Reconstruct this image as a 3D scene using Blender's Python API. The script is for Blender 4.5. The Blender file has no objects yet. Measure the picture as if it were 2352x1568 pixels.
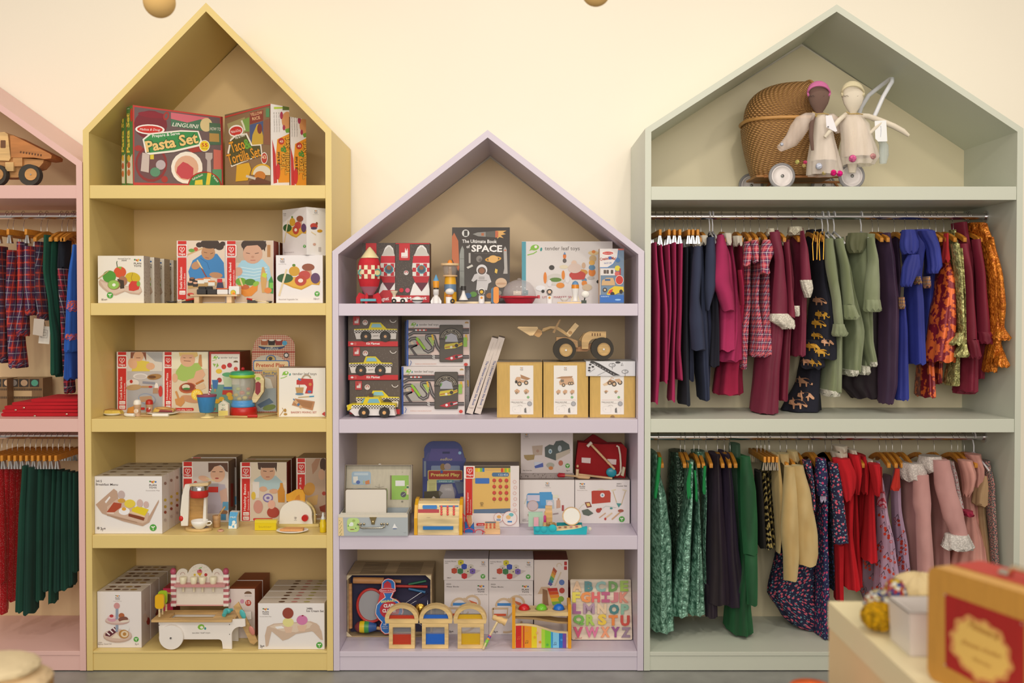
import bpy, math, random
from mathutils import Vector
random.seed(7)
SC=bpy.context.scene
W,H,F=2352,1568,2287.0
D,CH,PITCH=3.55,1.30,0.0182
CY=710+F*math.tan(PITCH)
# ---------------- camera, world, lights, exposure ----------------
cd=bpy.data.cameras.new('camera'); cam=bpy.data.objects.new('camera',cd); SC.collection.objects.link(cam)
cam.location=(0,-D,CH); cam.rotation_euler=(math.pi/2-PITCH,0,0)
cd.sensor_width=36; cd.lens=36*F/W; cd.clip_start=.05; cd.shift_y=-(H/2-CY)/W
cd.dof.use_dof=True; cd.dof.focus_distance=3.68; cd.dof.aperture_fstop=2.4
SC.camera=cam
SC.view_settings.view_transform='Standard'; SC.view_settings.look='None'; SC.view_settings.gamma=1
SC.view_settings.exposure=-.15
wd=bpy.data.worlds.new('world'); SC.world=wd; wd.use_nodes=True
wd.node_tree.nodes['Background'].inputs[0].default_value=(1.0,.84,.69,1); wd.node_tree.nodes['Background'].inputs[1].default_value=.60
def spot(x,y,z,tx,ty,tz,e,ang,size=.06,col=(1,.885,.735),blend=.8):
 l=bpy.data.lights.new('ceiling_spotlight','SPOT'); l.energy=e; l.spot_size=math.radians(ang); l.spot_blend=blend; l.shadow_soft_size=size; l.color=col
 o=bpy.data.objects.new('ceiling_spotlight',l); SC.collection.objects.link(o); o.location=(x,y,z)
 o.rotation_euler=(Vector((tx,ty,tz))-Vector((x,y,z))).to_track_quat('-Z','Y').to_euler()
for x in (-2.3,-.75,.8,2.35): spot(x,-2.5,3.25,x*.93,.2,.75,54,80,.09)
for x,e in ((-1.7,9),(-.5,15),(.4,15),(1.4,10),(2.5,9),(-2.6,5)): spot(x,-.9,3.35,x*.8,.2,1.6,e,125,.10,(1,.90,.77),1)
spot(.95,-1.9,3.2,.85,-1.85,.7,26,60,.08)
al=bpy.data.lights.new('front_fill','AREA'); al.energy=118; al.size=4; al.size_y=2; al.shape='RECTANGLE'; al.color=(1,.925,.83)  # soft fill added in front to lift the niches, no daylight source
ao=bpy.data.objects.new('front_fill',al); SC.collection.objects.link(ao); ao.location=(0,-5.2,2.2); ao.rotation_euler=(math.radians(83),0,0)
# ---------------- projection helpers ----------------
sP,cP=math.sin(PITCH),math.cos(PITCH)
TF=[0,0,1]
def crop(ox=0,oy=0,s=1): TF[:]=[ox,oy,s]
def ray(px,py):
 px=TF[0]+px/TF[2]; py=TF[1]+py/TF[2]
 u=(px-W/2)/F; v=(CY-py)/F
 return Vector((u, cP+v*sP, -sP+v*cP))
CAM=Vector((0,-D,CH))
def P(px,py,y):
 r=ray(px,py); return CAM+r*((y+D)/r.y)
def PZ(px,py,z):
 r=ray(px,py); return CAM+r*((z-CH)/r.z)
def PP(px,py,p0,n):
 r=ray(px,py); return CAM+r*((p0-CAM).dot(n)/r.dot(n))
def S(y): return (D+y)/F/TF[2]
def ZOF(py,y=0): return P(1176,py,y).z
def YZ(py,z): return PZ(1176,py,z).y
def XOF(px,py,y=0): return P(px,py,y).x
# ---------------- materials ----------------
ILL=(.93,.85,.77)
def s2l(c): return c/12.92 if c<=.04045 else ((c+.055)/1.055)**2.4
def lin(h):
 return tuple(min(.92,s2l(int(h[i:i+2],16)/255)/ILL[i//2]) for i in (0,2,4))+(1,)
MC={}
def NG(m):
 return m.node_tree.nodes, m.node_tree.links, m.node_tree.nodes['Principled BSDF']
def mix(n,l,f,a,b,t='MIX'):
 x=n.new('ShaderNodeMix'); x.data_type='RGBA'; x.blend_type=t
 for s,v in ((x.inputs[0],f),(x.inputs[6],a),(x.inputs[7],b)):
  if hasattr(v,'is_linked'): l.new(v,s)
  else: s.default_value=v
 return x.outputs[2]
def math_(n,l,op,a,b=0,c=0):
 x=n.new('ShaderNodeMath'); x.operation=op
 for s,v in zip(x.inputs,(a,b,c)):
  if hasattr(v,'is_linked'): l.new(v,s)
  else: s.default_value=v
 return x.outputs[0]
def M(spec):
 """'hex' plain, or 'hex:kind' / 'hex:kind:hex2'"""
 if spec in MC: return MC[spec]
 a=spec.split(':'); h=a[0]; k=a[1] if len(a)>1 else 'paper'; h2=a[2] if len(a)>2 else None; h3=a[3] if len(a)>3 else None
 m=bpy.data.materials.new(k+'_'+h); m.use_nodes=True; n,l,b=NG(m); MC[spec]=m
 c=lin(h); c2=lin(h2) if h2 else c; c3=lin(h3) if h3 else c2
 B=b.inputs; B['Base Color'].default_value=c; B['Roughness'].default_value=.55
 def coord(o='Object'):
  t=n.new('ShaderNodeTexCoord'); return t.outputs[o]
 def noise(sc,det=2,vec=None,st=None):
  t=n.new('ShaderNodeTexNoise'); t.inputs['Scale'].default_value=sc; t.inputs['Detail'].default_value=det
  v=vec if vec is not None else coord()
  if st:
   mp=n.new('ShaderNodeMapping'); mp.inputs['Scale'].default_value=st; l.new(v,mp.inputs[0]); v=mp.outputs[0]
  l.new(v,t.inputs['Vector']); return t.outputs['Fac']
 def ramp(f,a0,b0):
  return math_(n,l,'MULTIPLY_ADD',f,1/(b0-a0),-a0/(b0-a0))
 def clampr(f,a0,b0):
  x=n.new('ShaderNodeMapRange'); x.inputs[1].default_value=a0; x.inputs[2].default_value=b0; l.new(f,x.inputs[0]); return x.outputs[0]
 def bump(f,s,d=.002):
  x=n.new('ShaderNodeBump'); x.inputs['Strength'].default_value=s; x.inputs['Distance'].default_value=d; l.new(f,x.inputs['Height']); l.new(x.outputs[0],B['Normal'])
 dk=tuple(v*.72 for v in c[:3])+(1,); lt=tuple(min(.95,v*1.22) for v in c[:3])+(1,)
 def setc(o): l.new(o,B['Base Color'])
 if k=='paper': B['Roughness'].default_value=.5
 elif k=='flat': B['Roughness'].default_value=.9
 elif k=='gloss': B['Roughness'].default_value=.18
 elif k=='plastic': B['Roughness'].default_value=.32
 elif k=='paint':
  f=noise(60,3); bump(f,.06); B['Roughness'].default_value=.42
  setc(mix(n,l,clampr(noise(3,2),.3,.7),tuple(v*.97 for v in c[:3])+(1,),c))
 elif k=='wall':
  f=noise(90,3); bump(f,.08); B['Roughness'].default_value=.75
  setc(mix(n,l,clampr(noise(1.4,2),.3,.7),tuple(v*.975 for v in c[:3])+(1,),c))
 elif k=='floor':
  setc(mix(n,l,clampr(noise(9,5),.3,.7),dk,c)); B['Roughness'].default_value=.35; bump(noise(40,3),.05)
 elif k=='wood':
  f=noise(14,3,st=(.35,1,1.6)); f2=noise(90,2,st=(.12,1,1)); g=math_(n,l,'ADD',math_(n,l,'MULTIPLY',f,.6),math_(n,l,'MULTIPLY',f2,.4))
  setc(mix(n,l,clampr(g,.35,.65),dk,lt)); B['Roughness'].default_value=.5; bump(g,.08)
 elif k=='card':
  setc(mix(n,l,clampr(noise(120,3,st=(1,1,.2)),.3,.7),tuple(v*.9 for v in c[:3])+(1,),c)); B['Roughness'].default_value=.75
 elif k=='metal': B['Metallic'].default_value=1; B['Roughness'].default_value=.22
 elif k=='chrome': B['Metallic'].default_value=1; B['Roughness'].default_value=.12
 elif k=='rubber': B['Roughness'].default_value=.75; bump(noise(90,2),.2)
 elif k=='clear':
  B['Alpha'].default_value=.2; B['Roughness'].default_value=.06; B['Specular IOR Level'].default_value=.9
 elif k=='film':   # thin clear packaging
  B['Alpha'].default_value=.1; B['Roughness'].default_value=.1; B['Specular IOR Level'].default_value=.9
 elif k=='tulle':
  B['Alpha'].default_value=.42; B['Roughness'].default_value=.8
  w=noise(26,2,st=(1,1,.12)); l.new(clampr(w,.1,1.05),B['Alpha'])
 elif k in('fab','knit','velvet','cord'):
  uv=coord('UV')
  f=noise(700,2) if k!='knit' else noise(420,1); B['Roughness'].default_value=.95
  v=noise(7,3)
  base=mix(n,l,clampr(v,.25,.75),dk,c)
  if k=='velvet':
   lw=n.new('ShaderNodeLayerWeight'); lw.inputs[0].default_value=.35
   w=clampr(noise(16,2,st=(1,1,.3)),.45,.75)
   base=mix(n,l,math_(n,l,'MULTIPLY',lw.outputs['Facing'],.55),base,c2)
   base=mix(n,l,math_(n,l,'MULTIPLY',w,.35),base,c2)
   B['Sheen Weight'].default_value=.35; B['Sheen Tint'].default_value=c2; B['Roughness'].default_value=.7
  elif k=='cord':
   sx=n.new('ShaderNodeSeparateXYZ'); l.new(uv,sx.inputs[0])
   w=math_(n,l,'SINE',math_(n,l,'MULTIPLY',sx.outputs[0],2400)); base=mix(n,l,math_(n,l,'MULTIPLY_ADD',w,.12,.12),base,dk)
  else: B['Sheen Weight'].default_value=.2; B['Sheen Tint'].default_value=c
  setc(base); bump(f,.35,.001)
 elif k=='metallic':  # crinkled metallic cloth
  vo=n.new('ShaderNodeTexVoronoi'); vo.inputs['Scale'].default_value=110; l.new(coord(),vo.inputs['Vector'])
  f=noise(60,4); setc(mix(n,l,clampr(f,.35,.68),dk,c2)); B['Metallic'].default_value=.45; B['Roughness'].default_value=.36; bump(math_(n,l,'ADD',f,vo.outputs['Distance']),.9,.004)
 elif k=='brocade':
  f=noise(38,3); g=clampr(f,.49,.53); setc(mix(n,l,g,c,c2)); B['Metallic'].default_value=.25; B['Roughness'].default_value=.4; bump(f,.6,.003)
 elif k=='zebra':
  t=n.new('ShaderNodeTexWave'); t.inputs['Scale'].default_value=26; t.inputs['Distortion'].default_value=7; t.inputs['Detail'].default_value=2; t.bands_direction='DIAGONAL'; l.new(coord(),t.inputs[0])
  setc(mix(n,l,clampr(t.outputs['Fac'],.6,.72),c,c2)); B['Roughness'].default_value=.5
 elif k=='dots':   # printed cotton: two dot colours on a ground; a[4]=scale
  sc=float(a[4]) if len(a)>4 else 45; rad=float(a[5]) if len(a)>5 else .3
  def vd(s,off):
   mp=n.new('ShaderNodeMapping'); mp.inputs['Location'].default_value=(off,off*.7,off*.3); l.new(coord('UV'),mp.inputs[0])
   t=n.new('ShaderNodeTexVoronoi'); t.voronoi_dimensions='2D'; t.inputs['Scale'].default_value=s; l.new(mp.outputs[0],t.inputs['Vector']); return t.outputs['Distance']
  x=mix(n,l,clampr(vd(sc*1.35,.13),rad*.72,rad*.66),c,c3)
  x=mix(n,l,clampr(vd(sc,.5),rad,rad*.92),x,c2); setc(x); B['Roughness'].default_value=.85
 elif k=='plaid':  # ground, wide band, thin line ; a[4]=period in m
  per=float(a[4]) if len(a)>4 else .05
  sx=n.new('ShaderNodeSeparateXYZ'); l.new(coord('UV'),sx.inputs[0])
  def band(o,p,wd,ph=0):
   fr=math_(n,l,'FRACT',math_(n,l,'MULTIPLY_ADD',o,1/p,ph)); return math_(n,l,'LESS_THAN',fr,wd)
  wb=lin(a[5]) if len(a)>5 else (.9,.88,.85,1)
  x=mix(n,l,math_(n,l,'MULTIPLY',band(sx.outputs[0],per,.42),.6),c,c2)
  x=mix(n,l,math_(n,l,'MULTIPLY',band(sx.outputs[1],per,.42),.6),x,c2)
  x=mix(n,l,math_(n,l,'MULTIPLY',band(sx.outputs[0],per,.13,.35),.75),x,c3)
  x=mix(n,l,math_(n,l,'MULTIPLY',band(sx.outputs[1],per,.13,.35),.75),x,c3)
  x=mix(n,l,math_(n,l,'MULTIPLY',band(sx.outputs[0],per,.05,.78),.8),x,wb)
  x=mix(n,l,math_(n,l,'MULTIPLY',band(sx.outputs[1],per,.05,.78),.8),x,wb)
  setc(x); B['Roughness'].default_value=.9
 elif k=='gingham':
  sx=n.new('ShaderNodeSeparateXYZ'); l.new(coord(),sx.inputs[0])
  def bb(o): return math_(n,l,'LESS_THAN',math_(n,l,'FRACT',math_(n,l,'MULTIPLY',o,1/.0068)),.5)
  s=math_(n,l,'MULTIPLY',math_(n,l,'ADD',bb(sx.outputs[0]),bb(sx.outputs[2])),.5); setc(mix(n,l,s,c2,c))
 elif k=='lace':
  vo=n.new('ShaderNodeTexVoronoi'); vo.inputs['Scale'].default_value=170; l.new(coord(),vo.inputs['Vector'])
  setc(mix(n,l,clampr(vo.outputs['Distance'],.25,.55),c,dk)); bump(vo.outputs['Distance'],.8,.002); B['Roughness'].default_value=.9
 elif k=='plush':
  vo=n.new('ShaderNodeTexVoronoi'); vo.inputs['Scale'].default_value=130; l.new(coord(),vo.inputs['Vector'])
  setc(mix(n,l,clampr(vo.outputs['Distance'],.2,.7),lt,dk)); bump(vo.outputs['Distance'],.8,.006); B['Roughness'].default_value=1
 elif k=='speck':
  vo=n.new('ShaderNodeTexVoronoi'); vo.inputs['Scale'].default_value=260; l.new(coord(),vo.inputs['Vector'])
  setc(mix(n,l,clampr(vo.outputs['Distance'],.22,.16),c,c2))
 elif k=='spine':   # illegible small print on box sides
  t=noise(240,3,st=(1,1,.5)); setc(mix(n,l,clampr(t,.6,.66),c,c2)); B['Roughness'].default_value=.5
 elif k=='multi':
  vo=n.new('ShaderNodeTexVoronoi'); vo.inputs['Scale'].default_value=140; l.new(coord(),vo.inputs['Vector'])
  h_=n.new('ShaderNodeHueSaturation'); h_.inputs['Color'].default_value=c; h_.inputs['Saturation'].default_value=1.3;
  s_=n.new('ShaderNodeSeparateColor'); l.new(vo.outputs['Color'],s_.inputs[0]);
  x=mix(n,l,math_(n,l,'LESS_THAN',s_.outputs[0],.33),c,c2); x=mix(n,l,math_(n,l,'LESS_THAN',s_.outputs[1],.28),x,c3); x=mix(n,l,math_(n,l,'LESS_THAN',s_.outputs[2],.25),x,lin('e8dfcc')); setc(x); bump(vo.outputs['Distance'],.8,.005); B['Roughness'].default_value=1
 elif k=='paperlamp':
  B['Roughness'].default_value=.8
 return m
# ---------------- mesh nodes ----------------
ROOTS=[]
TXT={}
def glyphs(s,bold=0,ital=0):
 key=(s,bold,ital)
 if key in TXT: return TXT[key]
 cu=bpy.data.curves.new('t','FONT'); cu.body=s; cu.size=1; cu.resolution_u=2; cu.offset=bold; cu.shear=ital; cu.fill_mode='FRONT' if False else 'BOTH'
 ob=bpy.data.objects.new('t',cu); me=bpy.data.meshes.new_from_object(ob)
 vs=[(v.co.x,v.co.y) for v in me.vertices]; fs=[tuple(p.vertices) for p in me.polygons]
 bpy.data.objects.remove(ob); bpy.data.curves.remove(cu); bpy.data.meshes.remove(me)
 x0=min([v[0] for v in vs] or [0]); x1=max([v[0] for v in vs] or [1])
 TXT[key]=(vs,fs,x0,x1); return TXT[key]
class N:
 def __init__(s,name,label=None,cat=None,group=None,parent=None,kind=None):
  s.name=name; s.label=label; s.cat=cat; s.group=group; s.kind=kind; s.kids=[]; s.V=[]; s.Fc=[]; s.MI=[]; s.SM=[]; s.mats=[]; s.UV=None; s.p0=None; s.lay=0; s.org=None; s.bev=None; s.sub=0
  if parent is not None: parent.kids.append(s)
  else: ROOTS.append(s)
 def part(s,name,label=None,kind=None): return N(name,label,parent=s,kind=kind)
 def mi(s,m):
  if m not in s.mats: s.mats.append(m)
  return s.mats.index(m)
 def add(s,vs,fs,mat,smooth=False,uvs=None):
  o=len(s.V); s.V+= [Vector(v) for v in vs]; i=s.mi(mat)
  if uvs is not None and s.UV is None: s.UV=[(0,0)]*o
  if s.UV is not None: s.UV+= uvs if uvs is not None else [(v[0]+v[1],v[2]) for v in vs]
  for f in fs: s.Fc.append([o+k for k in f]); s.MI.append(i); s.SM.append(smooth)
  return s
 # --- solids in world coordinates
 def box(s,x0,x1,y0,y1,z0,z1,mat):
  v=[(x0,y0,z0),(x1,y0,z0),(x1,y1,z0),(x0,y1,z0),(x0,y0,z1),(x1,y0,z1),(x1,y1,z1),(x0,y1,z1)]
  return s.add(v,[(0,3,2,1),(4,5,6,7),(0,1,5,4),(1,2,6,5),(2,3,7,6),(3,0,4,7)],mat)
 def prism(s,pts,y0,y1,mat,smooth=False,side=None):
  """px outline at depth y0 extruded straight back to y1"""
  f=[P(a,b,y0) for a,b in pts]; return s.prismw(f,Vector((0,y1-y0,0)),mat,smooth,side)
 def prismw(s,f,d,mat,smooth=False,side=None):
  n=len(f); f=[Vector(q) for q in f]; g=[q+d for q in f]
  nm=Vector((0,0,0))
  for i in range(n): nm+=f[i].cross(f[(i+1)%n])
  if nm.dot(d)>0: f.reverse(); g.reverse()
  s.add(f+g,[list(range(n)),list(range(2*n-1,n-1,-1))],mat)
  return s.add(f+g,[(i,i+n,(i+1)%n+n,(i+1)%n) for i in range(n)],side or mat,smooth)
 def bx(s,x0,y0,x1,y1,ya,yb,mat):
  return s.prism([(x0,y1),(x1,y1),(x1,y0),(x0,y0)],ya,yb,mat)
 def rbox(s,x0,y0,x1,y1,r,ya,yb,mat): return s.prism(rr(x0,y0,x1,y1,r),ya,yb,mat)
 def disc(s,cx,cy,r,ya,yb,mat,n=24,ry=None,side=None):
  return s.prism([(cx+r*math.cos(2*math.pi*i/n),cy+(ry or r)*math.sin(2*math.pi*i/n)) for i in range(n)],ya,yb,mat,False,side).smooth_last(n)
 def smooth_last(s,n):
  for i in range(len(s.SM)-n,len(s.SM)): s.SM[i]=True
  return s
 def lathe(s,c,prof,mat,n=24,ax='z',sy=1.0):
  """c world centre base; prof [(r,h)] metres"""
  V=[];Fq=[]
  for r,h in prof:
   for i in range(n):
    a=2*math.pi*i/n; V.append((c[0]+r*math.cos(a),c[1]+r*sy*math.sin(a),c[2]+h) if ax=='z' else (c[0]+r*math.cos(a),c[1]+h,c[2]+r*math.sin(a)) if ax=='y' else (c[0]+h,c[1]+r*math.cos(a),c[2]+r*math.sin(a)))
  m=len(prof)
  for j in range(m-1):
   for i in range(n):
    q=(j*n+i,j*n+(i+1)%n,(j+1)*n+(i+1)%n,(j+1)*n+i); Fq.append(q if ax!='y' else q[::-1])
  s.add(V,Fq,mat,True)
  if prof[0][0]>1e-6: s.add(V[:n],[list(range(n))[::-1] if ax!='y' else list(range(n))],mat)
  if prof[-1][0]>1e-6: s.add(V[-n:],[list(range(n)) if ax!='y' else list(range(n))[::-1]],mat)
  return s
 def lat(s,cx,prof,y,mat,n=24,sy=1.0):
  """vertical lathe, px: prof [(py,rpx)] from top to bottom"""
  sc=S(y); b=P(cx,prof[-1][0],y); zz=b.z
  pr=[(r*sc,P(cx,py,y).z-zz) for py,r in prof][::-1]
  return s.lathe((b.x,y,zz),pr,mat,n,'z',sy)
 def ell(s,cx,cy,rx,ry,y,mat,rd=None,n=16,m=10,rot=0):
  c=P(cx,cy,y); sc=S(y); rx*=sc; ry*=sc; rd=(rd*sc if rd else rx); cr,sr=math.cos(rot),math.sin(rot)
  V=[];Fq=[]
  for j in range(m+1):
   t=math.pi*j/m
   for i in range(n):
    a=2*math.pi*i/n; x=rx*math.sin(t)*math.cos(a); z=-ry*math.cos(t); V.append((c.x+x*cr-z*sr,c.y+rd*math.sin(t)*math.sin(a),c.z+x*sr+z*cr))
  for j in range(m):
   for i in range(n): Fq.append((j*n+i,j*n+(i+1)%n,(j+1)*n+(i+1)%n,(j+1)*n+i))
  return s.add(V,Fq,mat,True)
 def tube(s,pts,r,mat,n=8,w=False,taper=None):
  """pts [(px,py,y)] (or world if w); r px (or m)"""
  Q=[Vector(p) if w else P(*p) for p in pts]; R=[(r if w else r*S(p[2])) if not taper else (taper[i] if w else taper[i]*S(pts[i][2])) for i,p in enumerate(pts)]
  V=[];Fq=[];m=len(Q); up=None
  for k in range(m):
   d=(Q[min(k+1,m-1)]-Q[max(k-1,0)]).normalized()
   if up is None: up=Vector((0,0,1)) if abs(d.z)<.9 else Vector((0,1,0))
   a=d.cross(up)
   if a.length<1e-4: a=d.cross(Vector((1,0,0)))
   a.normalize(); b=a.cross(d); up=b
   for i in range(n):
    t=2*math.pi*i/n; V.append(Q[k]+(a*math.cos(t)+b*math.sin(t))*R[k])
  for k in range(m-1):
   for i in range(n): Fq.append((k*n+i,k*n+(i+1)%n,(k+1)*n+(i+1)%n,(k+1)*n+i))
  s.add(V,Fq,mat,True); s.add(V[:n],[list(range(n))[::-1]],mat); return s.add(V[-n:],[list(range(n))],mat)
 def torus(s,cx,cy,R,r,y,mat,n=28,k=8):
  c=P(cx,cy,y); sc=S(y)
  pts=[(c.x+R*sc*math.cos(2*math.pi*i/n),y,c.z+R*sc*math.sin(2*math.pi*i/n)) for i in range(n+1)]
  return s.tube(pts,r*sc,mat,k,True)
 # --- flat print on a face
 def face(s,p0,n,lay=0.0003): s.clip=None; s.p0=Vector(p0); s.n=Vector(n).normalized(); s.lay=lay; return s
 def yface(s,y): return s.face((0,y,0),(0,-1,0))
 def _q(s,a,b,l=None):
  q=PP(a,b,s.p0,s.n)
  if s.clip:
   o,d,L,za,zb=s.clip; t=(q-o).dot(d); q=q+d*(min(max(t,.0003),L-.0003)-t); q.z=min(max(q.z,za+.0004),zb-.0002)
  return q+s.n*(s.lay if l is None else l)
 def _up(s): s.lay+=.00006
 def poly(s,mat,pts):
  s._up(); q=[s._q(a,b) for a,b in pts]; nm=Vector((0,0,0))
  for i in range(len(q)): nm+=(q[i]-q[0]).cross(q[(i+1)%len(q)]-q[0])
  if nm.dot(s.n)<0: q.reverse()
  return s.add(q,[list(range(len(q)))],M(mat))
 def rect(s,mat,x0,y0,x1,y1): return s.poly(mat,[(x0,y0),(x1,y0),(x1,y1),(x0,y1)])
 def rrect(s,mat,x0,y0,x1,y1,r): return s.poly(mat,rr(x0,y0,x1,y1,r))
 def el(s,mat,cx,cy,rx,ry=None,rot=0,n=18,a0=0,a1=360):
  ry=ry or rx; c,k=math.cos(rot),math.sin(rot); N_=n if a1-a0<360 else n-1
  P_=[]
  for i in range(n):
   t=math.radians(a0+(a1-a0)*i/(n-1 if a1-a0<360 else n)); x=rx*math.cos(t); y=ry*math.sin(t); P_.append((cx+x*c-y*k,cy+x*k+y*c))
  return s.poly(mat,P_)
 def ln(s,mat,w,pts):
  s._up(); mt=M(mat)
  L=[];R=[]
  for i,(x,y) in enumerate(pts):
   a=pts[max(i-1,0)]; b=pts[min(i+1,len(pts)-1)]; dx,dy=b[0]-a[0],b[1]-a[1]; d=math.hypot(dx,dy) or 1
   L.append((x-dy/d*w/2,y+dx/d*w/2)); R.append((x+dy/d*w/2,y-dx/d*w/2))
  for i in range(len(pts)-1):
   q=[s._q(*p) for p in (L[i],L[i+1],R[i+1],R[i])]
   if (q[1]-q[0]).cross(q[2]-q[0]).dot(s.n)<0: q.reverse()
   s.add(q,[(0,1,2,3)],mt)
  return s
 def tx(s,mat,st,a,b,h,bold=.0,ital=0):
  """text from baseline px a to b, cap height h px"""
  vs,fs,x0,x1=glyphs(st,bold,ital); s._up()
  dx,dy=b[0]-a[0],b[1]-a[1]; L=math.hypot(dx,dy) or 1; ux,uy=dx/L,dy/L; nx,ny=uy,-ux; k=L/((x1-x0) or 1); kh=h/.69
  q=[s._q(a[0]+ux*(x-x0)*k+nx*y*kh, a[1]+uy*(x-x0)*k+ny*y*kh) for x,y in vs]
  if fs:
   f=fs[0];
   tot=sum((q[f[1]]-q[f[0]]).cross(q[f[2]]-q[f[0]]).dot(s.n) for f in fs)
   if tot<0: fs=[t[::-1] for t in fs]
  return s.add(q,fs,M(mat))
 def build(s,par=None,org=None):
  if org is None:
   A=s.allv();
   org=s.org or (Vector(((min(v.x for v in A)+max(v.x for v in A))/2,(min(v.y for v in A)+max(v.y for v in A))/2,min(v.z for v in A))))
  if s.V:
   me=bpy.data.meshes.new(s.name); me.from_pydata([v-org for v in s.V],[],s.Fc)
   for m in s.mats: me.materials.append(m)
   me.polygons.foreach_set('material_index',s.MI); me.polygons.foreach_set('use_smooth',s.SM)
   if s.UV:
    ul=me.uv_layers.new(name='UVMap');
    for i,lp in enumerate(me.loops): ul.data[i].uv=s.UV[lp.vertex_index]
   me.update(); ob=bpy.data.objects.new(s.name,me)
   if s.bev:
    mod=ob.modifiers.new('bevel','BEVEL'); mod.width=s.bev; mod.segments=2; mod.limit_method='ANGLE'; mod.angle_limit=math.radians(40)
   if s.sub:
    mod=ob.modifiers.new('subsurf','SUBSURF'); mod.levels=s.sub; mod.render_levels=s.sub
  else: ob=bpy.data.objects.new(s.name,None); ob.empty_display_size=.03
  SC.collection.objects.link(ob)
  if par is None: ob.location=org
  else: ob.parent=par
  if s.label: ob['label']=s.label
  if s.cat: ob['category']=s.cat
  if s.group: ob['group']=s.group
  if s.kind: ob['kind']=s.kind
  for k in s.kids: k.build(ob,org)
  s.ob=ob; return ob
 def allv(s):
  r=list(s.V)
  for k in s.kids: r+=k.allv()
  return r
def shiftn(n,d):
 for v in n.V: v+=d
 for k in n.kids: shiftn(k,d)
def snap(i0,z):
 """stand every finished thing on its shelf"""
 for n in ROOTS[i0:]:
  if n.kind: continue
  m=min(v.z for v in n.allv())
  if -.06<m-z<.0045: shiftn(n,Vector((0,0,z-m)))
 return len(ROOTS)
def rr(x0,y0,x1,y1,r,n=5):
 o=[]
 for cx,cy,a in ((x1-r,y1-r,0),(x0+r,y1-r,90),(x0+r,y0+r,180),(x1-r,y0+r,270)):
  for i in range(n+1):
   t=math.radians(a+90*i/n); o.append((cx+r*math.cos(t),cy+r*math.sin(t)))
 return o
def copytree(o,dx=(0,0,0),label=None,par=None,group=None):
 c=o.copy(); SC.collection.objects.link(c)
 if par is None: c.location=o.location+Vector(dx)
 else: c.parent=par
 if label: c['label']=label
 if group: c['group']=group
 for ch in o.children: copytree(ch,par=c)
 return c
def arc(cx,cy,r,a0,a1,n=12,ry=None):
 return [(cx+r*math.cos(math.radians(a0+(a1-a0)*i/n)),cy+(ry or r)*math.sin(math.radians(a0+(a1-a0)*i/n))) for i in range(n+1)]
POST=[]
# ---------------- room ----------------
YW=.43
def plain(name,fn,kind='structure'):
 n=N(name,kind=kind); fn(n); return n
plain('wall_back',lambda n:n.box(-4,4,YW,YW+.1,0,3.6,M('f4e1cb:wall')))
plain('floor',lambda n:n.box(-4,4,-5.5,YW+.1,-.1,0,M('8f8c84:floor')))
# ---------------- house-shaped shelving units ----------------
def house(label,col,xl,xr,eave,peak,peakx,shelves,floor_py,kick_line,eyr=None,mark=None,back='dfc092',inner=False,rails=()):
 t=N('house_shelving_unit',label,'shelving unit')
 pm=M(col+':paint'); T=.0215
 X0=XOF(xl,eave); X1=XOF(xr,eave); ze=ZOF(eave); zp=ZOF(peak); xp=XOF(peakx,peak); Yb=YW-.004
 def sidepanel(nm,x0,x1,oz,iz):
  p=t.part(nm); p.prismw([(x0,0,.004),(x1,0,.004),(x1,0,iz),(x0,0,oz)],Vector((0,Yb,0)),pm); return p
 zi=ze+T*(zp-ze)/(xp-X0)-T*math.hypot(1,(zp-ze)/(xp-X0)); zj=ze+T*(zp-ze)/(X1-xp)-T*math.hypot(1,(zp-ze)/(X1-xp))
 sidepanel('side_panel',X0,X0+T,ze,zi); sidepanel('side_panel',X1-T,X1,zj,ze)
 for (xa,xb) in ((X0,xp),(X1,xp)):
  sg=1 if xb>xa else -1; L=math.hypot(xb-xa,zp-ze); ux,uz=(xb-xa)/L,(zp-ze)/L
  ang=math.atan2(zp-ze,abs(xb-xa));
  # outer a->b, inner offset
  ia=(xa+sg*T, ze+T*math.tan(ang)-T/math.cos(ang)); ib=(xb, zp-T/math.cos(ang))
  p=t.part('roof_panel'); f=[Vector((xa,0,ze)),Vector((xb,0,zp)),Vector((ib[0],0,ib[1])),Vector((ia[0],0,ia[1])),Vector((xa+sg*T,0,ze))]
  if abs(ia[1]-ze)<1e-4: f=f[:4]
  p.prismw([f[0],f[1],f[2],f[3]],Vector((0,Yb,0)),pm)
 b=t.part('back_panel'); y=Yb-.008
 b.prismw([(X0+T,y,.02),(X1-T,y,.02),(X1-T,y,ze),(xp,y,zp-T*1.7),(X0+T,y,ze)],Vector((0,.007,0)),M(back+':paint'))
 for (a,c) in shelves:
  p=t.part('shelf'); z1=ZOF(a); z0=ZOF(c); p.box(X0+T+.0003,X1-T-.0003,.002,y-.0005,z0,z1,pm); p.bev=.0015
 p=t.part('base_shelf'); zf=ZOF(floor_py); zk=ZOF(kick_line); p.box(X0+T+.0003,X1-T-.0003,.001,y-.0005,zk,zf,pm); p.bev=.0012
 p=t.part('plinth'); p.box(X0+T+.0003,X1-T-.0003,.004,.02,0.004,zk-.0008,pm)
 for rz,ry in rails:
  p=t.part('clothes_rail','chrome clothes rail'); z=ZOF(rz,.227); pts=[(X0+T,.227,z),(X1-T,.227,z)]; p.tube(pts,.0125,M('e0d8d4:metal'),16,True)
  for xx in (X0+T,X1-T-.006): p.lathe((xx,.227,z),[(.022,0),(.022,.006)],M('d8d0cc:metal'),16,'x')
 return t,X0+T,X1-T
Ylw='dcbf78'; Lav='ccbec6'; Mnt='c6c5b2'; Pnk='dcb0a4'
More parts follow.
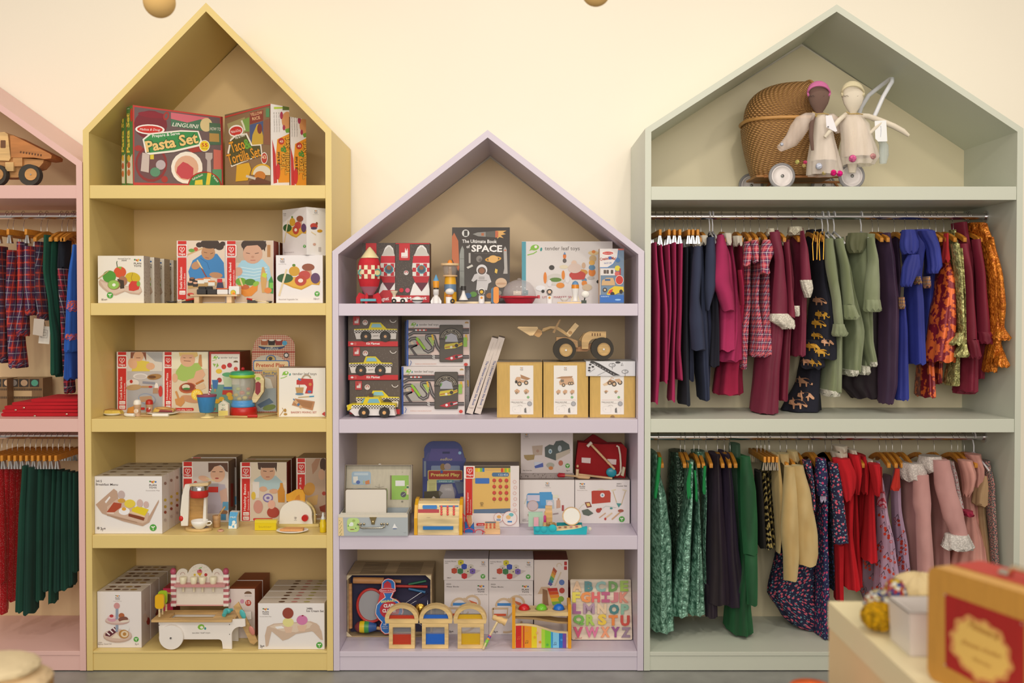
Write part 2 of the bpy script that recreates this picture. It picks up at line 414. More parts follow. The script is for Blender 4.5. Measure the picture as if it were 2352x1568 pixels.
UY=house('pale yellow house-shaped shelving unit full of boxed play food',Ylw,190,761,299,6,473,[(425,455.5),(696,724),(962,992),(1229,1259)],1495,1500,back='e0bc80')
UL=house('lavender house-shaped shelving unit, lowest of the row, with space and building toys',Lav,763,1480,577,298,1120,[(697,725),(963,994.5),(1230,1262)],1496,1508)
UM=house('mint green house-shaped shelving unit, widest of the row, with two clothes rails',Mnt,1482,2351,295,10,1922,[(428,459),(962,993)],1497,1506,back='d8c8a4',rails=((497,0),(1003,0)))
UP=house('pink house-shaped shelving unit cut by the left edge of the picture',Pnk,-520,188.5,372,122,-165,[(425,455.5),(962,992)],1495,1505,rails=((496,0),(1000,0)))
SZ={k:ZOF(v)+.0008 for k,v in dict(y1=425,y2=696,y3=962,y4=1229,y5=1495,l1=697,l2=963,l3=1230,l4=1496,m1=428,m2=962,m3=1497).items()}
# ---------------- printed packaging ----------------
WH='e6dbd0'; INK='4a3c38'; RED='c9241c'
def planlogo(n,x,y,w,full=True,sub=True):
 """x,y top-left, w width"""
 u=w/7
 for i,c in enumerate(('3f7a3c','c23a22','d8a01c','2f5f9c')):
  n.el(c,x+u*(.9+1.75*i),y+u*(.9 if i%2==0 else 1.3),u*.85,u*.8)
 n.el('d8a01c',x+u*3.6,y+u*2.2,u*.7,u*.6)
 n.tx(INK,'PLAN',(x,y+u*5.2),(x+w,y+u*5.2),u*1.6,.015); n.tx(INK,'TOYS',(x,y+u*7.6),(x+w,y+u*7.6),u*1.6,.015)
 if sub: n.tx('8a7c74','Sustainable Play',(x-w*.45,y+u*10),(x+w*1.45,y+u*10),u*.9)
def badge(n,x,y,r):
 n.el('4d9a3a',x,y,r); n.ln('e8e4d4',r*.16,[(x,y+r*.7),(x,y-r*.1)]); n.el('e8e4d4',x-r*.28,y-r*.2,r*.3,r*.18,.6); n.el('e8e4d4',x+r*.28,y-r*.25,r*.3,r*.18,-.6)
def heart(n,c,x,y,r,w):
 pts=[(x,y+r),(x-r*.75,y+.15*r),(x-r*.8,y-r*.55),(x-r*.35,y-r*.8),(x-.02*r,y-.3*r),(x-.1*r,y+.5*r)]
 n.ln(c,w,pts); n.ln(c,w,[(x,y+r),(x+r*.75,y+.15*r),(x+r*.8,y-r*.45),(x+r*.4,y-r*.75),(x,y-.2*r),(x-.1*r,y+.4*r)])
def hape(n,x0,x1,y0,yl0,yl1,y1,title,sub=None,tb=None,pcs=None,tt=None):
 """red strip: top block, logo block yl0..yl1, title strip to y1"""
 w=x1-x0; n.rect(RED,x0,y0,x1,yl0-w*.15)
 n.rrect('efe0d4',x0-w*.12,yl0-w*.07,x1+w*.12,yl1+w*.07,w*.12); n.rrect(RED,x0,yl0,x1,yl1,w*.1)
 heart(n,'efe0d4',(x0+x1)/2,yl0+(yl1-yl0)*.38,w*.36,w*.07); n.tx('efe0d4','Hape',(x0+w*.12,yl1-w*.12),(x1-w*.12,yl1-w*.12),w*.25,.02)
 n.rect(RED,x0,yl1+w*.2,x1,y1)
 if title:
  b=tb if tb else y1-w*.3; t=tt if tt else yl1+w*.6
  n.tx('efe0d4',title,(x0+w*.5,b),(x0+w*.5,t),w*.27,.015)
  if sub: n.tx('efe0d4',sub,(x0+w*.88,b),(x0+w*.88,b-(b-t)*.72),w*.18)
def treelogo(n,x,y,w,bird=True):
 """tender leaf logo: bird + wording; w full width; y baseline"""
 h=w*.075
 if bird:
  bw=w*.24; n.el('7fb23a',x+bw*.42,y-h*.7,bw*.36,bw*.24,-.2); n.el(WH,x+bw*.5,y-h*.9,bw*.12); n.poly('7fb23a',[(x+bw*.1,y-h*.6),(x-bw*.05,y+h*.2),(x+bw*.3,y-h*.2)]); n.el('3a8c84',x+bw*.95,y-h*.2,bw*.09,bw*.16,.2); n.ln('7fb23a',h*.25,[(x-bw*.2,y+h*1.3),(x+bw*.3,y+h*.9),(x+bw*.6,y+h*.3)])
 n.tx('5e544c','tender leaf toys',(x+w*.3,y),(x+w,y),h)
def mdlogo(n,x,y,rx,ry,rot=0):
 n.el('efe6da',x,y,rx*1.15,ry*1.35,rot); n.el('c8342c',x,y,rx,ry,rot); c,s_=math.cos(rot),math.sin(rot)
 n.tx('f0e6dc','Melissa & Doug',(x-rx*.8*c,y-rx*.8*s_+ry*.3),(x+rx*.8*c,y+rx*.8*s_+ry*.3),ry*.6,0,.3)
def vbox(label,A,B,ytop,z0,dep,mat,name='toy_box',cat='box',group=None,side=None,top=None,z1=None,parent=None):
 """box whose front runs from A=(px,y) to B=(px,y); ytop = px of top edge at A"""
 n=N(name,label,cat,group); pm=ytop
 a=P(A[0],ytop,A[1]); b=P(B[0],ytop,B[1]); z1=z1 or a.z
 a=Vector((a.x,A[1],0)); b=Vector((b.x,B[1],0)); d=(b-a).normalized(); bk=Vector((-d.y,d.x,0))*dep
 if bk.y<0: bk=-bk
 V=[(a.x,a.y,z0),(b.x,b.y,z0),(b.x+bk.x,b.y+bk.y,z0),(a.x+bk.x,a.y+bk.y,z0)]; V+=[(x,y,z1) for x,y,z in V]
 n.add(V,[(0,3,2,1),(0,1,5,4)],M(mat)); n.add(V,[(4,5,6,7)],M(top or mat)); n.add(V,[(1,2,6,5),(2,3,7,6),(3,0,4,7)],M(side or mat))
 n.A=a;n.B=b;n.bk=bk;n.z0=z0;n.z1=z1
 n.face(a,-bk); o=Vector((a.x,a.y,0)); n.clip=(o,d,(b-a).length,z0,z1); return n
def fside(n,which='R'):
 if which in 'RL':
  o=n.B if which=='R' else n.A; n.face(o,(n.B-n.A) if which=='R' else (n.A-n.B)); n.clip=(Vector((o.x,o.y,0)),n.bk.normalized(),n.bk.length,n.z0,min(v.z for v in [max(n.V,key=lambda v:v.z)]))
 else: n.face((n.A.x,n.A.y,n.z1),(0,0,1))
 return n
def tbox(label,x0,x1,ytop,z0,yf,dep,mat,**k):
 return vbox(label,(x0,yf),(x1,yf),ytop,z0,dep,mat,**k)
def spots_top(n,cols,rows=2,ncol=3,x0=.12,x1=.6,y0=.2,y1=.8,r=.05):
 """small product pictures printed on a box top (metric layout)"""
 a,b,bk=n.A,n.B,n.bk; d=b-a; z=n.z1+.0005
 for j in range(rows):
  for i in range(ncol):
   c=a+d*(x0+(x1-x0)*i/max(1,ncol-1))+bk*(y0+(y1-y0)*j/max(1,rows-1));
   V=[Vector((c.x,c.y,z))+d.normalized()*(r*math.cos(t*math.pi/5))+bk.normalized()*(r*.8*math.sin(t*math.pi/5)) for t in range(10)]
   n.add(V,[list(range(10))],M(cols[(i+j)%len(cols)]))
def rows(n,k,step,labels):
 """copies of a finished box standing one behind the other"""
 n.group=(labels if isinstance(labels,str) else labels[0]).split(',')[0].replace('rear ','').replace('second ','').replace(' box','')+' boxes'
 def f():
  for i in range(k): copytree(n.ob,(n.bk.normalized()*step*(i+1)),labels if isinstance(labels,str) else labels[i])
 POST.append(f)
# ======== yellow unit, top niche ========
z=SZ['y1']; crop(180,200,3.92)
def pasta():
 b=vbox('front pasta play food boxed set in red and green in the yellow gable',(488,.012),(1300,.232),160,z,.062,'8e2a24',side='4f7a3c')
 b.poly('c04038',[(488,160),(1280,262),(1303,880),(495,880)]); b.poly('6e5a58',[(503,178),(1274,276),(1290,880),(503,858)])
 b.el('7c2c34',650,340,150,130,.1); b.el('8a2a34',665,250,130,28,.1); b.el('a63a34',790,260,26,40,.3); b.el('6e5a58',790,260,12,22,.3)
 b.el('8c3434',655,690,145,165); b.el('6e4a4a',655,690,125,140); b.el('a63a34',775,830,30,30); b.el('a63a34',540,550,36,26)
 b.poly('d06a74',[(832,228),(1172,275),(1172,330),(1090,300),(980,320),(832,285)]); b.poly('4e7458',[(832,285),(980,320),(1100,290),(1172,325),(1172,402),(832,350)])
 b.el('d8c08a',1150,340,55,62); b.tx('e8e0d0','LINGUINI',(842,352),(1080,372),34,.01,.2)
 b.poly('4e6a50',[(1178,320),(1278,330),(1284,520),(1178,520)]); b.tx('d8d0c0','HOW TO',(1184,388),(1280,394),28,.01); b.poly('b08a4a',[(1178,415),(1265,420),(1268,495),(1178,490)])
 b.poly('c8b4a8',[(575,590),(640,600),(632,770),(560,755)]); b.rect('d8c040',645,605,678,650); b.el('b8a8a8',740,700,44,44); b.el('5c8a6a',690,765,46,42)
 b.poly('a43c34',[(980,560),(1120,500),(1110,580),(1020,590)])
 b.el('ece0d0',975,725,142,145,.1); b.el('d8a88a',972,728,108,112,.1); b.poly('c04a50',[(890,720),(940,672),(985,690),(1035,730),(1030,810),(985,830),(925,820),(880,770)])
 b.poly('b8a8a0',[(1142,590),(1206,592),(1206,640),(1190,660),(1194,770),(1156,770),(1158,660),(1142,640)])
 b.poly('c86a5a',[(1215,560),(1282,570),(1284,760),(1215,750)]); b.rect('5e9468',1205,740,1288,870)
 b.el('a83228',1135,890,152,130,0,20,180,360); b.el('3c8448',1135,890,140,118,0,20,180,360); b.poly('e0c440',[(1045,880),(1050,840),(1115,832),(1118,880)]); b.poly('e0c440',[(1145,880),(1160,770),(1195,775),(1180,880)]); b.tx('efe6d4','Stuff the Ravioli',(1028,840),(1120,795),18,.01); b.tx('efe6d4','Twist',(1200,800),(1250,860),18,.01)
 mdlogo(b,642,382,116,34,.03)
 b.poly('ece0d0',[(575,470),(640,415),(920,388),(1080,395),(1110,480),(1095,530),(860,585),(640,610),(600,590)])
 b.poly('3c8a4c',[(590,475),(650,428),(915,402),(1070,405),(1095,480),(1080,515),(860,568),(640,592),(612,575)])
 b.tx('ece6da','Prepare & Serve',(664,455),(912,428),26,.015)
 b.tx('2c5c34','Pasta Set',(612,583),(1080,500),92,.075); b.tx('e8c078','Pasta Set',(612,583),(1080,500),92,.03)
 b.el('ece6d0',1133,530,48,52); b.el('e8c82c',1133,530,42,46); b.tx('c03028','55',(1104,535),(1160,538),30,.02); b.tx('5a3c2c','Piece Set',(1108,556),(1158,560),12)
 fside(b,'L'); b.poly('ddd0b4',[(420,700),(486,600),(492,870),(424,868)]); b.tx('e0c04c','Pasta Set',(463,590),(458,235),26,.04)
 b.el('c8342c',478,250,11,62);
 for y,c in ((640,'d8a83c'),(700,'c05a34'),(770,'c8703c')): b.el(c,455,y,14,30)
 b.tx('ece0c8','&',(440,200),(466,196),8)
 c=vbox('second pasta play food box, only its green end showing, behind the pasta box in front',(410,.0665),(1222,.2865),205,z,.066,'8e2a24',side='4f7a3c')
 c.A=b.A+b.bk*1.08;c.B=b.B+b.bk*1.08
 d=[Vector(v)+0*b.bk for v in c.V]
 V=[(p.x,p.y,q) for q in (z,b.z1-.035) for p in (c.A,c.B,c.B+b.bk*.75,c.A+b.bk*.75)]
 c.bk=b.bk*.75;c.z0=z;c.z1=b.z1-.035
 c.V=[Vector(v) for v in V]*3; fside(c,'L'); c.poly('ddd0b4',[(380,650),(420,600),(420,868),(382,868)]); c.tx('e0c04c','Pasta Set',(411,585),(408,245),20,.04)
 for y,q in ((640,'d8a83c'),(710,'c05a34'),(780,'c8703c')): c.el(q,402,y,10,30)
pasta()
def taco():
 b=vbox('front taco and tortilla play food box, its window front and white end showing',(1318,.211),(1731,.012),252,z,.079,'7a6248',side='e4dad2',z1=P(1731,150,.012).z)
 b.poly('c04038',[(1285,272),(1731,150),(1735,162),(1290,285)]); b.poly('8a6a4c',[(1292,290),(1722,175),(1752,868),(1310,880)])
 b.poly('a09060',[(1340,330),(1500,270),(1500,470),(1380,500)]); b.poly('7a9a4a',[(1470,300),(1540,270),(1540,400),(1500,400)]); b.ln('d8d0b4',16,[(1470,300),(1490,350),(1500,390)])
 b.poly('8a4034',[(1545,230),(1665,205),(1665,300),(1545,335)]); b.tx('e0b080','YELLOW',(1552,262),(1660,240),26,.02); b.tx('e0b080','RICE',(1570,300),(1640,285),26,.02)
 b.poly('4c587c',[(1545,340),(1665,305),(1665,520),(1545,520)]); b.poly('c8a03c',[(1610,335),(1640,330),(1665,440),(1665,515),(1560,520),(1570,430)]); b.el('7c3c34',1634,375,22,46)
 b.poly('8a5a44',[(1672,300),(1725,280),(1735,520),(1672,515)]); b.rect('5a8a5c',1690,190,1722,270)
 mdlogo(b,1422,395,58,40,-.22)
 b.poly('ece0d0',[(1345,590),(1370,470),(1420,430),(1520,415),(1570,520),(1650,515),(1660,610),(1380,720)])
 b.poly('54502c',[(1360,590),(1382,480),(1425,440),(1510,428),(1560,530),(1640,525),(1650,605),(1385,708)])
 b.tx('e8e0d0','Fill & Fold',(1420,470),(1502,440),24,.02)
 b.tx('2e3420','Taco',(1385,592),(1510,552),96,.06); b.tx('e0952c','Taco',(1385,592),(1510,552),96,.02); b.tx('6aa03c','&',(1508,560),(1568,540),86,.03)
 b.tx('2e3420','Tortilla Set',(1358,698),(1650,620),90,.05); b.tx('e0952c','Tortilla Set',(1358,698),(1650,620),90,.02)
 b.el('ece0d0',1678,640,30,54); b.el('b83c30',1678,640,25,46); b.tx('e8c8a0','43',(1660,650),(1696,642),32,.02)
 b.poly('d8a42c',[(1430,700),(1540,680),(1560,740),(1530,840),(1420,850)]); b.el('d8a42c',1660,790,100,100,0,20,180,360); b.el('ddd0b8',1660,790,84,84,0,20,180,360); b.el('c87a34',1640,800,50,44); b.poly('6c4434',[(1540,850),(1620,810),(1740,850),(1740,868),(1540,876)]); b.ln('c8beb4',22,[(1515,800),(1600,825)])
 def end(n,dx,dy,k=1):
  q=lambda x,y:(x+dx,y+dy)
  n.poly('c03c3c',[q(1752,500),q(1775,600),q(1790,860),q(1757,868),q(1745,470)]); n.poly('e0902c',[q(1790,470),q(1905,420),q(1922,860),q(1800,860),q(1778,620)])
  n.poly('b4c84a',[q(1760,178),q(1900,172),q(1900,190),q(1760,198)]); n.rect('5c6a34',*q(1838,165),*q(1900,208)); n.el('d0905c',*q(1880,300),50,80); n.el('a83c54',*q(1828,255),14,34); n.el('a83c54',*q(1850,365),12,24); n.poly('6c9a3c',[q(1858,380),q(1905,370),q(1905,410),q(1870,412)])
  for i in range(3): n.tx('8a8078','Choose ingredients, slice, fill,',q(1768+i*22,405),q(1764+i*22,225),9)
  n.el('b83c30',*q(1826,487),27,30); n.tx('e8d0c0','43',q(1812,500),q(1842,498),20,.02)
  n.tx('3c3a28','Fill & Fold',q(1814,712),q(1811,585),20,.03); n.tx('2e3420','Taco',q(1864,745),q(1860,590),46,.07); n.tx('e0a03c','Taco',q(1864,745),q(1860,590),46,.03); n.tx('4c8a3c','&',q(1868,590),q(1866,520),46,.03)
  n.tx('2e3420','Tortilla Set',q(1903,790),q(1895,448),40,.07); n.tx('e0a03c','Tortilla Set',q(1903,790),q(1895,448),40,.03); n.el('c83838',*q(1795,760),20,72)
 fside(b,'R'); end(b,0,0)
 c=N('toy_box','second taco and tortilla box, only its printed end showing, at the right','box')
 c.B=b.B+b.bk*1.06;c.A=b.A+b.bk*1.06;c.bk=b.bk*.88;c.z0=z;c.z1=b.z1-.034
 V=[(p.x,p.y,q) for q in (z,c.z1) for p in (c.A,c.B,c.B+c.bk,c.A+c.bk)]
 c.add(V,[(0,3,2,1),(0,1,5,4),(4,5,6,7),(2,3,7,6),(3,0,4,7)],M('8a6a4c')); c.add(V,[(1,2,6,5)],M('e4dad2')); fside(c,'R'); end(c,160,42)
taco()
# ======== yellow unit, second niche ========
I0=len(ROOTS)
z=SZ['y2']; crop(180,450,3.92)
b=tbox('white boxed play fruit set with fruit on a wavy board, front of its row',175,588,538,z,.03,.062,'e2d6c4',side='cabdb0:spine:8a6c60',group=None)
b.tx(INK,'Assorted Fruit Set',(355,570),(470,570),13); b.tx(INK,'3600',(388,586),(435,586),13,.01); planlogo(b,500,565,66,sub=False)
b.poly('bfa088',[(182,770),(200,745),(300,790),(430,810),(560,815),(575,860),(550,890),(470,880),(420,860),(340,895),(290,890),(220,835),(188,800)]); b.poly('d0b49c',[(195,765),(300,800),(430,815),(555,820),(570,855),(540,875),(470,865),(415,850),(335,880),(290,870),(230,820)])
b.el('cc4c22',375,685,56,50); b.ln('4a5c34',7,[(352,640),(345,600),(350,586)]); b.poly('7aa83c',[(345,640),(390,635),(385,665),(370,650)])
b.el('4c8e2c',280,725,60,55); b.el('c8a818',490,735,68,48,.15); b.ln('8c7014',4,[(490,690),(478,740),(490,775)]); b.el('a06a4c',400,765,42,45); b.poly('3c2c1c',[(350,745),(410,760),(415,830),(380,835)]); b.el('8c6a3c',322,800,58,44); b.el('8cb44c',318,798,50,40); b.el('e4e0cc',322,800,16,14); b.poly('c83428',[(455,800),(480,765),(540,768),(556,800),(545,840),(500,855),(456,850)]); b.el('7aa83c',542,790,16,24); b.ln('b89a6c',10,[(178,745),(275,672)])
badge(b,286,893,28); b.tx(INK,'18 m+',(210,940),(262,940),17,.01)
rows(b,3,.105,['white boxed play fruit set, second in the row','white boxed play fruit set, third in the row','white boxed play fruit set, rearmost in the row'])
def skin(n,c,x,y,rx,ry,hair,hy=None,eyes=True,hw=1.15):
 n.el(hair,x,y-ry*.45,rx*hw,ry*.8); n.el(c,x,y+ry*.12,rx*.92,ry*.92)
 n.el(hair,x,y-ry*.72,rx*.85,ry*.35)
 if eyes:
  n.ln('5a3c30',rx*.09,[(x-rx*.5,y+ry*.1),(x-rx*.2,y+ry*.14)]); n.ln('5a3c30',rx*.09,[(x+rx*.2,y+ry*.14),(x+rx*.5,y+ry*.1)]); n.ln('b05c48',rx*.1,[(x-rx*.2,y+ry*.65),(x+rx*.2,y+ry*.65)]); n.el('c08468',x,y+ry*.38,rx*.14,ry*.1)
b=tbox('red and white sushi play set box picturing a child in blue',886,1322,402,z,.06,.08,'e4d6cc',side='8c2c24')
b.rect('dcc4ac',980,405,1320,955); b.poly('c8a884',[(980,790),(1320,770),(1320,955),(980,955)]); b.ln('c8a070',14,[(982,530),(1120,470)]); b.el('c04c34',1058,478,20,18); b.el('6a9a3c',1020,490,28,16)
b.poly('3a7cb0',[(990,680),(1030,580),(1120,520),(1250,520),(1310,600),(1318,740),(1180,730),(1010,760)]); b.ln('2c6090',5,[(1100,560),(1160,600),(1180,660)])
for hx,hy,hr in ((1090,440,30),(1150,430,50),(1210,430,60),(1270,455,40),(1300,430,26)): b.el('3c2c24',hx,hy,hr,hr*.8)
b.el('b8845c',1170,510,62,66); b.el('3c2c24',1185,440,70,34); b.ln('4a2c20',4,[(1130,505),(1160,512)]); b.ln('4a2c20',4,[(1190,520),(1215,512)]); b.ln('a05040',5,[(1145,552),(1175,560)])
b.el('b8845c',1060,625,44,34,-.5); b.el('b8845c',1240,712,60,26,.1); b.ln('d8c08c',12,[(1070,575),(1120,660)]); b.ln('8c4030',10,[(1110,650),(1160,740)])
b.poly('b89058',[(990,800),(1240,770),(1250,800),(990,835)])
for i,(x,y) in enumerate(((1025,752),(1070,765),(1010,785),(1055,795))): b.rrect('302824',x-24,y-16,x+24,y+22,8); b.el('d8a080' if i else '8c5a3c',x,y-12,20,9)
for x,y in ((1105,760),(1160,750),(1200,780)): b.rect('e4dccc',x-30,y-8,x+30,y+28); b.rect('d87c3c',x-30,y-18,x+30,y-4)
b.poly('3c3c54',[(1255,775),(1300,775),(1315,850),(1240,850)]); b.rect('c82c34',1252,745,1296,778)
hape(b,898,974,405,445,540,930,'Sushi Selection','Sushi-Set',838,tt=640); b.rrect('e8d8cc',912,852,966,888,6); b.tx(RED,'21pcs',(918,880),(960,880),16)
c=tbox('front garden salad play set box picturing a child with a salad bowl',1324,1756,402,z,.06,.08,'e4d6cc',side='7c3024')
c.rect('cdb49c',1418,405,1752,955); c.rect('b8a088',1418,405,1500,600); c.rect('b07c4c',1700,440,1730,550)
c.poly('9cc0cc',[(1430,640),(1470,580),(1660,570),(1720,640),(1740,760),(1440,790)]);
for i in range(4): c.ln('c8d8d8',6,[(1460,640+i*30),(1580,660+i*28),(1700,640+i*26)])
c.el('3a2820',1580,440,115,62); c.el('c8987c',1570,520,88,90); c.poly('3a2820',[(1480,405),(1690,405),(1680,500),(1640,440),(1500,450),(1485,500)]); c.ln('4a2c20',5,[(1510,512),(1545,518)]); c.ln('4a2c20',5,[(1590,518),(1625,512)]); c.ln('b06050',6,[(1550,578),(1595,578)]); c.el('b88468',1570,548,14,10)
c.el('c8987c',1440,680,38,40,.6)
c.poly('d8842c',[(1440,790),(1530,835),(1620,770),(1612,850),(1560,900),(1500,905),(1452,870)]); c.el('6a9a2c',1465,770,50,34); c.el('4c7a24',1548,775,50,30); c.el('8ab03c',1600,790,30,20,-.6); c.el('b85c2c',1500,820,40,22); c.ln('d8bc84',14,[(1455,740),(1480,810)])
c.poly('c89858',[(1640,740),(1655,640),(1672,640),(1700,740),(1680,870),(1655,870)]); c.poly('b8c83c',[(1650,720),(1665,690),(1700,700),(1690,740)]); c.poly('3c8c3c',[(1715,760),(1740,720),(1755,770),(1755,880),(1712,870)]); c.rect('7ab84c',1722,780,1755,830); c.el('d8803c',1708,850,34,26)
hape(c,1340,1416,405,445,540,930,'Garden Salad','Gartensalat-Set',835,tt=600)
rows(c,2,.095,['second garden salad play set box, a dark red end showing','third garden salad play set box, behind the other two'])
def veg(n,q):
 n.poly('c8922c',[q(0,.50),q(.1,.6),q(.35,.74),q(.55,.80),q(.68,.72),q(.8,.64),q(.97,.66),q(1,.55),q(.9,.40),q(.1,.42)]); n.poly('d8a43c',[q(.04,.50),q(.35,.7),q(.55,.76),q(.7,.66),q(.95,.60),q(.9,.45),q(.1,.42)])
 n.el('30542c',*q(.16,.45),q.w*.19,q.h*.14); n.el('c8942c',*q(.38,.24),q.w*.13,q.h*.15); n.el('5c7c2c',*q(.37,.06),q.w*.04,q.h*.04); n.poly('c8906c',[q(.64,.16),q(.78,.16),q(.80,.44),q(.66,.46)]); n.el('8c4c34',*q(.71,.12),q.w*.15,q.h*.11); n.el('b8443c',*q(.62,.36),q.w*.14,q.h*.14); n.el('b4402f',*q(.53,.52),q.w*.14,q.h*.16); n.el('e8d0c0',*q(.53,.52),q.w*.06,q.h*.06); n.el('5c3c5c',*q(.88,.45),q.w*.11,q.h*.16); n.ln('dcc49c',q.w*.045,[q(.2,.18),q(.02,.98)])
class Q:
 def __init__(s,x,y,w,h,sk=0): s.x,s.y,s.w,s.h,s.sk=x,y,w,h,sk
 def __call__(s,a,b): return (s.x+a*s.w,s.y+b*s.h+a*s.sk)
b=tbox('white boxed play vegetable set lying square on the shelf under the tilted one',1779,2200,533,z,.03,.10,'e2d8d4',side='cfc2ba:spine:8a6c60')
veg(b,Q(1800,605,380,300)); planlogo(b,1818,560,38); b.tx('9a8c88','Assorted Vegetable Set',(1803,936),(1978,936),14); b.tx('8a7c78','18m+',(2118,934),(2170,934),18); badge(b,2150,880,23)
rows(b,1,.105,'rear white boxed play vegetable set under the tilted one')
z2=b.z1;
b=vbox('white boxed play vegetable set standing turned on top of another',(1838,.13),(2054,.02),120,z2+.001,.088,'dbcfc8',side='e4dcd8',z1=P(2054,98,.02).z)
veg(b,Q(1850,175,205,250)); b.tx(INK,'PLAN',(1848,165),(1872,163),8); b.tx(INK,'TOYS',(1850,182),(1872,180),8); b.tx('9a8c88','Assorted Vegetable Set',(1855,512),(1945,508),8); badge(b,2038,452,13)
fside(b,'R'); planlogo(b,2124,128,28); b.el('b8443c',2120,270,34,26,.1); b.el('4c3c5c',2120,290,28,12); b.el('8c4c34',2145,248,10,14); b.el('c8922c',2172,315,24,14); b.ln('dcc49c',8,[(2095,322),(2138,350)]); b.el('c89c8c',2124,435,14,12); b.rect('bcb0ac',2160,460,2184,500)
# sushi play pieces
t=N('sushi_board','natural wooden toy sushi serving board on two block feet','toy board'); wd_=M('dcb88c:wood')
ZT=z+.030
x0=P(1042,930,.05).x;x1=P(1460,930,.05).x
t.part('board').box(x0,x1,.005,.055,z+.024,z+.030,wd_)
for a,b_ in ((1075,1118),(1366,1408)):
 t.part('leg').box(P(a,930,.05).x,P(b_,930,.05).x,.008,.05,z,z+.024,wd_)
def onb(name,lab,a,b_,h,m,top=None,tm=None,y0=.012,y1=.042,cat='toy food',g=None):
 n=N(name,lab,cat,g); xa=P(a,900,y0).x; xb=P(b_,900,y0).x; n.box(xa,xb,y0,y1,ZT+.0004,ZT+h,M(m)); n.bev=.003
 if top: q=n.part('topping'); q.box(xa-.002,xb+.002,y0-.001,y1+.001,ZT+h,ZT+h+top,M(tm)); q.bev=.002
 return n
onb('toy_sushi_roll','dark toy sushi roll at the left end of the sushi board',1064,1148,.019,'3a3634:rubber')
onb('toy_sushi_roll','dark toy sushi roll, second on the sushi board',1158,1243,.019,'3a3634:rubber')
onb('toy_sushi_roll','dark toy sushi roll at the back left of the board',1078,1145,.030,'33302e:rubber',y0=.0435,y1=.054)
onb('toy_sushi_roll','dark toy sushi roll at the back, nearer the white piece',1148,1205,.030,'33302e:rubber',y0=.0435,y1=.054)
onb('toy_nigiri','white toy nigiri topped with an orange slice on the board',1246,1344,.019,'e0d8d0:plastic',.004,'d8642c:plastic')
n=onb('toy_nigiri','upright white toy sushi piece showing a yellow and orange centre',1352,1448,.030,'e4dcd4:plastic'); n.face((0,.0115,0),(0,-1,0)); n.el('8ab03c',1394,870,25,26); n.el('e0b02c',1392,868,20,20); n.el('e07c2c',1400,882,14,14)
def dish(lab,a,b_,y):
 n=N('toy_dish',lab,'toy dish'); xa=P(a,940,y).x; xb=P(b_,940,y).x; c=((xa+xb)/2,y,z+.0003); r=(xb-xa)/2; n.lathe(c,[(r*.7,0),(r,.007),(r*.96,.007),(r*.75,.003),(0,.003)],M('38322f:plastic'),20)
dish('shallow dark toy dish at the left end of the sushi display',788,900,.03); dish('shallow dark toy dish behind the right chopsticks',1690,1745,.055)
def rest(lab,a,b_,y):
 n=N('chopstick_rest',lab,'chopstick rest'); xa=P(a,940,y).x; xb=P(b_,940,y).x;
 n.prismw([(xa,y,z+.0003),(xb,y,z+.0003),(xb,y,z+.012),((xa+xb)/2,y,z+.008),(xa,y,z+.013)],Vector((0,.02,0)),M('38322f:plastic')); return n
rest('dark chopstick rest left of the sushi board',930,1026,.02); rest('dark chopstick rest right of the sushi board',1520,1600,.02)
def stick(lab,p,q,zc,ph=.7):
 n=N('toy_chopsticks',lab,'chopsticks'); a=Vector(p);b_=Vector(q); m_=a+(b_-a)*ph
 n.part('sticks').tube([a,m_],.0022,M('e0c8a0:wood'),6,True); n.part('handle','red handle').tube([m_,b_],.004,M('b8241c:plastic'),6,True)
X=lambda px,y:P(px,930,y).x
stick('wooden toy chopsticks with red ends resting left of the sushi board',(X(862,.035),.032,z+.005),(X(1038,.005),.006,z+.018),0,.62)
stick('wooden toy chopsticks with red ends resting right of the sushi board',(X(1712,.01),.008,z+.004),(X(1518,.03),.031,z+.017),0,.75)
n=N('toy_shrimp','red toy shrimp piece behind the left end of the sushi board','toy food'); n.ell(1010,885,30,14,.0565,M('c23a2c:plastic'),8)
crop()
I0=snap(I0,z)
# ======== yellow unit, third niche ========
z=SZ['y3']; crop(180,740,3.92)
def yb(py,zz): return YZ(py,zz)
yf=yb(812,z)
def hb(label,x0,x1,yt,yf,dep,title,sub,pic,strip,ly=(300,400),bot=780,zz=None,side='8c2c24',tt=None,dtop=None,wtxt=1,top='8a7466'):
 b=tbox(label,x0,x1,yt,zz if zz is not None else z,yf,dep,'e4d6c8',side=side,top=top)
 b.rect(pic,strip[1]+6,yt+3,x1-2,bot+22)
 hape(b,strip[0],strip[1],yt+2,ly[0],ly[1],bot,title,sub,bot-90 if title else None,tt=tt)
 if title:
  for k in (0,1): b.rrect('e8d8cc',strip[0]+12,bot-78+40*k,strip[1]-8,bot-46+40*k,6); b.tx(RED,('15pcs','3y+')[k],(strip[0]+18,bot-54+40*k),(strip[1]-14,bot-54+40*k),14)
 return b
b=hb('red and white cook and serve set box picturing a child in yellow',345,757,265,yf,.13,'Cook & Serve Set','Koch- & Servierset','bfb4ac',(357,431),ly=(305,400),bot=785,tt=490)
b.rect('d8ccbc',440,268,755,440); b.poly('a8a4a0',[(600,268),(755,268),(755,360),(690,350)]); b.poly('aba6a4',[(440,600),(755,560),(755,800),(440,800)])
b.poly('dcc04a',[(500,350),(560,340),(640,355),(645,440),(480,440)]); b.poly('8a5038',[(472,268),(610,268),(612,350),(590,300),(495,300),(490,330),(470,350)]); b.el('dca880',543,305,46,46); b.ln('7a4030',5,[(522,320),(560,320)]); b.el('dca880',490,370,40,50,-.4); b.el('dca880',650,395,40,32)
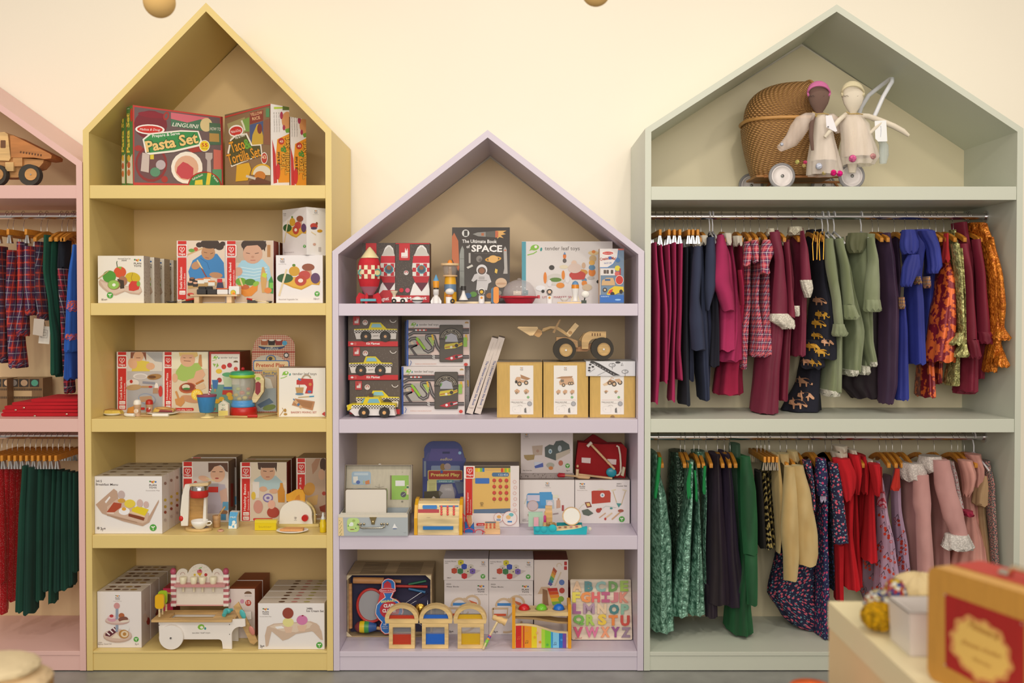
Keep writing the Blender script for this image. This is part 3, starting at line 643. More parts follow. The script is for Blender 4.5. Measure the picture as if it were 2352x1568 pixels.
b.el('ded4cc',560,485,66,28); b.el('c8bcb4',560,488,52,20); b.el('a87a44',685,490,66,26,-.1); b.el('6c4424',665,492,36,14); b.el('dcd0c4',490,545,60,34); b.el('b89468',500,585,70,26,-.1); b.el('b8281c',478,532,14,16); b.ln('8c8a94',20,[(580,540),(690,548)]); b.ln('b88a5c',18,[(570,580),(660,580)]); b.el('b8342c',652,580,18,9)
b.el('ece0d4',705,590,18,46); b.poly('b08868',[(675,590),(720,590),(720,640),(672,640)]); b.el('c8342c',742,620,20,50); b.el('8e96a8',620,690,80,50,.2); b.el('aaa8a8',620,690,72,42,.2); b.poly('b8906c',[(550,670),(660,660),(670,700),(570,720)])
b.rrect(RED,480,765,600,787,8)
c=hb('red and white homemade pizza set box picturing a child in green',759,1171,265,yf,.13,'Homemade Pizza','Pizza Set','dcc8a8',(777,839),ly=(305,400),bot=785,tt=455)
c.rect('e8dcbc',845,268,1165,420); c.poly('c88a54',[(1090,290),(1110,290),(1116,400),(1075,400)]); c.poly('a4bc5c',[(880,440),(930,370),(1080,365),(1125,430),(1100,520),(940,530),(870,500)]); c.el('dca884',985,335,68,66); c.poly('dcb870',[(905,270),(1070,268),(1080,300),(1050,318),(1030,290),(940,290),(915,310)]); c.ln('7a4030',5,[(950,345),(1012,350)]); c.ln('5a3c30',4,[(945,318),(965,320)]); c.ln('5a3c30',4,[(1000,320),(1022,318)])
c.poly('dca884',[(1060,440),(1120,420),(1145,470),(1080,560),(990,560),(980,520),(1040,500)]); c.el('dca884',870,500,26,40)
c.el('b85c34',985,590,78,48,-.1); c.el('8c3c24',985,585,64,38,-.1); c.el('d8d0b0',970,580,36,22); c.el('3c7c34',975,598,34,10); c.poly('d8b890',[(1050,580),(1130,545),(1150,590),(1080,620)]); c.ln('b86a2c',18,[(1060,555),(1130,520)]); c.el('c89068',1010,690,90,32,.2); c.poly('cc8c4c',[(870,690),(950,670),(960,720),(925,760),(880,740)]); c.ln('cc8c4c',18,[(880,620),(905,690)])
c.rrect(RED,868,770,1040,796,12); c.tx('efe0d4','Love play. Learn.',(882,792),(1028,792),13,.01)
c=tbox('small tender-green smoothie maker set box with fruit pictures, dark red side',1178,1455,265,z,yb(815,z),.15,'a83228',side='7c2c20',top='4c3428')
c.rect('e2d6c8',1196,285,1452,560); c.poly('7a9c90',[(1196,560),(1452,560),(1455,810),(1180,810)]); c.poly('6c9484',[(1180,640),(1240,560),(1452,560),(1455,810),(1180,810)])
treelogo(c,1215,325,220)
for x,y,q in ((1310,400,'c83c2c'),(1362,386,'b02c3c'),(1266,440,'e0b83c'),(1270,520,'a8342c')): c.el(q,x,y,22 if q!='e0b83c' else 28,22)
c.poly('8ab04c',[(1210,370),(1240,375),(1225,400)]); c.poly('8ab04c',[(1250,365),(1265,390),(1240,410)]); c.el('6a4c2c',1418,360,22,16,0,12,180,360); c.el('c84a3c',1418,418,18)
c.el('5ca06c',1345,470,50,20); c.poly('b8c49c',[(1300,490),(1392,490),(1380,580),(1316,580)]); c.rect('3c6ca0',1308,580,1388,600); c.poly('b83428',[(1300,610),(1396,610),(1400,650),(1296,650)]); c.poly('3c6ca0',[(1203,518),(1262,518),(1250,598),(1215,598)]); c.ln('ac8c5c',14,[(1232,598),(1232,625)]);
for x,y in ((1250,710),(1290,690),(1360,650),(1372,680)): c.el('d8a42c',x,y,26,20)
c.ln('b04838',10,[(1215,800),(1235,770)])
def eeb(label,crp,outline,col1,col2,yf,zz,strip):
 pass
# gingham pretend play hanging pack, leaning bag with clear pouch
yf2=.22
c=N('hanging_toy_pack','red gingham pretend play pack with a rounded hanging top','toy pack')
c.prism(rr(1562,122,1950,420,110,8)[:0]+[(1785,810),(1562,810),(1562,270)]+arc(1690,222,110,190,270,6)[:]+arc(1840,222,110,270,350,6)+[(1950,270),(1950,420),(1785,420)],yf2,yf2+.004,M('b03c2c:gingham:d8c0a0'))
c.yface(yf2); c.poly('a83c2c',[(1562,262),(1950,262),(1950,270),(1562,270)]); c.el('2c4468',1740,212,120,36,0,18,0,180); c.el('c8b08c',1740,205,124,18)
for x,q in ((1675,'a85c34'),(1740,'2c1c18'),(1805,'8c2c24')): c.poly(q,[(x-34,160),(x+34,160),(x+28,205),(x-28,205)]); c.el('e0d0c0',x,160,24,8)
c.el('4c9cc0',1858,186,22); c.tx('e4d8c8','eeBoo',(1682,248),(1800,248),28,0,.35)
c.rect('b8a48c',1566,480,1785,800); c.el('c8b8a4',1720,350,130,60); c.el('3c6ca0',1735,332,46,40); c.el('c8a45c',1735,332,38,32); c.el('3c3428',1730,325,18,16); c.rrect('3c6c9c',1574,340,1900,438,20); c.rrect('dcbc8c',1582,348,1892,430,18); c.tx('b04424','Pretend Play',(1602,402),(1858,400),34,.02); c.tx('6c5c4c','INSPIRING IMAGINATION',(1630,422),(1800,422),7)
c.rrect('c8a860',1655,432,1830,472,10); c.tx('3c5c84','Best Pals',(1664,468),(1800,468),24,.01); c.tx('3c7ca8','GRAINS',(1684,486),(1760,486),12,.01)
c.poly('d8d0c0',[(1680,490),(1730,510),(1755,590),(1700,600),(1660,560)]); c.poly('a8b0b0',[(1600,600),(1780,590),(1785,800),(1600,800)]); c.poly('607488',[(1610,740),(1720,680),(1760,720),(1640,770)]); c.el('7c8c4c',1720,765,60,26,-.2); c.el('2c2420',1873,295,24,24); c.el('d8d0c8',1873,295,16,16)
c=tbox("white baker's mixing set box picturing a red toy mixer",1790,2224,410,z,yb(850,z),.11,'e2d8ca',side='a08060',top='9a8470')
c.rect('b8904c',1790,412,1806,850); treelogo(c,1835,474,310)
c.ln('a89078',14,arc(2055,515,40,180,340,8)); c.poly('b8302c',[(1965,520),(2000,505),(2110,510),(2115,560),(2108,640),(2040,640),(2060,580),(2040,560),(1965,560)]); c.poly('3c84a8',[(1975,515),(1985,500),(2010,518),(2000,526)]); c.el('c87c3c',2088,558,14); c.el('4c6c9c',2082,624,18,12); c.ln('8c8480',6,[(1990,560),(1990,590)]); c.poly('b88c54',[(1955,585),(2030,585),(2020,640),(1965,640)]); c.el('5c7c94',1992,645,38,10)
c.ln('b89c6c',9,[(1980,675),(2080,668)]); c.ln('3c8cac',11,[(2080,668),(2122,665)]); c.poly('b07c54',[(1950,685),(2130,712),(2110,792),(1922,745)]); c.poly('9c6c44',[(1962,697),(2112,720),(2096,775),(1945,738)]); c.ln('c89c70',24,[(1945,700),(2010,770)]); c.ln('4c6c94',24,[(1975,732),(1990,748)]); c.ln('3c6c94',9,[(1935,688),(1948,702)])
c.tx('a83c2c',"BAKER'S MIXING SET",(1916,818),(2146,818),17); c.ln('a87c34',5,[(1815,840),(1850,790),(1835,770)]); c.el('a87c34',1862,792,12,16); c.el('a87c34',1865,826,16,10); c.poly('b8302c',[(2192,825),(2215,805),(2222,808),(2222,845)])
# foreground toys
PX=lambda px,py,y:P(px,py,y)
def plate(lab,cx,r,y,zz,name='toy_plate',m='e4dccc:plastic',sy=1):
 n=N(name,lab,'toy plate'); c_=P(cx,830,y); R=r*S(y); n.lathe((c_.x,y,zz),[(R*.55,0),(R*.7,.001),(R,.007),(R*.97,.0085),(R*.68,.004),(0,.004)],M(m),28,sy=sy); return n
ya=yb(835,z)
plate('white toy plate with a slice of toy bread, left end of the third yellow shelf',312,82,ya,z)
n=N('toy_bread','yellow toy bread slice on the left white plate','toy food'); w=S(ya); n.prismw([P(236,800,ya)+Vector((0,-.012,0)),P(390,805,ya)+Vector((0,-.012,0)),P(375,780,ya)+Vector((0,.02,0)),P(240,782,ya)+Vector((0,.02,0))],Vector((0,0,-.0001)),M('d8b048')); n.V=[];n.Fc=[];n.MI=[];n.SM=[]
a_=P(236,0,ya).x; b_=P(392,0,ya).x; n.prismw([(a_,ya-.014,z+.006),(b_,ya-.014,z+.006),(b_-.006,ya-.014,z+.017),(a_+.004,ya-.014,z+.019)],Vector((0,.03,0)),M('d8b44c:card')); n.face((0,ya-.0143,0),(0,-1,0)); n.ln('8c4c20',6,[(240,788),(300,776),(390,790)])
plate('white toy plate with a toy meat pie, third yellow shelf',765,140,yb(828,z),z)
yp=yb(822,z); n=N('toy_pie_slice','red and cream toy filled roll on the larger white plate','toy food')
n.prismw([P(668,806,yp),P(850,808,yp),P(858,785,yp),P(760,765,yp),P(688,768,yp)],Vector((0,.03,0)),M('d8a860:card')); n.yface(yp); n.poly('8c3438',[(722,806),(845,808),(850,792),(735,788)]); n.ln('8c4c2c',5,[(700,775),(760,785),(840,782)]); n.poly('d8b04c',[(668,806),(720,806),(730,782),(682,778)])
for k in (0,):
 n=N('toy_plate','orange and cream toy pizza slice leaning behind the salt shaker','toy food'); n.name='toy_pizza_slice'; yy=yp+.02; n.prismw([(P(430,0,yy).x,yy,z+.001),(P(500,0,yy).x,yy,z+.001),(P(496,0,yy).x,yy,z+.028),(P(440,0,yy).x,yy,z+.02)],Vector((0,.008,0)),M('d8903c:card'))
def shaker(lab,cx,w,top,body,bt,bb,capc,bodc,letter,lc,kk,y):
 t=N('toy_shaker',lab,'toy shaker'); sc=S(y); zb=z
 h=lambda py:P(cx,py,y).z
 hb_=h(bt)-zb; ht=h(top)-zb; R=w*sc
 c0=(P(cx,bb,y).x,y,zb)
 t.part('body').lathe(c0,[(R,0),(R,.001),(R*.93,hb_*.2),(R*.86,hb_*.5),(R*.93,hb_*.85),(R*.97,hb_)],M(bodc),24)
 t.part('cap').lathe((c0[0],c0[1],zb+hb_),[(R*1.02,.0003),(R*1.03,(ht-hb_)*.35),(R*.9,(ht-hb_)*.75),(R*.5,(ht-hb_)*.97),(0,ht-hb_)],M(capc),24)
 q=t.part('letter_disc'); q.lathe((c0[0],y-R*.93-.001,zb+hb_*.45),[(R*.62,0),(R*.62,.004)],M(lc),20,'y'); q.face((0,y-R*.93-.0012,0),(0,-1,0)); hh=zb+hb_*.45
 cy=(bt+bb)/2+3; q.tx('efe4d8',letter,(cx-w*.2,cy+w*.32),(cx+w*.25,cy+w*.32),w*.6,.03)
yy=yb(843,z); shaker('wooden toy salt shaker with a cream cap',532,33,695,0,740,843,'e8dccc:plastic','c49c78:wood','S','d8bca0',0,yy)
shaker('wooden toy pepper shaker with a red cap and letter P',640,32,693,0,738,808,'b8281c:plastic','c49c78:wood','P','b03028',0,yb(825,z))
def cutlery(lab,name,pts,hpts,r,mh,zz=None):
 n=N(name,lab,'toy cutlery'); n.part('blade').tube([(P(a,850,y).x,y,z+r*S(y)*.6) for a,y in pts],r*S(.04)*.6,M('c49c68:wood'),8,True); n.part('handle').tube([(P(a,850,y).x,y,z+r*S(y)*1.02) for a,y in hpts],r*S(.04),M(mh),10,True)
y1=yb(850,z); cutlery('toy fork with a white handle in front of the salt shaker','toy_fork',[(412,y1+.05),(425,y1+.02)],[(425,y1+.02),(440,y1),(505,y1-.004)],16,'e8e0d4:plastic')
cutlery('toy knife with a white handle in front of the pepper shaker','toy_knife',[(560,y1),(670,y1)],[(670,y1),(812,y1-.003)],15,'e8e0d4:plastic')
y1=yb(857,z)
cutlery('toy spatula with a red handle end in front of the blender','toy_spatula',[(1320,y1+.01),(1525,y1-.002)],[(1525,y1-.002),(1612,y1)],14,'b81c18:plastic')
cutlery('long wooden toy spoon beside the blender, red tip near the shelf edge','toy_spoon',[(1618,y1-.002),(1790,yb(832,z))],[(1790,yb(832,z)),(1795,yb(831,z))],9,'c49c68:wood')
# sundae cup
t=N('toy_sundae_cup','blue toy sundae cup with a striped straw and lemon slice','toy cup'); y=yb(856,z)
t.part('foot').lat(1163,[(810,20),(828,24),(838,30),(845,62),(852,64)],y,M('dcc080:wood'));
t.part('bowl').lat(1155,[(650,84),(654,86),(660,84),(800,62),(806,54),(812,20)],y,M('3c84b8:card'))
t.part('rim_trim').lat(1155,[(645,86),(655,87.5),(664,85.5)],y,M('8c3c54'))
r_=t.part('rim_trim')
s_=t.part('lemon_slice'); s_.disc(1066,648,50,y-.004,y+.004,M('e8b420:plastic')); s_.yface(y-.0042)
s_.el('f0d468',1066,648,40,40)
for k in range(5):
 a=k*math.pi/5; s_.ln('e8b420',5,[(1066-38*math.cos(a),648-38*math.sin(a)),(1066+38*math.cos(a),648+38*math.sin(a))])
w=t.part('straw'); p0=P(1168,668,y); p1=P(1196,585,y)
for k in range(8): w.tube([p0.lerp(p1,k/8),p0.lerp(p1,(k+1)/8)],.0033,M('a83c44' if k%2 else 'ecdcd0'),8,True)
t.kids=[k for k in t.kids if k.V]
# milk carton
y=yb(845,z); t=N('toy_milk_carton','small white toy milk carton with a smiling face','toy carton'); t.prism([(1260,845),(1348,845),(1348,735),(1303,706),(1260,735)],y,y+.02,M('e4d8c0:card')); t.bx(1299,696,1307,712,y+.008,y+.012,M('e4d8c0:card'))
t.yface(y); t.rect('dcc468',1262,795,1346,843); t.ln('c8bca4',3,[(1262,735),(1346,735)]); t.tx('5c5044','MILK',(1285,793),(1328,791),10,.02); t.ln('4c7c5c',3,arc(1303,765,10,20,160,6)); t.el('5c8c5c',1297,745,4); t.el('5c8c5c',1312,745,4)
# blender
y=yb(836,z)+.03; t=N('toy_blender','toy blender with a red base, blue ring, clear jug and green lid','toy blender')
t.part('base','red wooden base').lat(1488,[(775,108),(782,114),(790,118),(838,122),(844,118)],y,M('b8201c:plastic'),32)
t.part('ring','blue ring').lat(1482,[(715,92),(718,94),(742,96),(744,102),(772,106),(774,104)],y,M('4a8cc0:plastic'),32)
g=t.part('jug','clear plastic jug'); g.lat(1482,[(514,104),(516,105),(640,94),(714,90),(713,87),(640,91),(517,101)],y,M('e8e4d0:clear'),32)
l=t.part('lid'); l.lat(1481,[(486,118),(490,120),(508,118),(514,108)],y,M('a4c828:plastic'),32); l.lat(1478,[(451,60),(454,86),(462,106),(478,112),(486,112)],y,M('3c9c6c:plastic'),32); l.ell(1482,435,16,16,y,M('b82028:plastic'))
h=t.part('handle');
ho=[(1560,478),(1640,482),(1672,530),(1668,640),(1600,738),(1568,738),(1562,700),(1590,620),(1596,540),(1580,505),(1560,505)]
h.prism(ho,y-.008,y+.008,M('dcc490:wood')); h.yface(y-.0082); h.poly('8c2c34',[(1595,560),(1620,548),(1642,565),(1640,640),(1615,672),(1592,650)]); h.el('8ab84c',1618,522,22,14)
crop(180,740,3.92)
for i,(x,yy,c_,r) in enumerate(((1475,635,'b83420',26),(1530,600,'c83c24',20),(1440,600,'a8b43c',22),(1420,655,'c8a83c',22),(1500,680,'d8c05c',24),(1545,680,'8c3428',18),(1450,690,'d0b040',22),(1530,640,'98ac38',18))):
 n=N('toy_fruit_piece',['red round','dark red','green','mustard yellow','pale yellow','brownish red','golden','leaf green'][i]+' toy fruit piece inside the clear blender jug','toy food','fruit pieces in the blender'); n.ell(x,yy,r,r*.8,y-.004+(i%3)*.006,M(c_+':plastic'),n=12,m=8)
I0=snap(I0,z)
# ======== yellow unit, fourth niche ========
z=SZ['y4']; crop(180,1000,3.92)
yf=yb(882,z)
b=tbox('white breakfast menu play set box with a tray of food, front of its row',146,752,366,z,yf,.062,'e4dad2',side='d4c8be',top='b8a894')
b.tx(INK,'3415',(158,420),(212,420),20,.01); b.tx(INK,'Breakfast Menu',(158,448),(356,450),19,.01); planlogo(b,638,404,66); b.tx(INK,'3y+',(200,850),(246,850),25,.01); b.el('8a8078',180,832,12,12); badge(b,674,828,31)
b.poly('b8957c',[(158,620),(320,478),(350,500),(360,570),(300,610),(640,720),(725,575),(725,600),(640,780),(580,815),(400,770),(215,700)]); b.poly('c8a890',[(350,570),(640,700),(620,770),(580,790),(260,700),(260,640)]); b.poly('e4dad2',[(240,595),(282,545),(290,558),(250,610)])
b.poly('a84424',[(255,690),(320,600),(392,610),(385,645),(325,690)]); b.poly('dcc4b0',[(255,690),(325,690),(320,705),(258,700)]); b.el('bca49c',388,532,32,38); b.el('c8943c',390,585,34,20); b.el('dcc040',465,612,50,38); b.el('e8e0dc',415,680,50,34); b.el('d89830',412,660,20,15); b.poly('7c3818',[(455,700),(600,735),(590,765),(452,725)]); b.poly('dcc020',[(485,655),(540,632),(635,665),(600,722),(482,690)]); b.poly('dcb890',[(455,690),(480,680),(602,722),(600,738)]); b.el('c8a89c',555,608,28,36); b.el('c8a89c',612,620,24,30); b.ln('a88468',8,[(260,715),(530,780)])
fside(b,'R')
for i,(yy,c_) in enumerate(((430,'8c6c5c'),(580,'c8ac34'),(640,'bc9c3c'),(690,'8c3c24'),(760,'b8a8a0'))): b.el(c_,782,yy,12,14)
def topmarks(b):
 spots_top(b,('6a5444','8c7458'),1,4,.12,.9,.5,.5,.012)
topmarks(b)
rows(b,4,.064,['white breakfast menu play set box, second in its row','white breakfast menu play set box, third in its row','white breakfast menu play set box, fourth in its row','white breakfast menu play set box, rearmost of its row'])
yf=yb(780,z)
b=hb('red and white coffee maker set box picturing a child',936,1350,234,yf,.085,None,None,'cfc0b4',(948,1022),ly=(286,372),bot=780,zz=z,side='7a6458',top='a89484')
b.poly('b0a4ac',[(1150,470),(1230,430),(1320,440),(1345,560),(1340,700),(1160,700)]); b.poly('5c3c2c',[(1170,245),(1345,245),(1348,330),(1325,320),(1290,260),(1215,270),(1195,320),(1172,330)]); b.el('d8a888',1255,345,66,74); b.poly('5c3c2c',[(1180,245),(1335,245),(1325,300),(1280,265),(1225,280),(1195,320)])
b.ln('4a2c20',6,[(1205,325),(1235,325)]); b.ln('4a2c20',6,[(1270,325),(1300,325)]); b.el('a84c40',1248,384,18,7); b.el('d8a888',1130,385,50,24,.2); b.ln('d8c08c',9,[(1150,380),(1230,410)]); b.el('c0342c',1055,424,16); b.rect('a09898',1168,430,1262,460); b.rect('c0342c',1170,460,1260,510); b.poly('c8a08c',[(1270,500),(1335,470),(1345,600),(1290,610)]); b.rect('5c96b4',1300,595,1352,670); b.el('8c6444',1310,690,36,20); b.rect('4c84a8',1285,705,1330,760)
fside(b,'R'); b.rect('8c2c24',1370,430,1395,640)
rows(b,1,.11,'rear coffee maker set box')
b=hb('red and white healthy basics set box picturing a child, front one',1457,1875,240,yb(770,z),.075,'Healthy Basics','Gesunde Kost','d4c0a8',(1472,1545),ly=(286,372),bot=765,zz=z,side='7c2820',tt=435,top='9c8c6c')
b.rect('dccab0',1556,243,1872,440); b.poly('a8bcbc',[(1580,400),(1640,360),(1780,360),(1840,420),(1830,480),(1620,490)]); b.poly('4c3428',[(1615,243),(1790,243),(1785,330),(1760,270),(1650,270),(1640,310),(1620,300)]); b.el('d0a080',1706,330,66,72); b.poly('4c3428',[(1640,243),(1775,243),(1765,290),(1650,290)]); b.ln('4a2c20',6,[(1665,318),(1695,322)]); b.ln('4a2c20',6,[(1725,322),(1755,318)]); b.ln('a85848',7,[(1690,372),(1722,372)]); b.el('d0a080',1665,480,36,24); b.el('d0a080',1760,500,40,22)
b.rect('dcd0c4',1570,415,1630,560); b.el('7c6ca0',1708,560,46,40); b.el('c8bcc4',1708,560,34,28); b.el('7c6ca0',1708,560,16,12); b.poly('c88428',[(1800,600),(1795,500),(1815,460),(1818,425),(1840,425),(1845,460),(1860,500),(1858,600)]); b.el('a84030',1755,690,56,50); b.el('c88c7c',1620,640,42,60); b.el('dca890',1740,620,34,40); b.el('d8b43c',1578,540,20,36); b.rrect(RED,1576,742,1750,764,9); b.tx('efe0d4','Love play. Learn.',(1590,762),(1738,762),12)
rows(b,1,.085,'rear healthy basics set box')
b=hb('red and white toaster set box cut by the right side panel',1962,2226,203,yb(772,z)+.03,.14,'Toaster Set',None,'b08c74',(1974,2040),ly=(250,335),bot=720,zz=z,side='8c2c24',tt=375,top='9c8468')
b.rect('b89c84',2046,206,2226,720); b.poly('a87c60',[(2100,260),(2140,206),(2180,206),(2150,300),(2110,350)]); b.el('4c3024',2205,260,30,60); b.el('c89c80',2190,350,30,50); b.el('a84030',2212,520,18); b.el('c89040',2080,480,50,60,.4); b.poly('c8a064',[(2060,560),(2160,530),(2150,620),(2070,640)]); b.poly('8c3c28',[(2170,640),(2226,620),(2226,690),(2180,680)]); b.tx('e4d4c4','Love play. Learn.',(2130,712),(2224,712),12)
# coffee machine
y=yb(865,z)+.028; t=N('toy_coffee_machine','white and wooden toy coffee machine with a red band','toy coffee machine'); cw=M('e6dccc:plastic')
yb_=P(1080,855,y); R=120*S(y)
bs=t.part('base'); bs.lathe((P(1085,850,y).x,y,z),[(R,0),(R,.0085),(R*.97,.0095)],M('c8a468:wood'),32,sy=.62)
X=lambda px:P(px,850,y).x; h=lambda py:P(1100,py,y).z
sd=t.part('side_panel'); f=[(975,812),(925,800),(918,700),(935,520),(965,432),(1020,432),(1010,480),(1000,600),(992,812)]
sd.prism([(925,812),(918,690),(932,540),(960,440),(1165,420),(1165,445),(1010,450),(998,500),(985,812)],y+.0,y+.012,cw)
b2=t.part('back_panel'); b2.prism([(990,812),(1000,455),(1150,455),(1142,812)],y+.018,y+.026,M('c09050:wood'))
tp=t.part('top'); tp.prism([(1000,442),(1170,424),(1170,440),(1165,452),(1005,460)],y-.01,y+.026,M('d0b080:wood'))
sp=t.part('side_panel'); sp.prism([(1118,812),(1148,812),(1152,560),(1160,460),(1135,460)],y+.0,y+.017,cw)
hd=t.part('brew_head'); hd.lat(1092,[(448,70),(452,74),(488,76)],y-.004,M('a8a4a0:metal')); hd.lat(1088,[(488,78),(540,80),(552,74)],y-.004,M('c0241c:card'))
kn=t.part('knob','red knob'); kn.ell(928,745,22,28,y+.004,M('c0201c:plastic'))
mt=t.part('drip_mat'); mt.lathe((X(1095),y,z+.0096),[(R*.66,0),(R*.66,.0008)],M('8a807c:speck:4c4440'),24,sy=.6)
# cup
n=N('toy_cup','white toy cup on the base of the coffee machine','toy cup'); yc=y-.018; zc=z+.0108; cx=P(1092,790,yc).x; R=75*S(yc)
n.part('bowl').lathe((cx,yc,zc),[(R*.5,0),(R*.56,.002),(R*.78,.008),(R*.95,.018),(R,.029),(R*.96,.029),(R*.7,.01),(0,.006)],M('ece4d8:gloss'),28)
n.part('handle').tube([(cx+R*.93,yc,zc+.024),(cx+R*1.3,yc,zc+.025),(cx+R*1.45,yc,zc+.019),(cx+R*1.25,yc,zc+.012),(cx+R*.86,yc,zc+.011)],.0026,M('ece4d8:gloss'),8,True)
n=N('toy_beaker','small wooden toy beaker right of the coffee machine','toy cup'); yw=yb(828,z)+.01; n.lat(1245,[(722,33),(724,36),(826,32),(828,30)],yw,M('bc9060:wood'))
n=N('toy_spoon','wooden toy spoon standing in the small beaker','toy spoon'); n.tube([(1262,720,yw-.005),(1285,690,yw-.005),(1320,640,yw-.005)],7,M('c8a068:wood'),8,taper=[5,6,9])
y=yb(865,z); n=N('coffee_pod','small flat wooden toy coffee pod on the shelf','toy pod'); n.lathe((P(1280,850,y+.008).x,y+.01,z),[(28*S(y),0),(28*S(y),.004),(20*S(y),.006),(0,.006)],M('c49478:wood'),20); n.lathe((P(1280,850,y+.008).x,y+.01,z+.0062),[(12*S(y),0),(0,.001)],M('a83428'),12)
y=yb(838,z); n=N('toy_milk_carton','blue and white toy milk carton between the beaker and the butter','toy carton'); n.prism([(1350,838),(1425,838),(1425,735),(1438,690),(1365,686),(1356,735)],y,y+.028,M('5aa4d0:card'),side=M('dcd4cc:card')); n.yface(y); n.tx('dce4e8','MILK',(1368,742),(1420,740),14,.02); n.poly('e4e4e0',[(1352,838),(1352,810),(1378,815),(1385,790),(1410,798),(1424,790),(1424,838)]); n.el('e4e4e0',1400,780,16,16); n.poly('5aa4d0',[(1385,812),(1402,805),(1405,828),(1390,830)])
y=yb(852,z); n=N('toy_butter','yellow toy butter block with a lighter wrapper lid','toy food'); n.bx(1588,788,1780,852,y,y+.022,M('d8bc10:plastic')); l=n.part('lid'); l.bx(1588,762,1784,787,y+.001,y+.023,M('dcc430:plastic')); n.yface(y); n.tx('b89c10','butter',(1625,830),(1740,830),22)
# toaster
y=yb(820,z); t=N('toy_toaster','white toy toaster with a red knob on a wooden base','toy toaster')
bs=t.part('base'); bs.bx(1798,800,2165,826,y-.004,y+.05,M('c8b070:wood'))
bd=t.part('body'); bd.prism([(1806,800)]+[(1812,740)]+arc(1958,715,146,190,350,14,ry=126)+[(2102,740),(2110,800)],y,y+.046,cw); bd.bev=.003
q=t.part('emblem'); q.yface(y-.0002); heart(q,'6c5c54',1955,745,12,3); q.tx('6c5c54','Hape',(1942,768),(1968,768),6)
q=t.part('knob','red knob'); q.disc(2038,748,29,y-.012,y,M('b81c18:plastic'))
q=t.part('lever'); q.tube([(2110,715,y+.02),(2140,712,y+.018),(2146,716,y+.018)],7,M('a8a49c:metal'),8)
q=t.part('slot_guard'); q.prism([(2050,595)]+arc(2000,720,136,295,355,8)+[(2136,800),(2120,800)]+arc(2000,720,120,355,300,8),y+.012,y+.03,M('d0b478:wood'))
n=N('toy_toast','orange toy toast slice standing up in the toaster','toy food'); n.prism([(1875,590),(1868,530),(1900,520),(1950,490),(1985,482),(2020,490),(2040,530),(2040,600),(2000,602),(1900,598)],y+.016,y+.024,M('d8982c:card')); n.yface(y+.0158); n.poly('c07818',[(1940,590),(1965,545),(1990,530),(2000,590)])
ypl=yb(866,z); n=plate('white toy plate with toast, in front of the toaster',1927,146,ypl,z,m='ece6dc:gloss',sy=.75);
n=N('toy_toast','toy toast slice lying on the white plate','toy food'); c_=P(1925,850,ypl); n.prismw([(c_.x-.042,ypl-.014,z+.0046),(c_.x+.042,ypl-.018,z+.0046),(c_.x+.040,ypl+.018,z+.0046),(c_.x-.026,ypl+.02,z+.0046)],Vector((0,0,.009)),M('d8985c:card'))
y=yb(868,z); n=N('toy_bottle','yellow toy baby bottle with a white teat at the right edge','toy bottle'); n.part('bottle').lat(2203,[(754,22),(758,24),(776,24),(780,30),(862,30),(868,27)],y,M('d8b818:plastic')); n.part('teat').lat(2203,[(692,5),(702,9),(720,10),(735,16),(753,18)],y,M('d0d0cc:gloss'))
crop()
I0=snap(I0,z)
# ======== yellow unit, bottom niche ========
z=SZ['y5']; crop(180,1260,3.92)
yf=YZ(888,z)
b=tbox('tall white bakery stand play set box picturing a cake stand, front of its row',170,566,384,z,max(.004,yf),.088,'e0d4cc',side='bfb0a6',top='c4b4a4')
planlogo(b,333,416,40); b.tx('8a7c74','Bakery Stand Set',(178,864),(300,860),13); b.tx('8a7c74','3489',(178,848),(215,848),10); b.tx('7a6c64','3y+',(510,864),(545,864),16); badge(b,521,814,23)
b.el('c88c88',347,512,27,28); b.rect('8c94a4',337,538,360,745); b.el('c09c90',352,648,110,36); b.el('d0b4a8',352,638,108,32); b.el('c8929c',305,630,42,26); b.el('dcb8b8',305,612,40,18); b.el('b03434',300,603,18,14); b.el('a85c34',390,600,26,24); b.el('7c4c3c',405,632,44,24,-.1); b.el('dcccb8',420,650,44,10,-.1); b.rect('8c94a4',337,588,360,634)
b.el('b89c8c',355,785,130,58); b.el('c8ac9c',355,775,128,54); b.poly('5c2430',[(245,760),(330,700),(348,745),(285,790),(245,780)]); b.ln('e0d0c8',12,[(255,750),(285,775)]); b.ln('e0d0c8',12,[(285,728),(315,755)]); b.ln('e0d0c8',12,[(312,708),(338,735)]); b.poly('dccab4',[(300,800),(345,755),(385,808)]); b.el('dcd4cc',425,715,36,30); b.el('b07c3c',412,765,46,40,.2); b.el('d8c0a0',418,765,34,30); b.el('b07c3c',418,765,16,16); b.rect('8c94a4',338,690,358,745)
fside(b,'R'); b.el('8c3428',628,650,16,34); b.ln('b09c94',8,[(600,560),(600,480)]); b.el('c0a898',600,620,22,40)
a,bb,bk=b.A,b.B,b.bk
for j in range(2):
 for i in range(4):
  c=a+(bb-a)*(.2+.19*i)+bk*(.28+.42*j); zz=b.z1+.0005
  b.add([Vector((c.x+.013*math.cos(t*math.pi/5),c.y+.010*math.sin(t*math.pi/5),zz)) for t in range(10)],[list(range(10))],M(('6a4430','5c3c2c','8c7464','9c7c4c')[(i+j)%4]))
rows(b,3,.092,['tall white bakery stand set box, second in its row','tall white bakery stand set box, third in its row','tall white bakery stand set box, rearmost of its row'])
yf=YZ(903,z)
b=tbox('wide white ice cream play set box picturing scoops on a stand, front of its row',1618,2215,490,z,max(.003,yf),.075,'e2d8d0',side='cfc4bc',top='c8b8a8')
planlogo(b,1658,532,56); b.tx(INK,'3486',(2055,545),(2108,545),17,.01); b.tx(INK,'Ice Cream Set',(2055,566),(2210,568),17,.01); b.tx(INK,'3y+',(1638,886),(1676,886),22,.02); badge(b,2170,866,28)
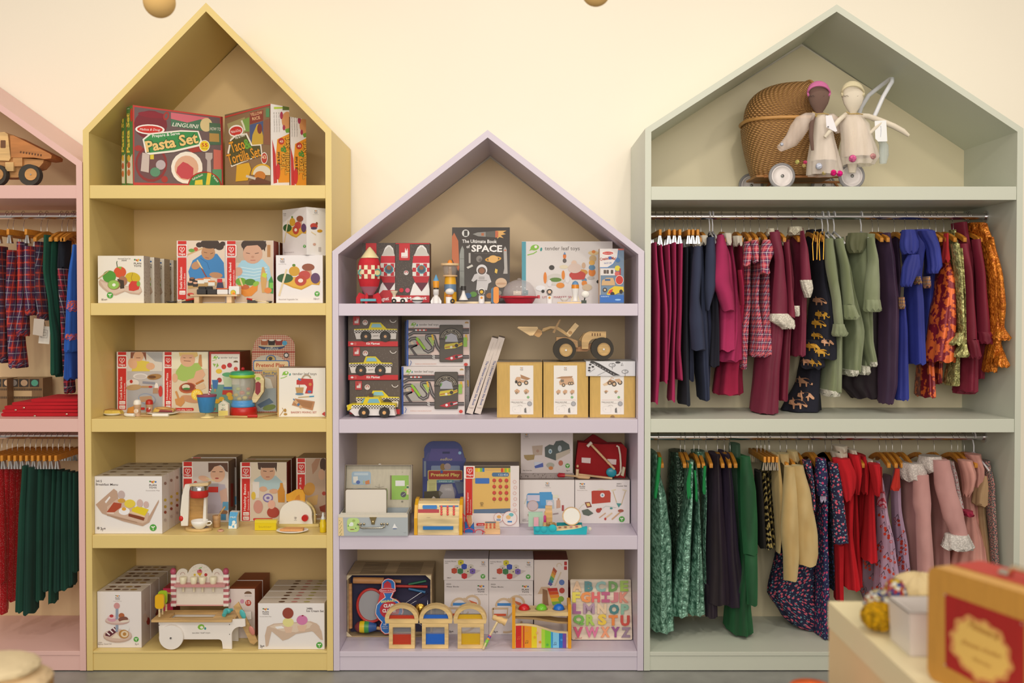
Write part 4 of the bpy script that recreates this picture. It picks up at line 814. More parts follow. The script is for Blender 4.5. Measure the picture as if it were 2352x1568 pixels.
b.poly('c4a890',[(1688,880),(1680,780),(1700,700),(1760,672),(2090,650),(2150,672),(2190,740),(2202,820),(2180,815),(2110,740),(1960,765),(1890,810),(1840,825),(1800,790),(1740,740),(1710,870)]); b.poly('d4bca4',[(1720,700),(1770,680),(2080,660),(2140,690),(1960,750),(1840,740)])
b.poly('e4ded8',[(1770,700),(1830,692),(1860,712),(1790,720)]); b.poly('d4b094',[(1850,700),(1930,700),(1918,755),(1868,755)]); b.el('d8cc84',1890,660,50,42); b.el('8c3c2c',1888,578,50,50); b.poly('d4b094',[(1970,690),(2060,685),(2040,742),(1985,742)]); b.el('c8749c',2015,640,50,44); b.el('8c2434',2020,600,10,6); b.el('c4a890',2130,710,44,38)
a,bb,bk=b.A,b.B,b.bk
for j in range(2):
 for i in range(3):
  c=a+(bb-a)*(.34+.19*i)+bk*(.25+.5*j); zz=b.z1+.0005
  b.add([Vector((c.x+.012*math.cos(t*math.pi/5),c.y+.009*math.sin(t*math.pi/5),zz)) for t in range(10)],[list(range(10))],M(('5c3c2c','b87c74','a89c64')[i]))
rows(b,3,.079,['wide white ice cream set box, second in its row','wide white ice cream set box, third in its row','wide white ice cream set box, rearmost of its row'])
b=tbox('white ice cream cart set box with a rust red side, behind the cart',1350,1588,360,z,.14,.11,'dccac0',side='8c3c20',top='8a4024');
b.el('6c4c34',1528,405,34,24,0,14,180,360); b.tx('a89c94','WOOD',(1497,432),(1560,430),16); b.el('b84434',1530,487,27,28); b.tx('e8d4c8','15',(1514,495),(1546,495),24,.02); b.el('c88ca0',1475,472,18,20); b.el('c0607c',1362,468,16,20)
rows(b,1,.12,'rear rust red ice cream cart set box')
b=tbox('pink and yellow ice cream box peeking out left of the cart',762,850,355,z,.17,.08,'b82848',side='8c2034',top='a02434'); b.rect('d8b44c',762,392,850,430)
# ice cream cart
y=YZ(905,z)+.004
t=N('toy_ice_cream_cart','white and wooden toy ice cream cart with a pink striped back board','toy cart'); cw=M('e8dcd0:paint'); wd_=M('c49c64:wood')
sd=t.part('side_panel'); o=[(722,655),(1392,640),(1500,635),(1503,700),(1470,707)]+arc(1455,780,75,265,185,8)[:]+[(1382,905),(1300,903),(1296,860)]+arc(1262,850,32,0,-90,5)+[(940,818),(760,810),(728,790)]
sd.prism(o,y,y+.008,cw); sd.yface(y);
sd.el('7fb23a',1105,706,30,24,-.2); sd.el('e8dcd0',1110,710,14,12); sd.poly('7fb23a',[(1075,710),(1095,695),(1095,725)]); sd.el('3a8c84',1142,720,9,12); sd.tx('5e544c','tender leaf toys',(1024,766),(1186,764),13)
for a,b_ in ((728,690),(1362,684),(1362,772)): sd.el('4c443c',a,b_,4)
sb=t.part('side_panel'); sb.prism(o,y,y+.008,cw); shiftn(sb,Vector((0,.085,0)))
w=t.part('wheel'); w.disc(834,802,108,y-.012,y-.001,cw,36); w.bev=.002
w.disc(830,808,9,y-.015,y-.011,M('a8a09c:metal'),12)
tp=t.part('counter'); zt=P(1000,650,y).z; x0=P(658,645,y-.01).x; x1=P(1380,645,y-.01).x
tp.box(x0,x1,y-.012,y+.016,zt-.002,zt+.006,wd_); tp.box(x0+.01,x1+.012,y+.078,y+.108,zt-.002,zt+.006,wd_); tp.box(x0,P(820,600,y+.02).x,y+.016,y+.078,zt-.002,zt+.006,wd_); tp.box(P(1215,600,y+.02).x,x1+.006,y+.016,y+.078,zt-.002,zt+.006,wd_)
fl=t.part('tray'); fl.box(P(820,600,y+.02).x,P(1215,600,y+.02).x,y+.0165,y+.0775,zt-.016,zt-.010,M('b08c50:wood'))
yb_=y+.100
bp=t.part('back_board'); bp.prism([(870,516),(870,250)]+arc(940,255,62,180,310,8,ry=75)+arc(1095,270,118,200,340,10,ry=132)+arc(1250,255,58,230,360,8,ry=75)+[(1312,516)],yb_,yb_+.006,M('e8dac8:paint')); bp.yface(yb_)
bp.el('c86c78',1092,208,24,20); bp.poly('d8a42c',[(1068,220),(1116,220),(1095,252)]); bp.el('b02838',1098,196,10); bp.ln('6aa83c',7,[(1085,180),(1112,172)]); bp.el('b83434',1148,236,14); bp.el('d8b43c',1048,236,10)
for i in range(14): bp.el('b89c8c',1020+(i*47)%150,160+(i*31)%60,2.5)
bp.ln('a87064',3,arc(940,235,20,180,360,8)); bp.ln('a87064',3,arc(1248,235,20,180,360,8))
bp.rect('d89c94',874,505,1310,516)
for xa in (832,1306):
 p=t.part('post')
 for k in range(11):
  a_=236+k*26; p.bx(xa,a_,xa+46,a_+26,yb_-.006,yb_+.01,M('e6d8cc' if k%2==0 else 'b86468'))
 p.ell(xa+22,206,27,32,yb_,M('c0546c:plastic'))
sh=t.part('cone_shelf'); sh.bx(862,325,1320,350,yb_-.028,yb_,M('c88884:paint'))
for i,x in enumerate((944,1040,1118,1215)):
 n=N('toy_cone',['cream toy ice cream cone, leftmost in the pink cone shelf','cream toy ice cream cone, second in the pink cone shelf','cream toy ice cream cone, third in the pink cone shelf','cream toy ice cream cone, rightmost in the pink cone shelf'][i],'toy cone','cones on the cart'); n.lat(x,[(250,26),(254,34),(300,28),(325,24),(326,12),(385,9)],yb_-.0155,M('e4d6b4:plastic'),16)
def lolly(lab,x,y0,y1,yy,c,st):
 n=N('toy_ice_lolly',lab,'toy ice lolly'); n.part('lolly').prism(rr(x-40,y0,x+40,y1,26,4),yy-.005,yy+.005,M(c)); n.part('stick').bx(x-8,y1-4,x+8,st,yy-.0015,yy+.0015,M('dcc090:wood'))
lolly('yellow ribbed toy ice lolly at the left end of the cart',729,412,540,y-.004,'dca414:plastic',612)
lolly('lime green toy ice lolly behind the yellow one',756,380,500,y+.018,'98b424:plastic',590)
lolly('brown toy ice lolly, rearmost on the cart',790,410,495,y+.040,'5c3420:plastic',560)
n=N('toy_ice_cream_scoop','teal toy ice cream scoop lying on the right end of the cart','toy scoop'); n.tube([(1310,598,y+.02),(1325,565,y+.04),(1385,548,y+.06)],14,M('4ca8a4:plastic'),10,taper=[18,26,14]); n.ell(1340,560,38,26,y+.045,M('4ca8a4:plastic'),20)
n=N('toy_scoop_stand','long wooden toy scoop leaning right of the cart with teal and pink discs','toy scoop'); yy=y+.012
n.part('bar').prism([(1395,520),(1440,478),(1615,830),(1580,862),(1545,845)],yy+.014,yy+.02,M('c49c64:wood')); n.part('teal_disc').ell(1480,588,24,46,yy+.008,M('4ca8a4:plastic'),8,rot=.4); n.part('pink_disc').ell(1562,736,24,44,yy+.008,M('c87c6c:plastic'),8,rot=.4)
crop()
I0=snap(I0,z)
# ======== lavender unit, gable niche ========
z=SZ['l1']; crop(760,490,3.1784)
def shell(name,label,cat,**k): return N(name,label,cat,**k)
yf=.11
def magnet(lab,x0,x1,full):
 b=tbox(lab,x0,x1,215,z,yf,.07,'4c423c:speck:8c7c70',side='5c3c34',top='b02820')
 return b
b=magnet('dark speckled rocket magnet kit box, left one behind the toy rocket',228,469,0)
def rk(n,x,w,cut=9999):
 f=lambda v:min(v,cut)
 n.poly('e4dcd4',[(f(a),b_) for a,b_ in [(x-w*.95,520),(x-w*.72,500),(x-w*1.05,400),(x-w*.95,330),(x-w*.45,250),(x-w*.15,232),(x+w*.15,232),(x+w*.5,255),(x+w*.98,335),(x+w*1.08,400),(x+w*.75,500),(x+w*1.05,560),(x+w*1.2,600),(x-w*1.4,650),(x-w*1.3,600)]])
 n.poly('c4202c',[(f(a),b_) for a,b_ in [(x-w*.92,310),(x+w*.92,310),(x+w*.92,345),(x-w*.92,345)]])
 n.poly('c4bcb0',[(f(a),b_) for a,b_ in [(x-w*.88,308),(x-w*.4,262),(x,240),(x+w*.4,262),(x+w*.88,308)]])
 n.poly('c02030',[(f(a),b_) for a,b_ in [(x-w*.94,325),(x+w*.94,325),(x+w*1.0,362),(x-w*1.0,362)]])
 for i in range(5):
  for j in range(3):
   xa=x-w+i*w*.4; n.poly('b82430' if (i+j)%2 else 'd8d0c4',[(f(xa),366+j*30),(f(xa+w*.4),366+j*30),(f(xa+w*.4),396+j*30),(f(xa),396+j*30)])
 n.poly('b01c28',[(f(a),b_) for a,b_ in [(x-w,458),(x+w,458),(x+w*.7,505),(x-w*.7,505)]]); n.poly('5c2030',[(f(a),b_) for a,b_ in [(x-w*.7,505),(x+w*.7,505),(x,570)]])
 if x+28<cut+30: n.el('4c8c94',min(x,cut-30),408,33); n.el('3c5464',min(x,cut-30),408,26); n.el('8c5434',min(x,cut-30),396,16)
rk(b,424,62,468); b.rect('c4202c',232,600,468,650); b.poly('b8242c',[(340,600),(380,560),(468,560),(468,650),(340,650)]); b.rect('c02028',255,217,333,300); b.tx('ece0d8','Magnet',(345,640),(425,632),26,.02)
c=magnet('dark speckled rocket magnet kit box with a red hare label, right one',471,721,1)
rk(c,662,66,720); c.rect('c02028',472,217,720,224); c.rrect('c02028',498,217,577,343,8); c.rrect('e8dcd4',514,286,562,324,4); c.poly('e8dcd4',[(540,286),(542,250),(551,275),(560,252),(562,286)]); c.tx('c02028','janod',(518,320),(558,320),8,.02)
c.el('d8ccc4',550,433,17); c.ln('b02830',6,arc(550,430,9,140,400,8)); c.rect('b8242c',472,598,720,650); c.el('c02028',515,560,16); c.el('c8506c',560,561,17); c.tx('ece0d8','Kit Magnet',(480,638),(700,628),24,.02)
# toy rocket standing in front
y=.05; t=N('toy_rocket','red and cream checked toy rocket with portholes and red fins','toy rocket')
t.part('nose').lat(284,[(240,4),(248,12),(270,30),(300,52),(318,64),(322,66)],y,M('e0cc98:plastic'),28)
rm=M('c4202c:card'); t.part('body').lat(280,[(322,58),(330,68),(350,76),(380,81),(420,82),(470,80),(510,72),(530,66)],y,rm,32)
ck=t.part('check_band');
prof=[(376,82),(402,83.6),(430,84),(452,82.5),(474,81)]
for j in range(3):
 pass
def ckband():
 yy=y; n_=20; R=[82.5,84.2,84.2,81.6]; H_=[376,408,441,474]; c0=P(280,425,yy); sc=S(yy)
 for j in range(3):
  for i in range(n_):
   a0=2*math.pi*i/n_; a1=2*math.pi*(i+1)/n_; V=[]
   for a_,k in ((a0,j),(a1,j),(a1,j+1),(a0,j+1)): V.append((c0.x+R[k]*sc*math.cos(a_),yy+R[k]*sc*math.sin(a_),P(280,H_[k],yy).z))
   ck.add(V,[(3,2,1,0)],M('b8282c' if (i+j)%2 else 'e4d8b0'),True)
ckband()
for x in (228,340):
 p=t.part('porthole'); off=(x-282)/84; yy=y-math.sqrt(max(.05,1-off*off))*84*S(y)-.001; p.torus(x,427,24,5,yy,M('3c8c84:plastic'),20,6); p.disc(x,427,23,yy,yy+.004,M('c8b478'))
t.part('skirt').lat(280,[(530,66),(560,48),(585,34),(592,30)],y,M('a8606c:plastic'),28)
t.part('platform').bx(216,618,328,636,y-.02,y+.02,M('4c98a0:plastic'))
for k,(x,s_) in enumerate(((214,-1),(258,0),(338,1))):
 p=t.part('fin'); yy=y-.018 if s_==0 else y-.004
 if s_: p.prism([(280+s_*28,590),(x+s_*8,572),(x+s_*30,610),(x+s_*30,652),(x+s_*2,652),(x-s_*10,625),(280+s_*28,612)],yy,yy+.008,rm)
 else: p.prism([(250,600),(262,565),(272,600),(266,652),(248,652)],yy,yy+.008,rm)
# book
yb_=.15; n=N('picture_book','dark blue hardback space picture book with an astronaut cover','book'); bz=P(1090,104,yb_+.05).z
x0=P(882,380,yb_).x; x1=P(1306,380,yb_).x
# leaning block
V=[(x0,yb_-.02,z+.003),(x1,yb_-.02,z+.003),(x1,yb_+.03,bz),(x0,yb_+.03,bz)]; d=Vector((0,.019,-.0025));
n.prismw(V,d,M('4a4440:gloss'),side=M('c8beb4')); nrm=(Vector(V[1])-Vector(V[0])).cross(Vector(V[3])-Vector(V[0])).normalized(); nrm=nrm if nrm.y<0 else -nrm
n.face(V[0],nrm)
n.poly('b8643c',[(884,170),(900,140),(930,200),(938,400),(930,420),(884,330)]); n.poly('8c8c84',[(948,260),(960,234),(972,262),(974,540),(940,540),(940,300)]); n.ln('5c5c58',3,[(942,330),(972,330)]); n.ln('5c5c58',3,[(942,420),(972,420)])
n.el('d8d4cc',984,144,27); n.rrect('3c3834',972,124,998,164,3); n.poly('8c8880',[(1035,150),(1070,138),(1205,128),(1222,158),(1205,175),(1075,166)]); n.rect('b0643c',1098,142,1118,162); n.poly('5c5850',[(1130,134),(1205,126),(1215,176),(1130,170)]); n.poly('d8a45c',[(1205,126),(1282,125),(1255,140),(1278,150),(1240,160),(1262,180),(1230,172),(1215,184)]); n.poly('c0603c',[(1200,126),(1222,130),(1222,172),(1200,176)])
n.tx('e4dcd4','The Ultimate Book',(958,214),(1212,216),24,.02); n.tx('e4dcd4','of',(990,252),(1014,252),22,.02); n.tx('e8e0d8','SPACE',(1026,277),(1250,279),46,.03); n.tx('8c847c','A journey through space and beyond',(1050,294),(1235,294),5)
n.el('d09434',1185,333,60,20,-.1); n.el('4a4440',1185,333,46,12,-.1); n.el('d8a45c',1185,333,36,28); n.el('7c746c',1083,332,22,24); n.el('5c5450',1090,340,12,12); n.poly('c8c0b4',[(990,392),(1030,372),(1040,385),(1000,404)]); n.rect('a8a098',1006,288,1020,362); n.poly('a8a098',[(1266,400),(1260,260),(1272,240),(1284,262),(1290,440),(1258,440)]); n.rect('c0603c',1266,265,1280,274)
n.el('c8a888',1243,506,42,36); n.el('b89070',1243,512,38,8); n.poly('d8b04c',[(1200,402),(1218,410),(1212,440),(1196,430)])
n.poly('c4bcb8',[(1068,480),(1040,500),(1025,490),(1048,445),(1075,435),(1130,435),(1155,450),(1172,500),(1150,512),(1140,560),(1060,560)]); n.el('d4ccc8',1102,412,40,40); n.el('5c4c44',1102,418,30,28); n.el('8c5c40',1102,418,20,20); n.ln('8c8480',4,[(1070,490),(1140,490)]); n.rect('a8a09c',1080,460,1122,482)
for i,(x,yy,c_) in enumerate(((1040,590,'5c8c3c'),(1160,600,'a86c34'),(1000,600,'3c5c84'),(1220,580,'8c8478'))): n.el(c_,x,yy,26,20)
# tender leaf space box
b=tbox('large white space station play set box with a blue edge, behind the dome',1394,2056,204,z,.17,.08,'d6ccc4',side='8c8078')
b.rect('4c94a0',1394,206,1424,650); treelogo(b,1452,268,364)
for (x,yy,w,h,c_) in ((1706,312,12,20,'d8742c'),(1706,345,14,16,'5c5450'),(1700,390,32,14,'d8c8a8'),(1612,395,20,18,'3c3834'),(1916,288,38,16,'d8bc88'),(1918,280,14,12,'d87c2c'),(1912,330,26,26,'c8a878'),(1906,430,26,30,'d87c2c'),(1906,395,24,20,'5c84a0'),(1905,360,22,18,'d8a44c'),(1835,430,40,22,'c88c3c'),(1800,450,60,32,'b83c34'),(1640,482,70,42,'c8c0b4'),(1640,484,44,16,'5c7c34'),(1564,470,12,42,'d87c2c'),(1696,450,12,34,'d8802c'),(1775,362,20,20,'d8b8a0'),(1780,400,50,36,'d0b8a8'),(1845,380,14,22,'c8a484'),(1726,480,16,28,'d8d0cc'),(1596,510,16,26,'d8d0cc'),(1675,525,30,20,'d88430'),(1898,470,26,12,'b8b0a8'),(1530,545,36,20,'e0dcd8'),(1548,568,12,12,'2c2824'),(1950,498,12,12,'2c2824'),(1850,485,18,14,'5c84a0'),(1850,510,20,20,'d8802c'),(1870,540,36,24,'c8b090')): b.el(c_,x,yy,w,h)
b.poly('b83c34',[(1740,440),(1860,440),(1850,482),(1760,482)]); b.poly('5c84ac',[(1697,300),(1706,280),(1716,300)]); b.tx('a83c44','LITTLE MARKET SPACE',(1545,618),(1800,618),15)
# created by me
b=tbox('slim wooden race car craft box with a blue bottom band at the right',1962,2140,257,z,.06,.05,'6c8094',side='c49c74',top='c87050')
b.rect('b8a898',1962,257,1970,650); b.poly('e0d4cc',[(1962,257),(2100,257),(2092,320),(2060,370),(2020,395),(1962,392)]); b.ln('4c7cb0',6,[(2100,257),(2092,320),(2060,370),(2020,395),(1964,396)]); mdlogo(b,2022,290,40,12); b.tx('a83428','Created',(1966,345),(2030,335),20,.03); b.tx('a83428','Me!',(2046,335),(2078,340),20,.03); b.el('3c5c9c',2038,325,12); b.tx('3c5c9c','RACE CAR',(1996,370),(2050,366),12)
b.rect('d8ccc4',1968,400,2075,452)
for i,(x,q) in enumerate(((2000,'5c4c44'),(2020,'5c4c44'),(2052,'4c4038'))): b.rrect(q,x-9,412,x+9,440,4)
b.poly('c8a070',[(1975,525),(1980,490),(2010,470),(2060,470),(2072,500),(2074,525)]); b.rect('3c5c84',2000,478,2040,492); b.el('3c3430',2000,558,16); b.el('c8b090',2000,558,8); b.el('d8c434',2092,400,20); b.el('c85c54',2090,440,18); b.el('3c6ca0',2095,340,16); b.rect('a8342c',2106,400,2116,450)
b.el('e0d0c4',2106,486,30,36); b.el('c03428',2106,486,27,32); b.poly('d8b82c',[(2012,590),(2030,555),(2070,530),(2135,535),(2138,570),(2100,580),(2040,608)]); b.poly('c8402c',[(2020,585),(2035,560),(2060,550),(2050,585)]); b.el('2c2420',2055,590,16,18); b.el('2c2420',2118,570,13,15); b.rect('2c64a8',1963,595,2139,650); b.tx('c8d4e4','WOODEN CRAFT KIT',(1970,610),(2030,610),8,.02); b.el('8cb4d8',2095,630,22,6); b.rect('c85848',2096,254,2140,268)
# small space toys
zt=z
def bot(n,p,yy): return n
def fig(lab,x,y0,face,yy,r=24):
 t=N('toy_astronaut',lab,'toy astronaut'); h=652
 bd=t.part('body'); bd.lat(x,[(590,12),(594,20),(610,22),(640,22),(652,20)],yy,M('e8e0d8:plastic'),16)
 hd=t.part('head'); hd.lat(x,[(540,10),(546,22),(562,27),(580,24),(590,14)],yy,M('e8e0d8:plastic'),20); hd.face((0,yy-27*S(yy)-.0005,0),(0,-1,0)); hd.el('3a322e',x,566,21,20); hd.el(face,x,568,12,12)
 bd.face((0,yy-22*S(yy)-.0005,0),(0,-1,0)); bd.el('d88c2c',x,610,9); bd.ln('3a322e',5,[(x-14,590),(x+14,590)])
fig('toy astronaut with a yellow face, in front of the space book',1100,0,'d8a828',.03)
fig('toy astronaut with a pale face, right of the clear dome',1596,0,'d8b090',.025)
t=N('toy_dog_astronaut','white toy space dog in an orange suit, left of the small black rock','toy dog'); t.part('body').lat(862,[(592,14),(600,24),(652,22)],.025,M('e4dcd4:plastic'),16); t.part('head').ell(868,566,33,24,.022,M('e8e0d8:plastic')); t.part('collar').lat(862,[(590,22),(600,26),(608,22)],.0249,M('c87028:plastic'))
t=N('toy_rocket','slim toy rocket with a blue tip and white fins, beside the tower','toy rocket'); yy=.03
t.part('nose').lat(768,[(442,2),(465,12),(488,22)],yy,M('5c94b8:plastic'),16); t.part('body').lat(768,[(488,22),(490,24),(538,22)],yy,M('d88c1c:plastic'),16); t.part('ring').lat(768,[(538,18),(550,18)],yy,M('3a302c:plastic'),16); t.part('stage').lat(768,[(550,21),(588,21),(589,17),(602,17),(603,23),(646,25),(652,25)],yy,M('e4dcd4:plastic'),16)
f_=t.part('fin'); f_.prism([(745,605),(728,635),(730,652),(745,652)],yy-.002,yy+.002,M('e4dcd4:plastic')); f_=t.part('fin'); f_.prism([(790,605),(807,635),(806,652),(790,652)],yy-.002,yy+.002,M('e4dcd4:plastic'))
t=N('toy_tower','wooden toy control tower in orange and blue-grey with a round top','toy tower'); yy=.06; X0=872
t.part('lamp').lat(870,[(334,6),(342,16),(360,20)],yy,M('e0801c:plastic')); t.part('roof').lat(869,[(360,66),(362,67),(376,66)],yy,M('d8b484:wood'),28)
t.part('window','clear window drum').lat(870,[(376,54),(377,55),(446,44),(446,43),(378,53)],yy,M('c8b8ac:clear'),24); t.part('core').lat(870,[(376,14),(446,14)],yy,M('c09868:wood'),12); t.part('deck').lat(871,[(446,52),(447,53),(456,52)],yy,M('d0a878:wood'),28)
t.part('column').lat(872,[(456,38),(512,44)],yy,M('dca01c:plastic'),24); t.part('column').lat(872,[(512,44),(568,44)],yy,M('647c94:plastic'),24); t.part('column').lat(872,[(568,46),(652,48)],yy,M('dca01c:plastic'),24)
n=N('toy_wall_piece','orange toy arch piece in front of the space book','toy part'); n.prism(rr(1186,530,1226,652,18),.02,.03,M('dc821c:plastic')); n=N('toy_wall_piece','blue-grey toy arch piece behind the orange one','toy part'); n.prism(rr(1170,536,1210,652,18),.034,.042,M('3c6c8c:plastic'))
t=N('toy_space_dome','clear toy space dome with a red rim and base','toy dome'); yy=.065
dm=t.part('dome','clear plastic dome'); dm.lat(1375,[(468,12),(478,16),(482,40),(500,78),(530,105),(560,118),(600,126),(600,125),(560,116.5),(530,103.5),(500,76.5),(484,38)],yy,M('d8d0cc:clear'),36)
t.part('rim','red rim').lat(1375,[(598,127),(602,138),(612,138),(616,120)],yy,M('b81c2c:plastic'),36); t.part('base','red base').lat(1375,[(617,118),(635,108),(652,96)],yy,M('b0182c:plastic'),36)
for x in (1234,1516): t.part('clip').bx(x-10,592,x+10,615,yy-.006,yy+.006,M('b81c2c:plastic'))
n=N('toy_console','cream toy block inside the clear dome','toy part','pieces in the dome'); n.bx(1332,566,1390,595,yy-.012,yy,M('e0d4b8')); n=N('toy_console','teal toy block inside the clear dome','toy part','pieces in the dome'); n.bx(1402,560,1440,595,yy-.002,yy+.01,M('3c7c84'))
n=N('toy_buggy','white toy space buggy with dark wheels in front of the right magnet box','toy vehicle'); yy=.02
n.part('body').prism([(442,640),(446,605),(500,603),(508,612),(545,608),(560,640)],yy,yy+.018,M('e4dcd4:plastic')); n.part('bowl').lat(462,[(560,26),(568,26),(582,14),(603,10)],yy+.009,M('dcc8a8:plastic'),16)
for x in (460,524):
 w=n.part('wheel'); w.disc(x,634,18,yy-.003,yy+.0,M('2c2624:rubber'),18); w.disc(x,634,6,yy-.0045,yy-.003,M('d8ccbc'),10)
n=N('toy_ufo','small white toy saucer with a dark stripe','toy saucer'); n.lat(632,[(602,8),(608,26),(620,38),(626,40)],.02,M('e4dcd4:plastic'),24); n.part('stripe').lat(632,[(626,40),(634,40)],.02,M('2c2826'),24); n.lat(632,[(634,40),(645,30),(652,16)],.02,M('e4dcd4:plastic'),24)
n=N('toy_board','flat wooden toy landing board under the small space figures','toy board'); n.bx(895,636,1168,650,.045,.058,M('dcc49c:wood'))
n=N('toy_lander','white and black toy lander with an orange foot','toy part'); n.lat(968,[(530,20),(560,20)],.036,M('2c2826:plastic'),12); n.lat(968,[(561,8),(590,14),(632,34)],.036,M('e4dcd4:plastic'),16)
n=N('toy_wheel_piece','dark toy tyre piece lying by the space dog','toy part'); n.torus(888,634,12,5,.012,M('2c2826:rubber'),14,6)
n=N('toy_rocket','white stubby toy rocket with an orange and blue nose, far right','toy rocket'); yy=.03
n.part('nose').lat(1784,[(492,4),(500,18),(520,26)],yy,M('5c84a8:plastic'),18); n.part('band').lat(1784,[(520,27),(548,28)],yy,M('d8821c:plastic'),18); n.part('body').lat(1784,[(548,28),(590,22),(610,18),(640,22)],yy,M('e4dcd4:plastic'),18)
for s_ in (-1,1): n.part('fin').prism([(1784+s_*18,590),(1784+s_*34,640),(1784+s_*14,640)],yy-.002,yy+.002,M('dcc8a8:wood'))
n=N('toy_board','flat wooden toy base under the stubby rocket','toy board'); n.bx(1655,641,1830,652,.02,.04,M('d8b888:wood'))
n=N('toy_bowl','small white toy bowl at the right of the shelf','toy bowl'); n.lat(1704,[(615,34),(622,32),(638,18),(640,14)],.03,M('e8e0d4:plastic'),20)
n=N('toy_antenna','small white toy dish antenna on a dark foot','toy antenna'); n.part('foot').bx(1830,628,1866,651,.015,.03,M('3a4438')); n.part('dish').ell(1858,585,30,26,.022,M('e4dcd0:plastic'),14); n.part('stem').tube([(1850,630,.022),(1856,600,.022)],5,M('3a3a34'))
crop()
I0=snap(I0,z)
# ======== lavender unit, second niche ========
z=SZ['l2']; crop(760,710,5.4056)
yf=.19
def taxi(n,ox,oy,k=1.0,pic=True):
 q=lambda x,y:(ox+x*k,oy+y*k)
 n.poly('d8c020',[q(0,80),q(180,75),q(208,0),q(330,0),q(405,75),q(530,78),q(540,95),q(525,118),q(0,118)])
 n.poly('dcd0c4',[q(8,130),q(525,130),q(520,205),q(28,205)])
 n.rect('e0d4c8',*q(0,90),*q(535,125))
 for i in range(30):
  for j in range(3):
   if (i+j)%2: n.rect('3a3028',*q(4+i*17.6,90+j*12),*q(4+i*17.6+17.6,102+j*12))
 n.poly('84b4bc',[q(212,60),q(230,15),q(325,15),q(348,60)])
 for x in (148,388): n.el('2c2824',*q(x,172),68*k,68*k); n.el('3a3632',*q(x,172),40*k,40*k); n.el('d8a070',*q(x,172),18*k,18*k)
 n.tx('5c5048','janod',q(240,170),q(300,168),16*k)
def tbx(lab,x0,x1,y0,y1,yf,ox,oy,zz,zt):
 b=N('toy_box',lab,'box'); b=tbox(lab,x0,x1,y0,zz,yf,.11,'54483e',side='6c5c50',top='4c4238') if False else b
 a=P(x0,y0,yf).x; c=P(x1,y0,yf).x
 b.box(a,c,yf,yf+.115,zz,zt,M('5a4c42')); b.face((a,yf,0),(0,-1,0)); b.clip=(Vector((a,yf,0)),Vector((1,0,0)),c-a,zz,zt)
 for i in range(70): b.el('c8bcb0',x0+20+(i*97)%(x1-x0-30),y0+30+(i*61)%(y1-y0-150),1.8,1.8,n=6)
 b.rrect('b83838',ox+0,y0+4,ox+82,y0+112,6); b.poly('dccac0',[(ox+18,y0+90),(ox+18,y0+62),(ox+44,y0+58),(ox+48,y0+16),(ox+56,y0+56),(ox+68,y0+16),(ox+68,y0+62),(ox+66,y0+90)]); b.el('d0c0b4',ox+150,y0+80,34); b.ln('a84c34',9,arc(ox+150,y0+76,16,150,390,8))
 b.ln('d8ccc0',9,arc(x1-60,y0+40,40,20,170,8)); b.rect('c0282c',x0,y1-62,x1,y1); b.tx('ecdcd4','Kit Magnet',(x0+230,y1-22),(x0+395,y1-22),27,.03); b.el('ecdcd4',x0+50,y1-32,18,12); b.el('c85850',x0+92,y1-32,16,18)
 return b
zA=ZOF(0); Zp=lambda py,y:P(500,py,y).z
yk=.12
h1=Zp(1298,yk);
zb0=z; zb1=Zp(878,yk); zb2=Zp(462,yk)
b=tbx('bottom magnet taxi kit box of the stack of three, partly behind the toy taxi',232,858,886,1300,yk,305,885,zb0,zb1-.0008); taxi(b,315,1008,1.0)
b=tbx('middle magnet taxi kit box of the stack of three',216,836,466,876,yk,280,466,zb1+.0002,zb2-.0008); taxi(b,228,585,1.0)
zs=ZOF(0)
b=tbx('top magnet taxi kit box of the stack, its top hidden by the shelf above',214,834,84,460,yk,278,70,zb2+.0002,Zp(84,yk)); taxi(b,290,165,1.0)
# toy taxi
y=YZ(1345,z)+.005; t=N('toy_taxi','yellow toy taxi with a checkered stripe and dark wheels','toy taxi'); q=lambda x,yy:(x,yy)
bd=t.part('body'); bd.prism([(205,1262),(200,1195),(240,1180),(395,1175),(430,1095),(590,1095),(628,1170),(800,1178),(805,1200),(800,1225),(270,1228)],y,y+.055,M('dcc014:plastic')); bd.bev=.003
sk=t.part('skirt','white lower body'); sk.prism([(232,1262),(265,1229),(780,1228),(800,1322),(730,1322),(480,1322),(345,1326),(300,1326)],y+.0005,y+.054,M('e0d4cc:plastic'))
bd.yface(y);
for i in range(31):
 for j in range(3): bd.rect('e4dccc' if (i+j)%2 else '3a3028',262+i*17.3,1190+j*14,262+(i+1)*17.3,1204+j*14)
w=t.part('window'); w.yface(y-.0005); w.poly('78acb4:gloss',[(452,1165),(478,1115),(582,1112),(608,1165)]);
w2=t.part('window'); w2.prism([(372,1165),(410,1110),(425,1105),(398,1162)],y+.004,y+.05,M('78acb4:gloss'))
sg=t.part('roof_sign','dark brown roof sign'); sg.bx(474,1052,520,1096,y+.01,y+.03,M('4c342c:plastic'))
for x in (408,662):
 w=t.part('wheel'); w.disc(x,1285,66,y-.014,y-.001,M('2e2a28:rubber'),28); h=w.part('hub'); h.disc(x,1285,38,y-.0155,y-.014,M('3c3834:rubber'),24); h.disc(x,1287,22,y-.018,y-.0155,M('d8a064:plastic'),18)
l=t.part('headlamp'); l.ell(205,1205,10,16,y+.006,M('e8dcc8:gloss')); l=t.part('headlamp'); l.ell(262,1222,12,14,y+.0005,M('e8dcc8:gloss'))
bp=t.part('bumper'); bp.prism([(200,1240),(262,1275),(268,1295),(205,1258)],y+.001,y+.05,M('6c6864:plastic'))
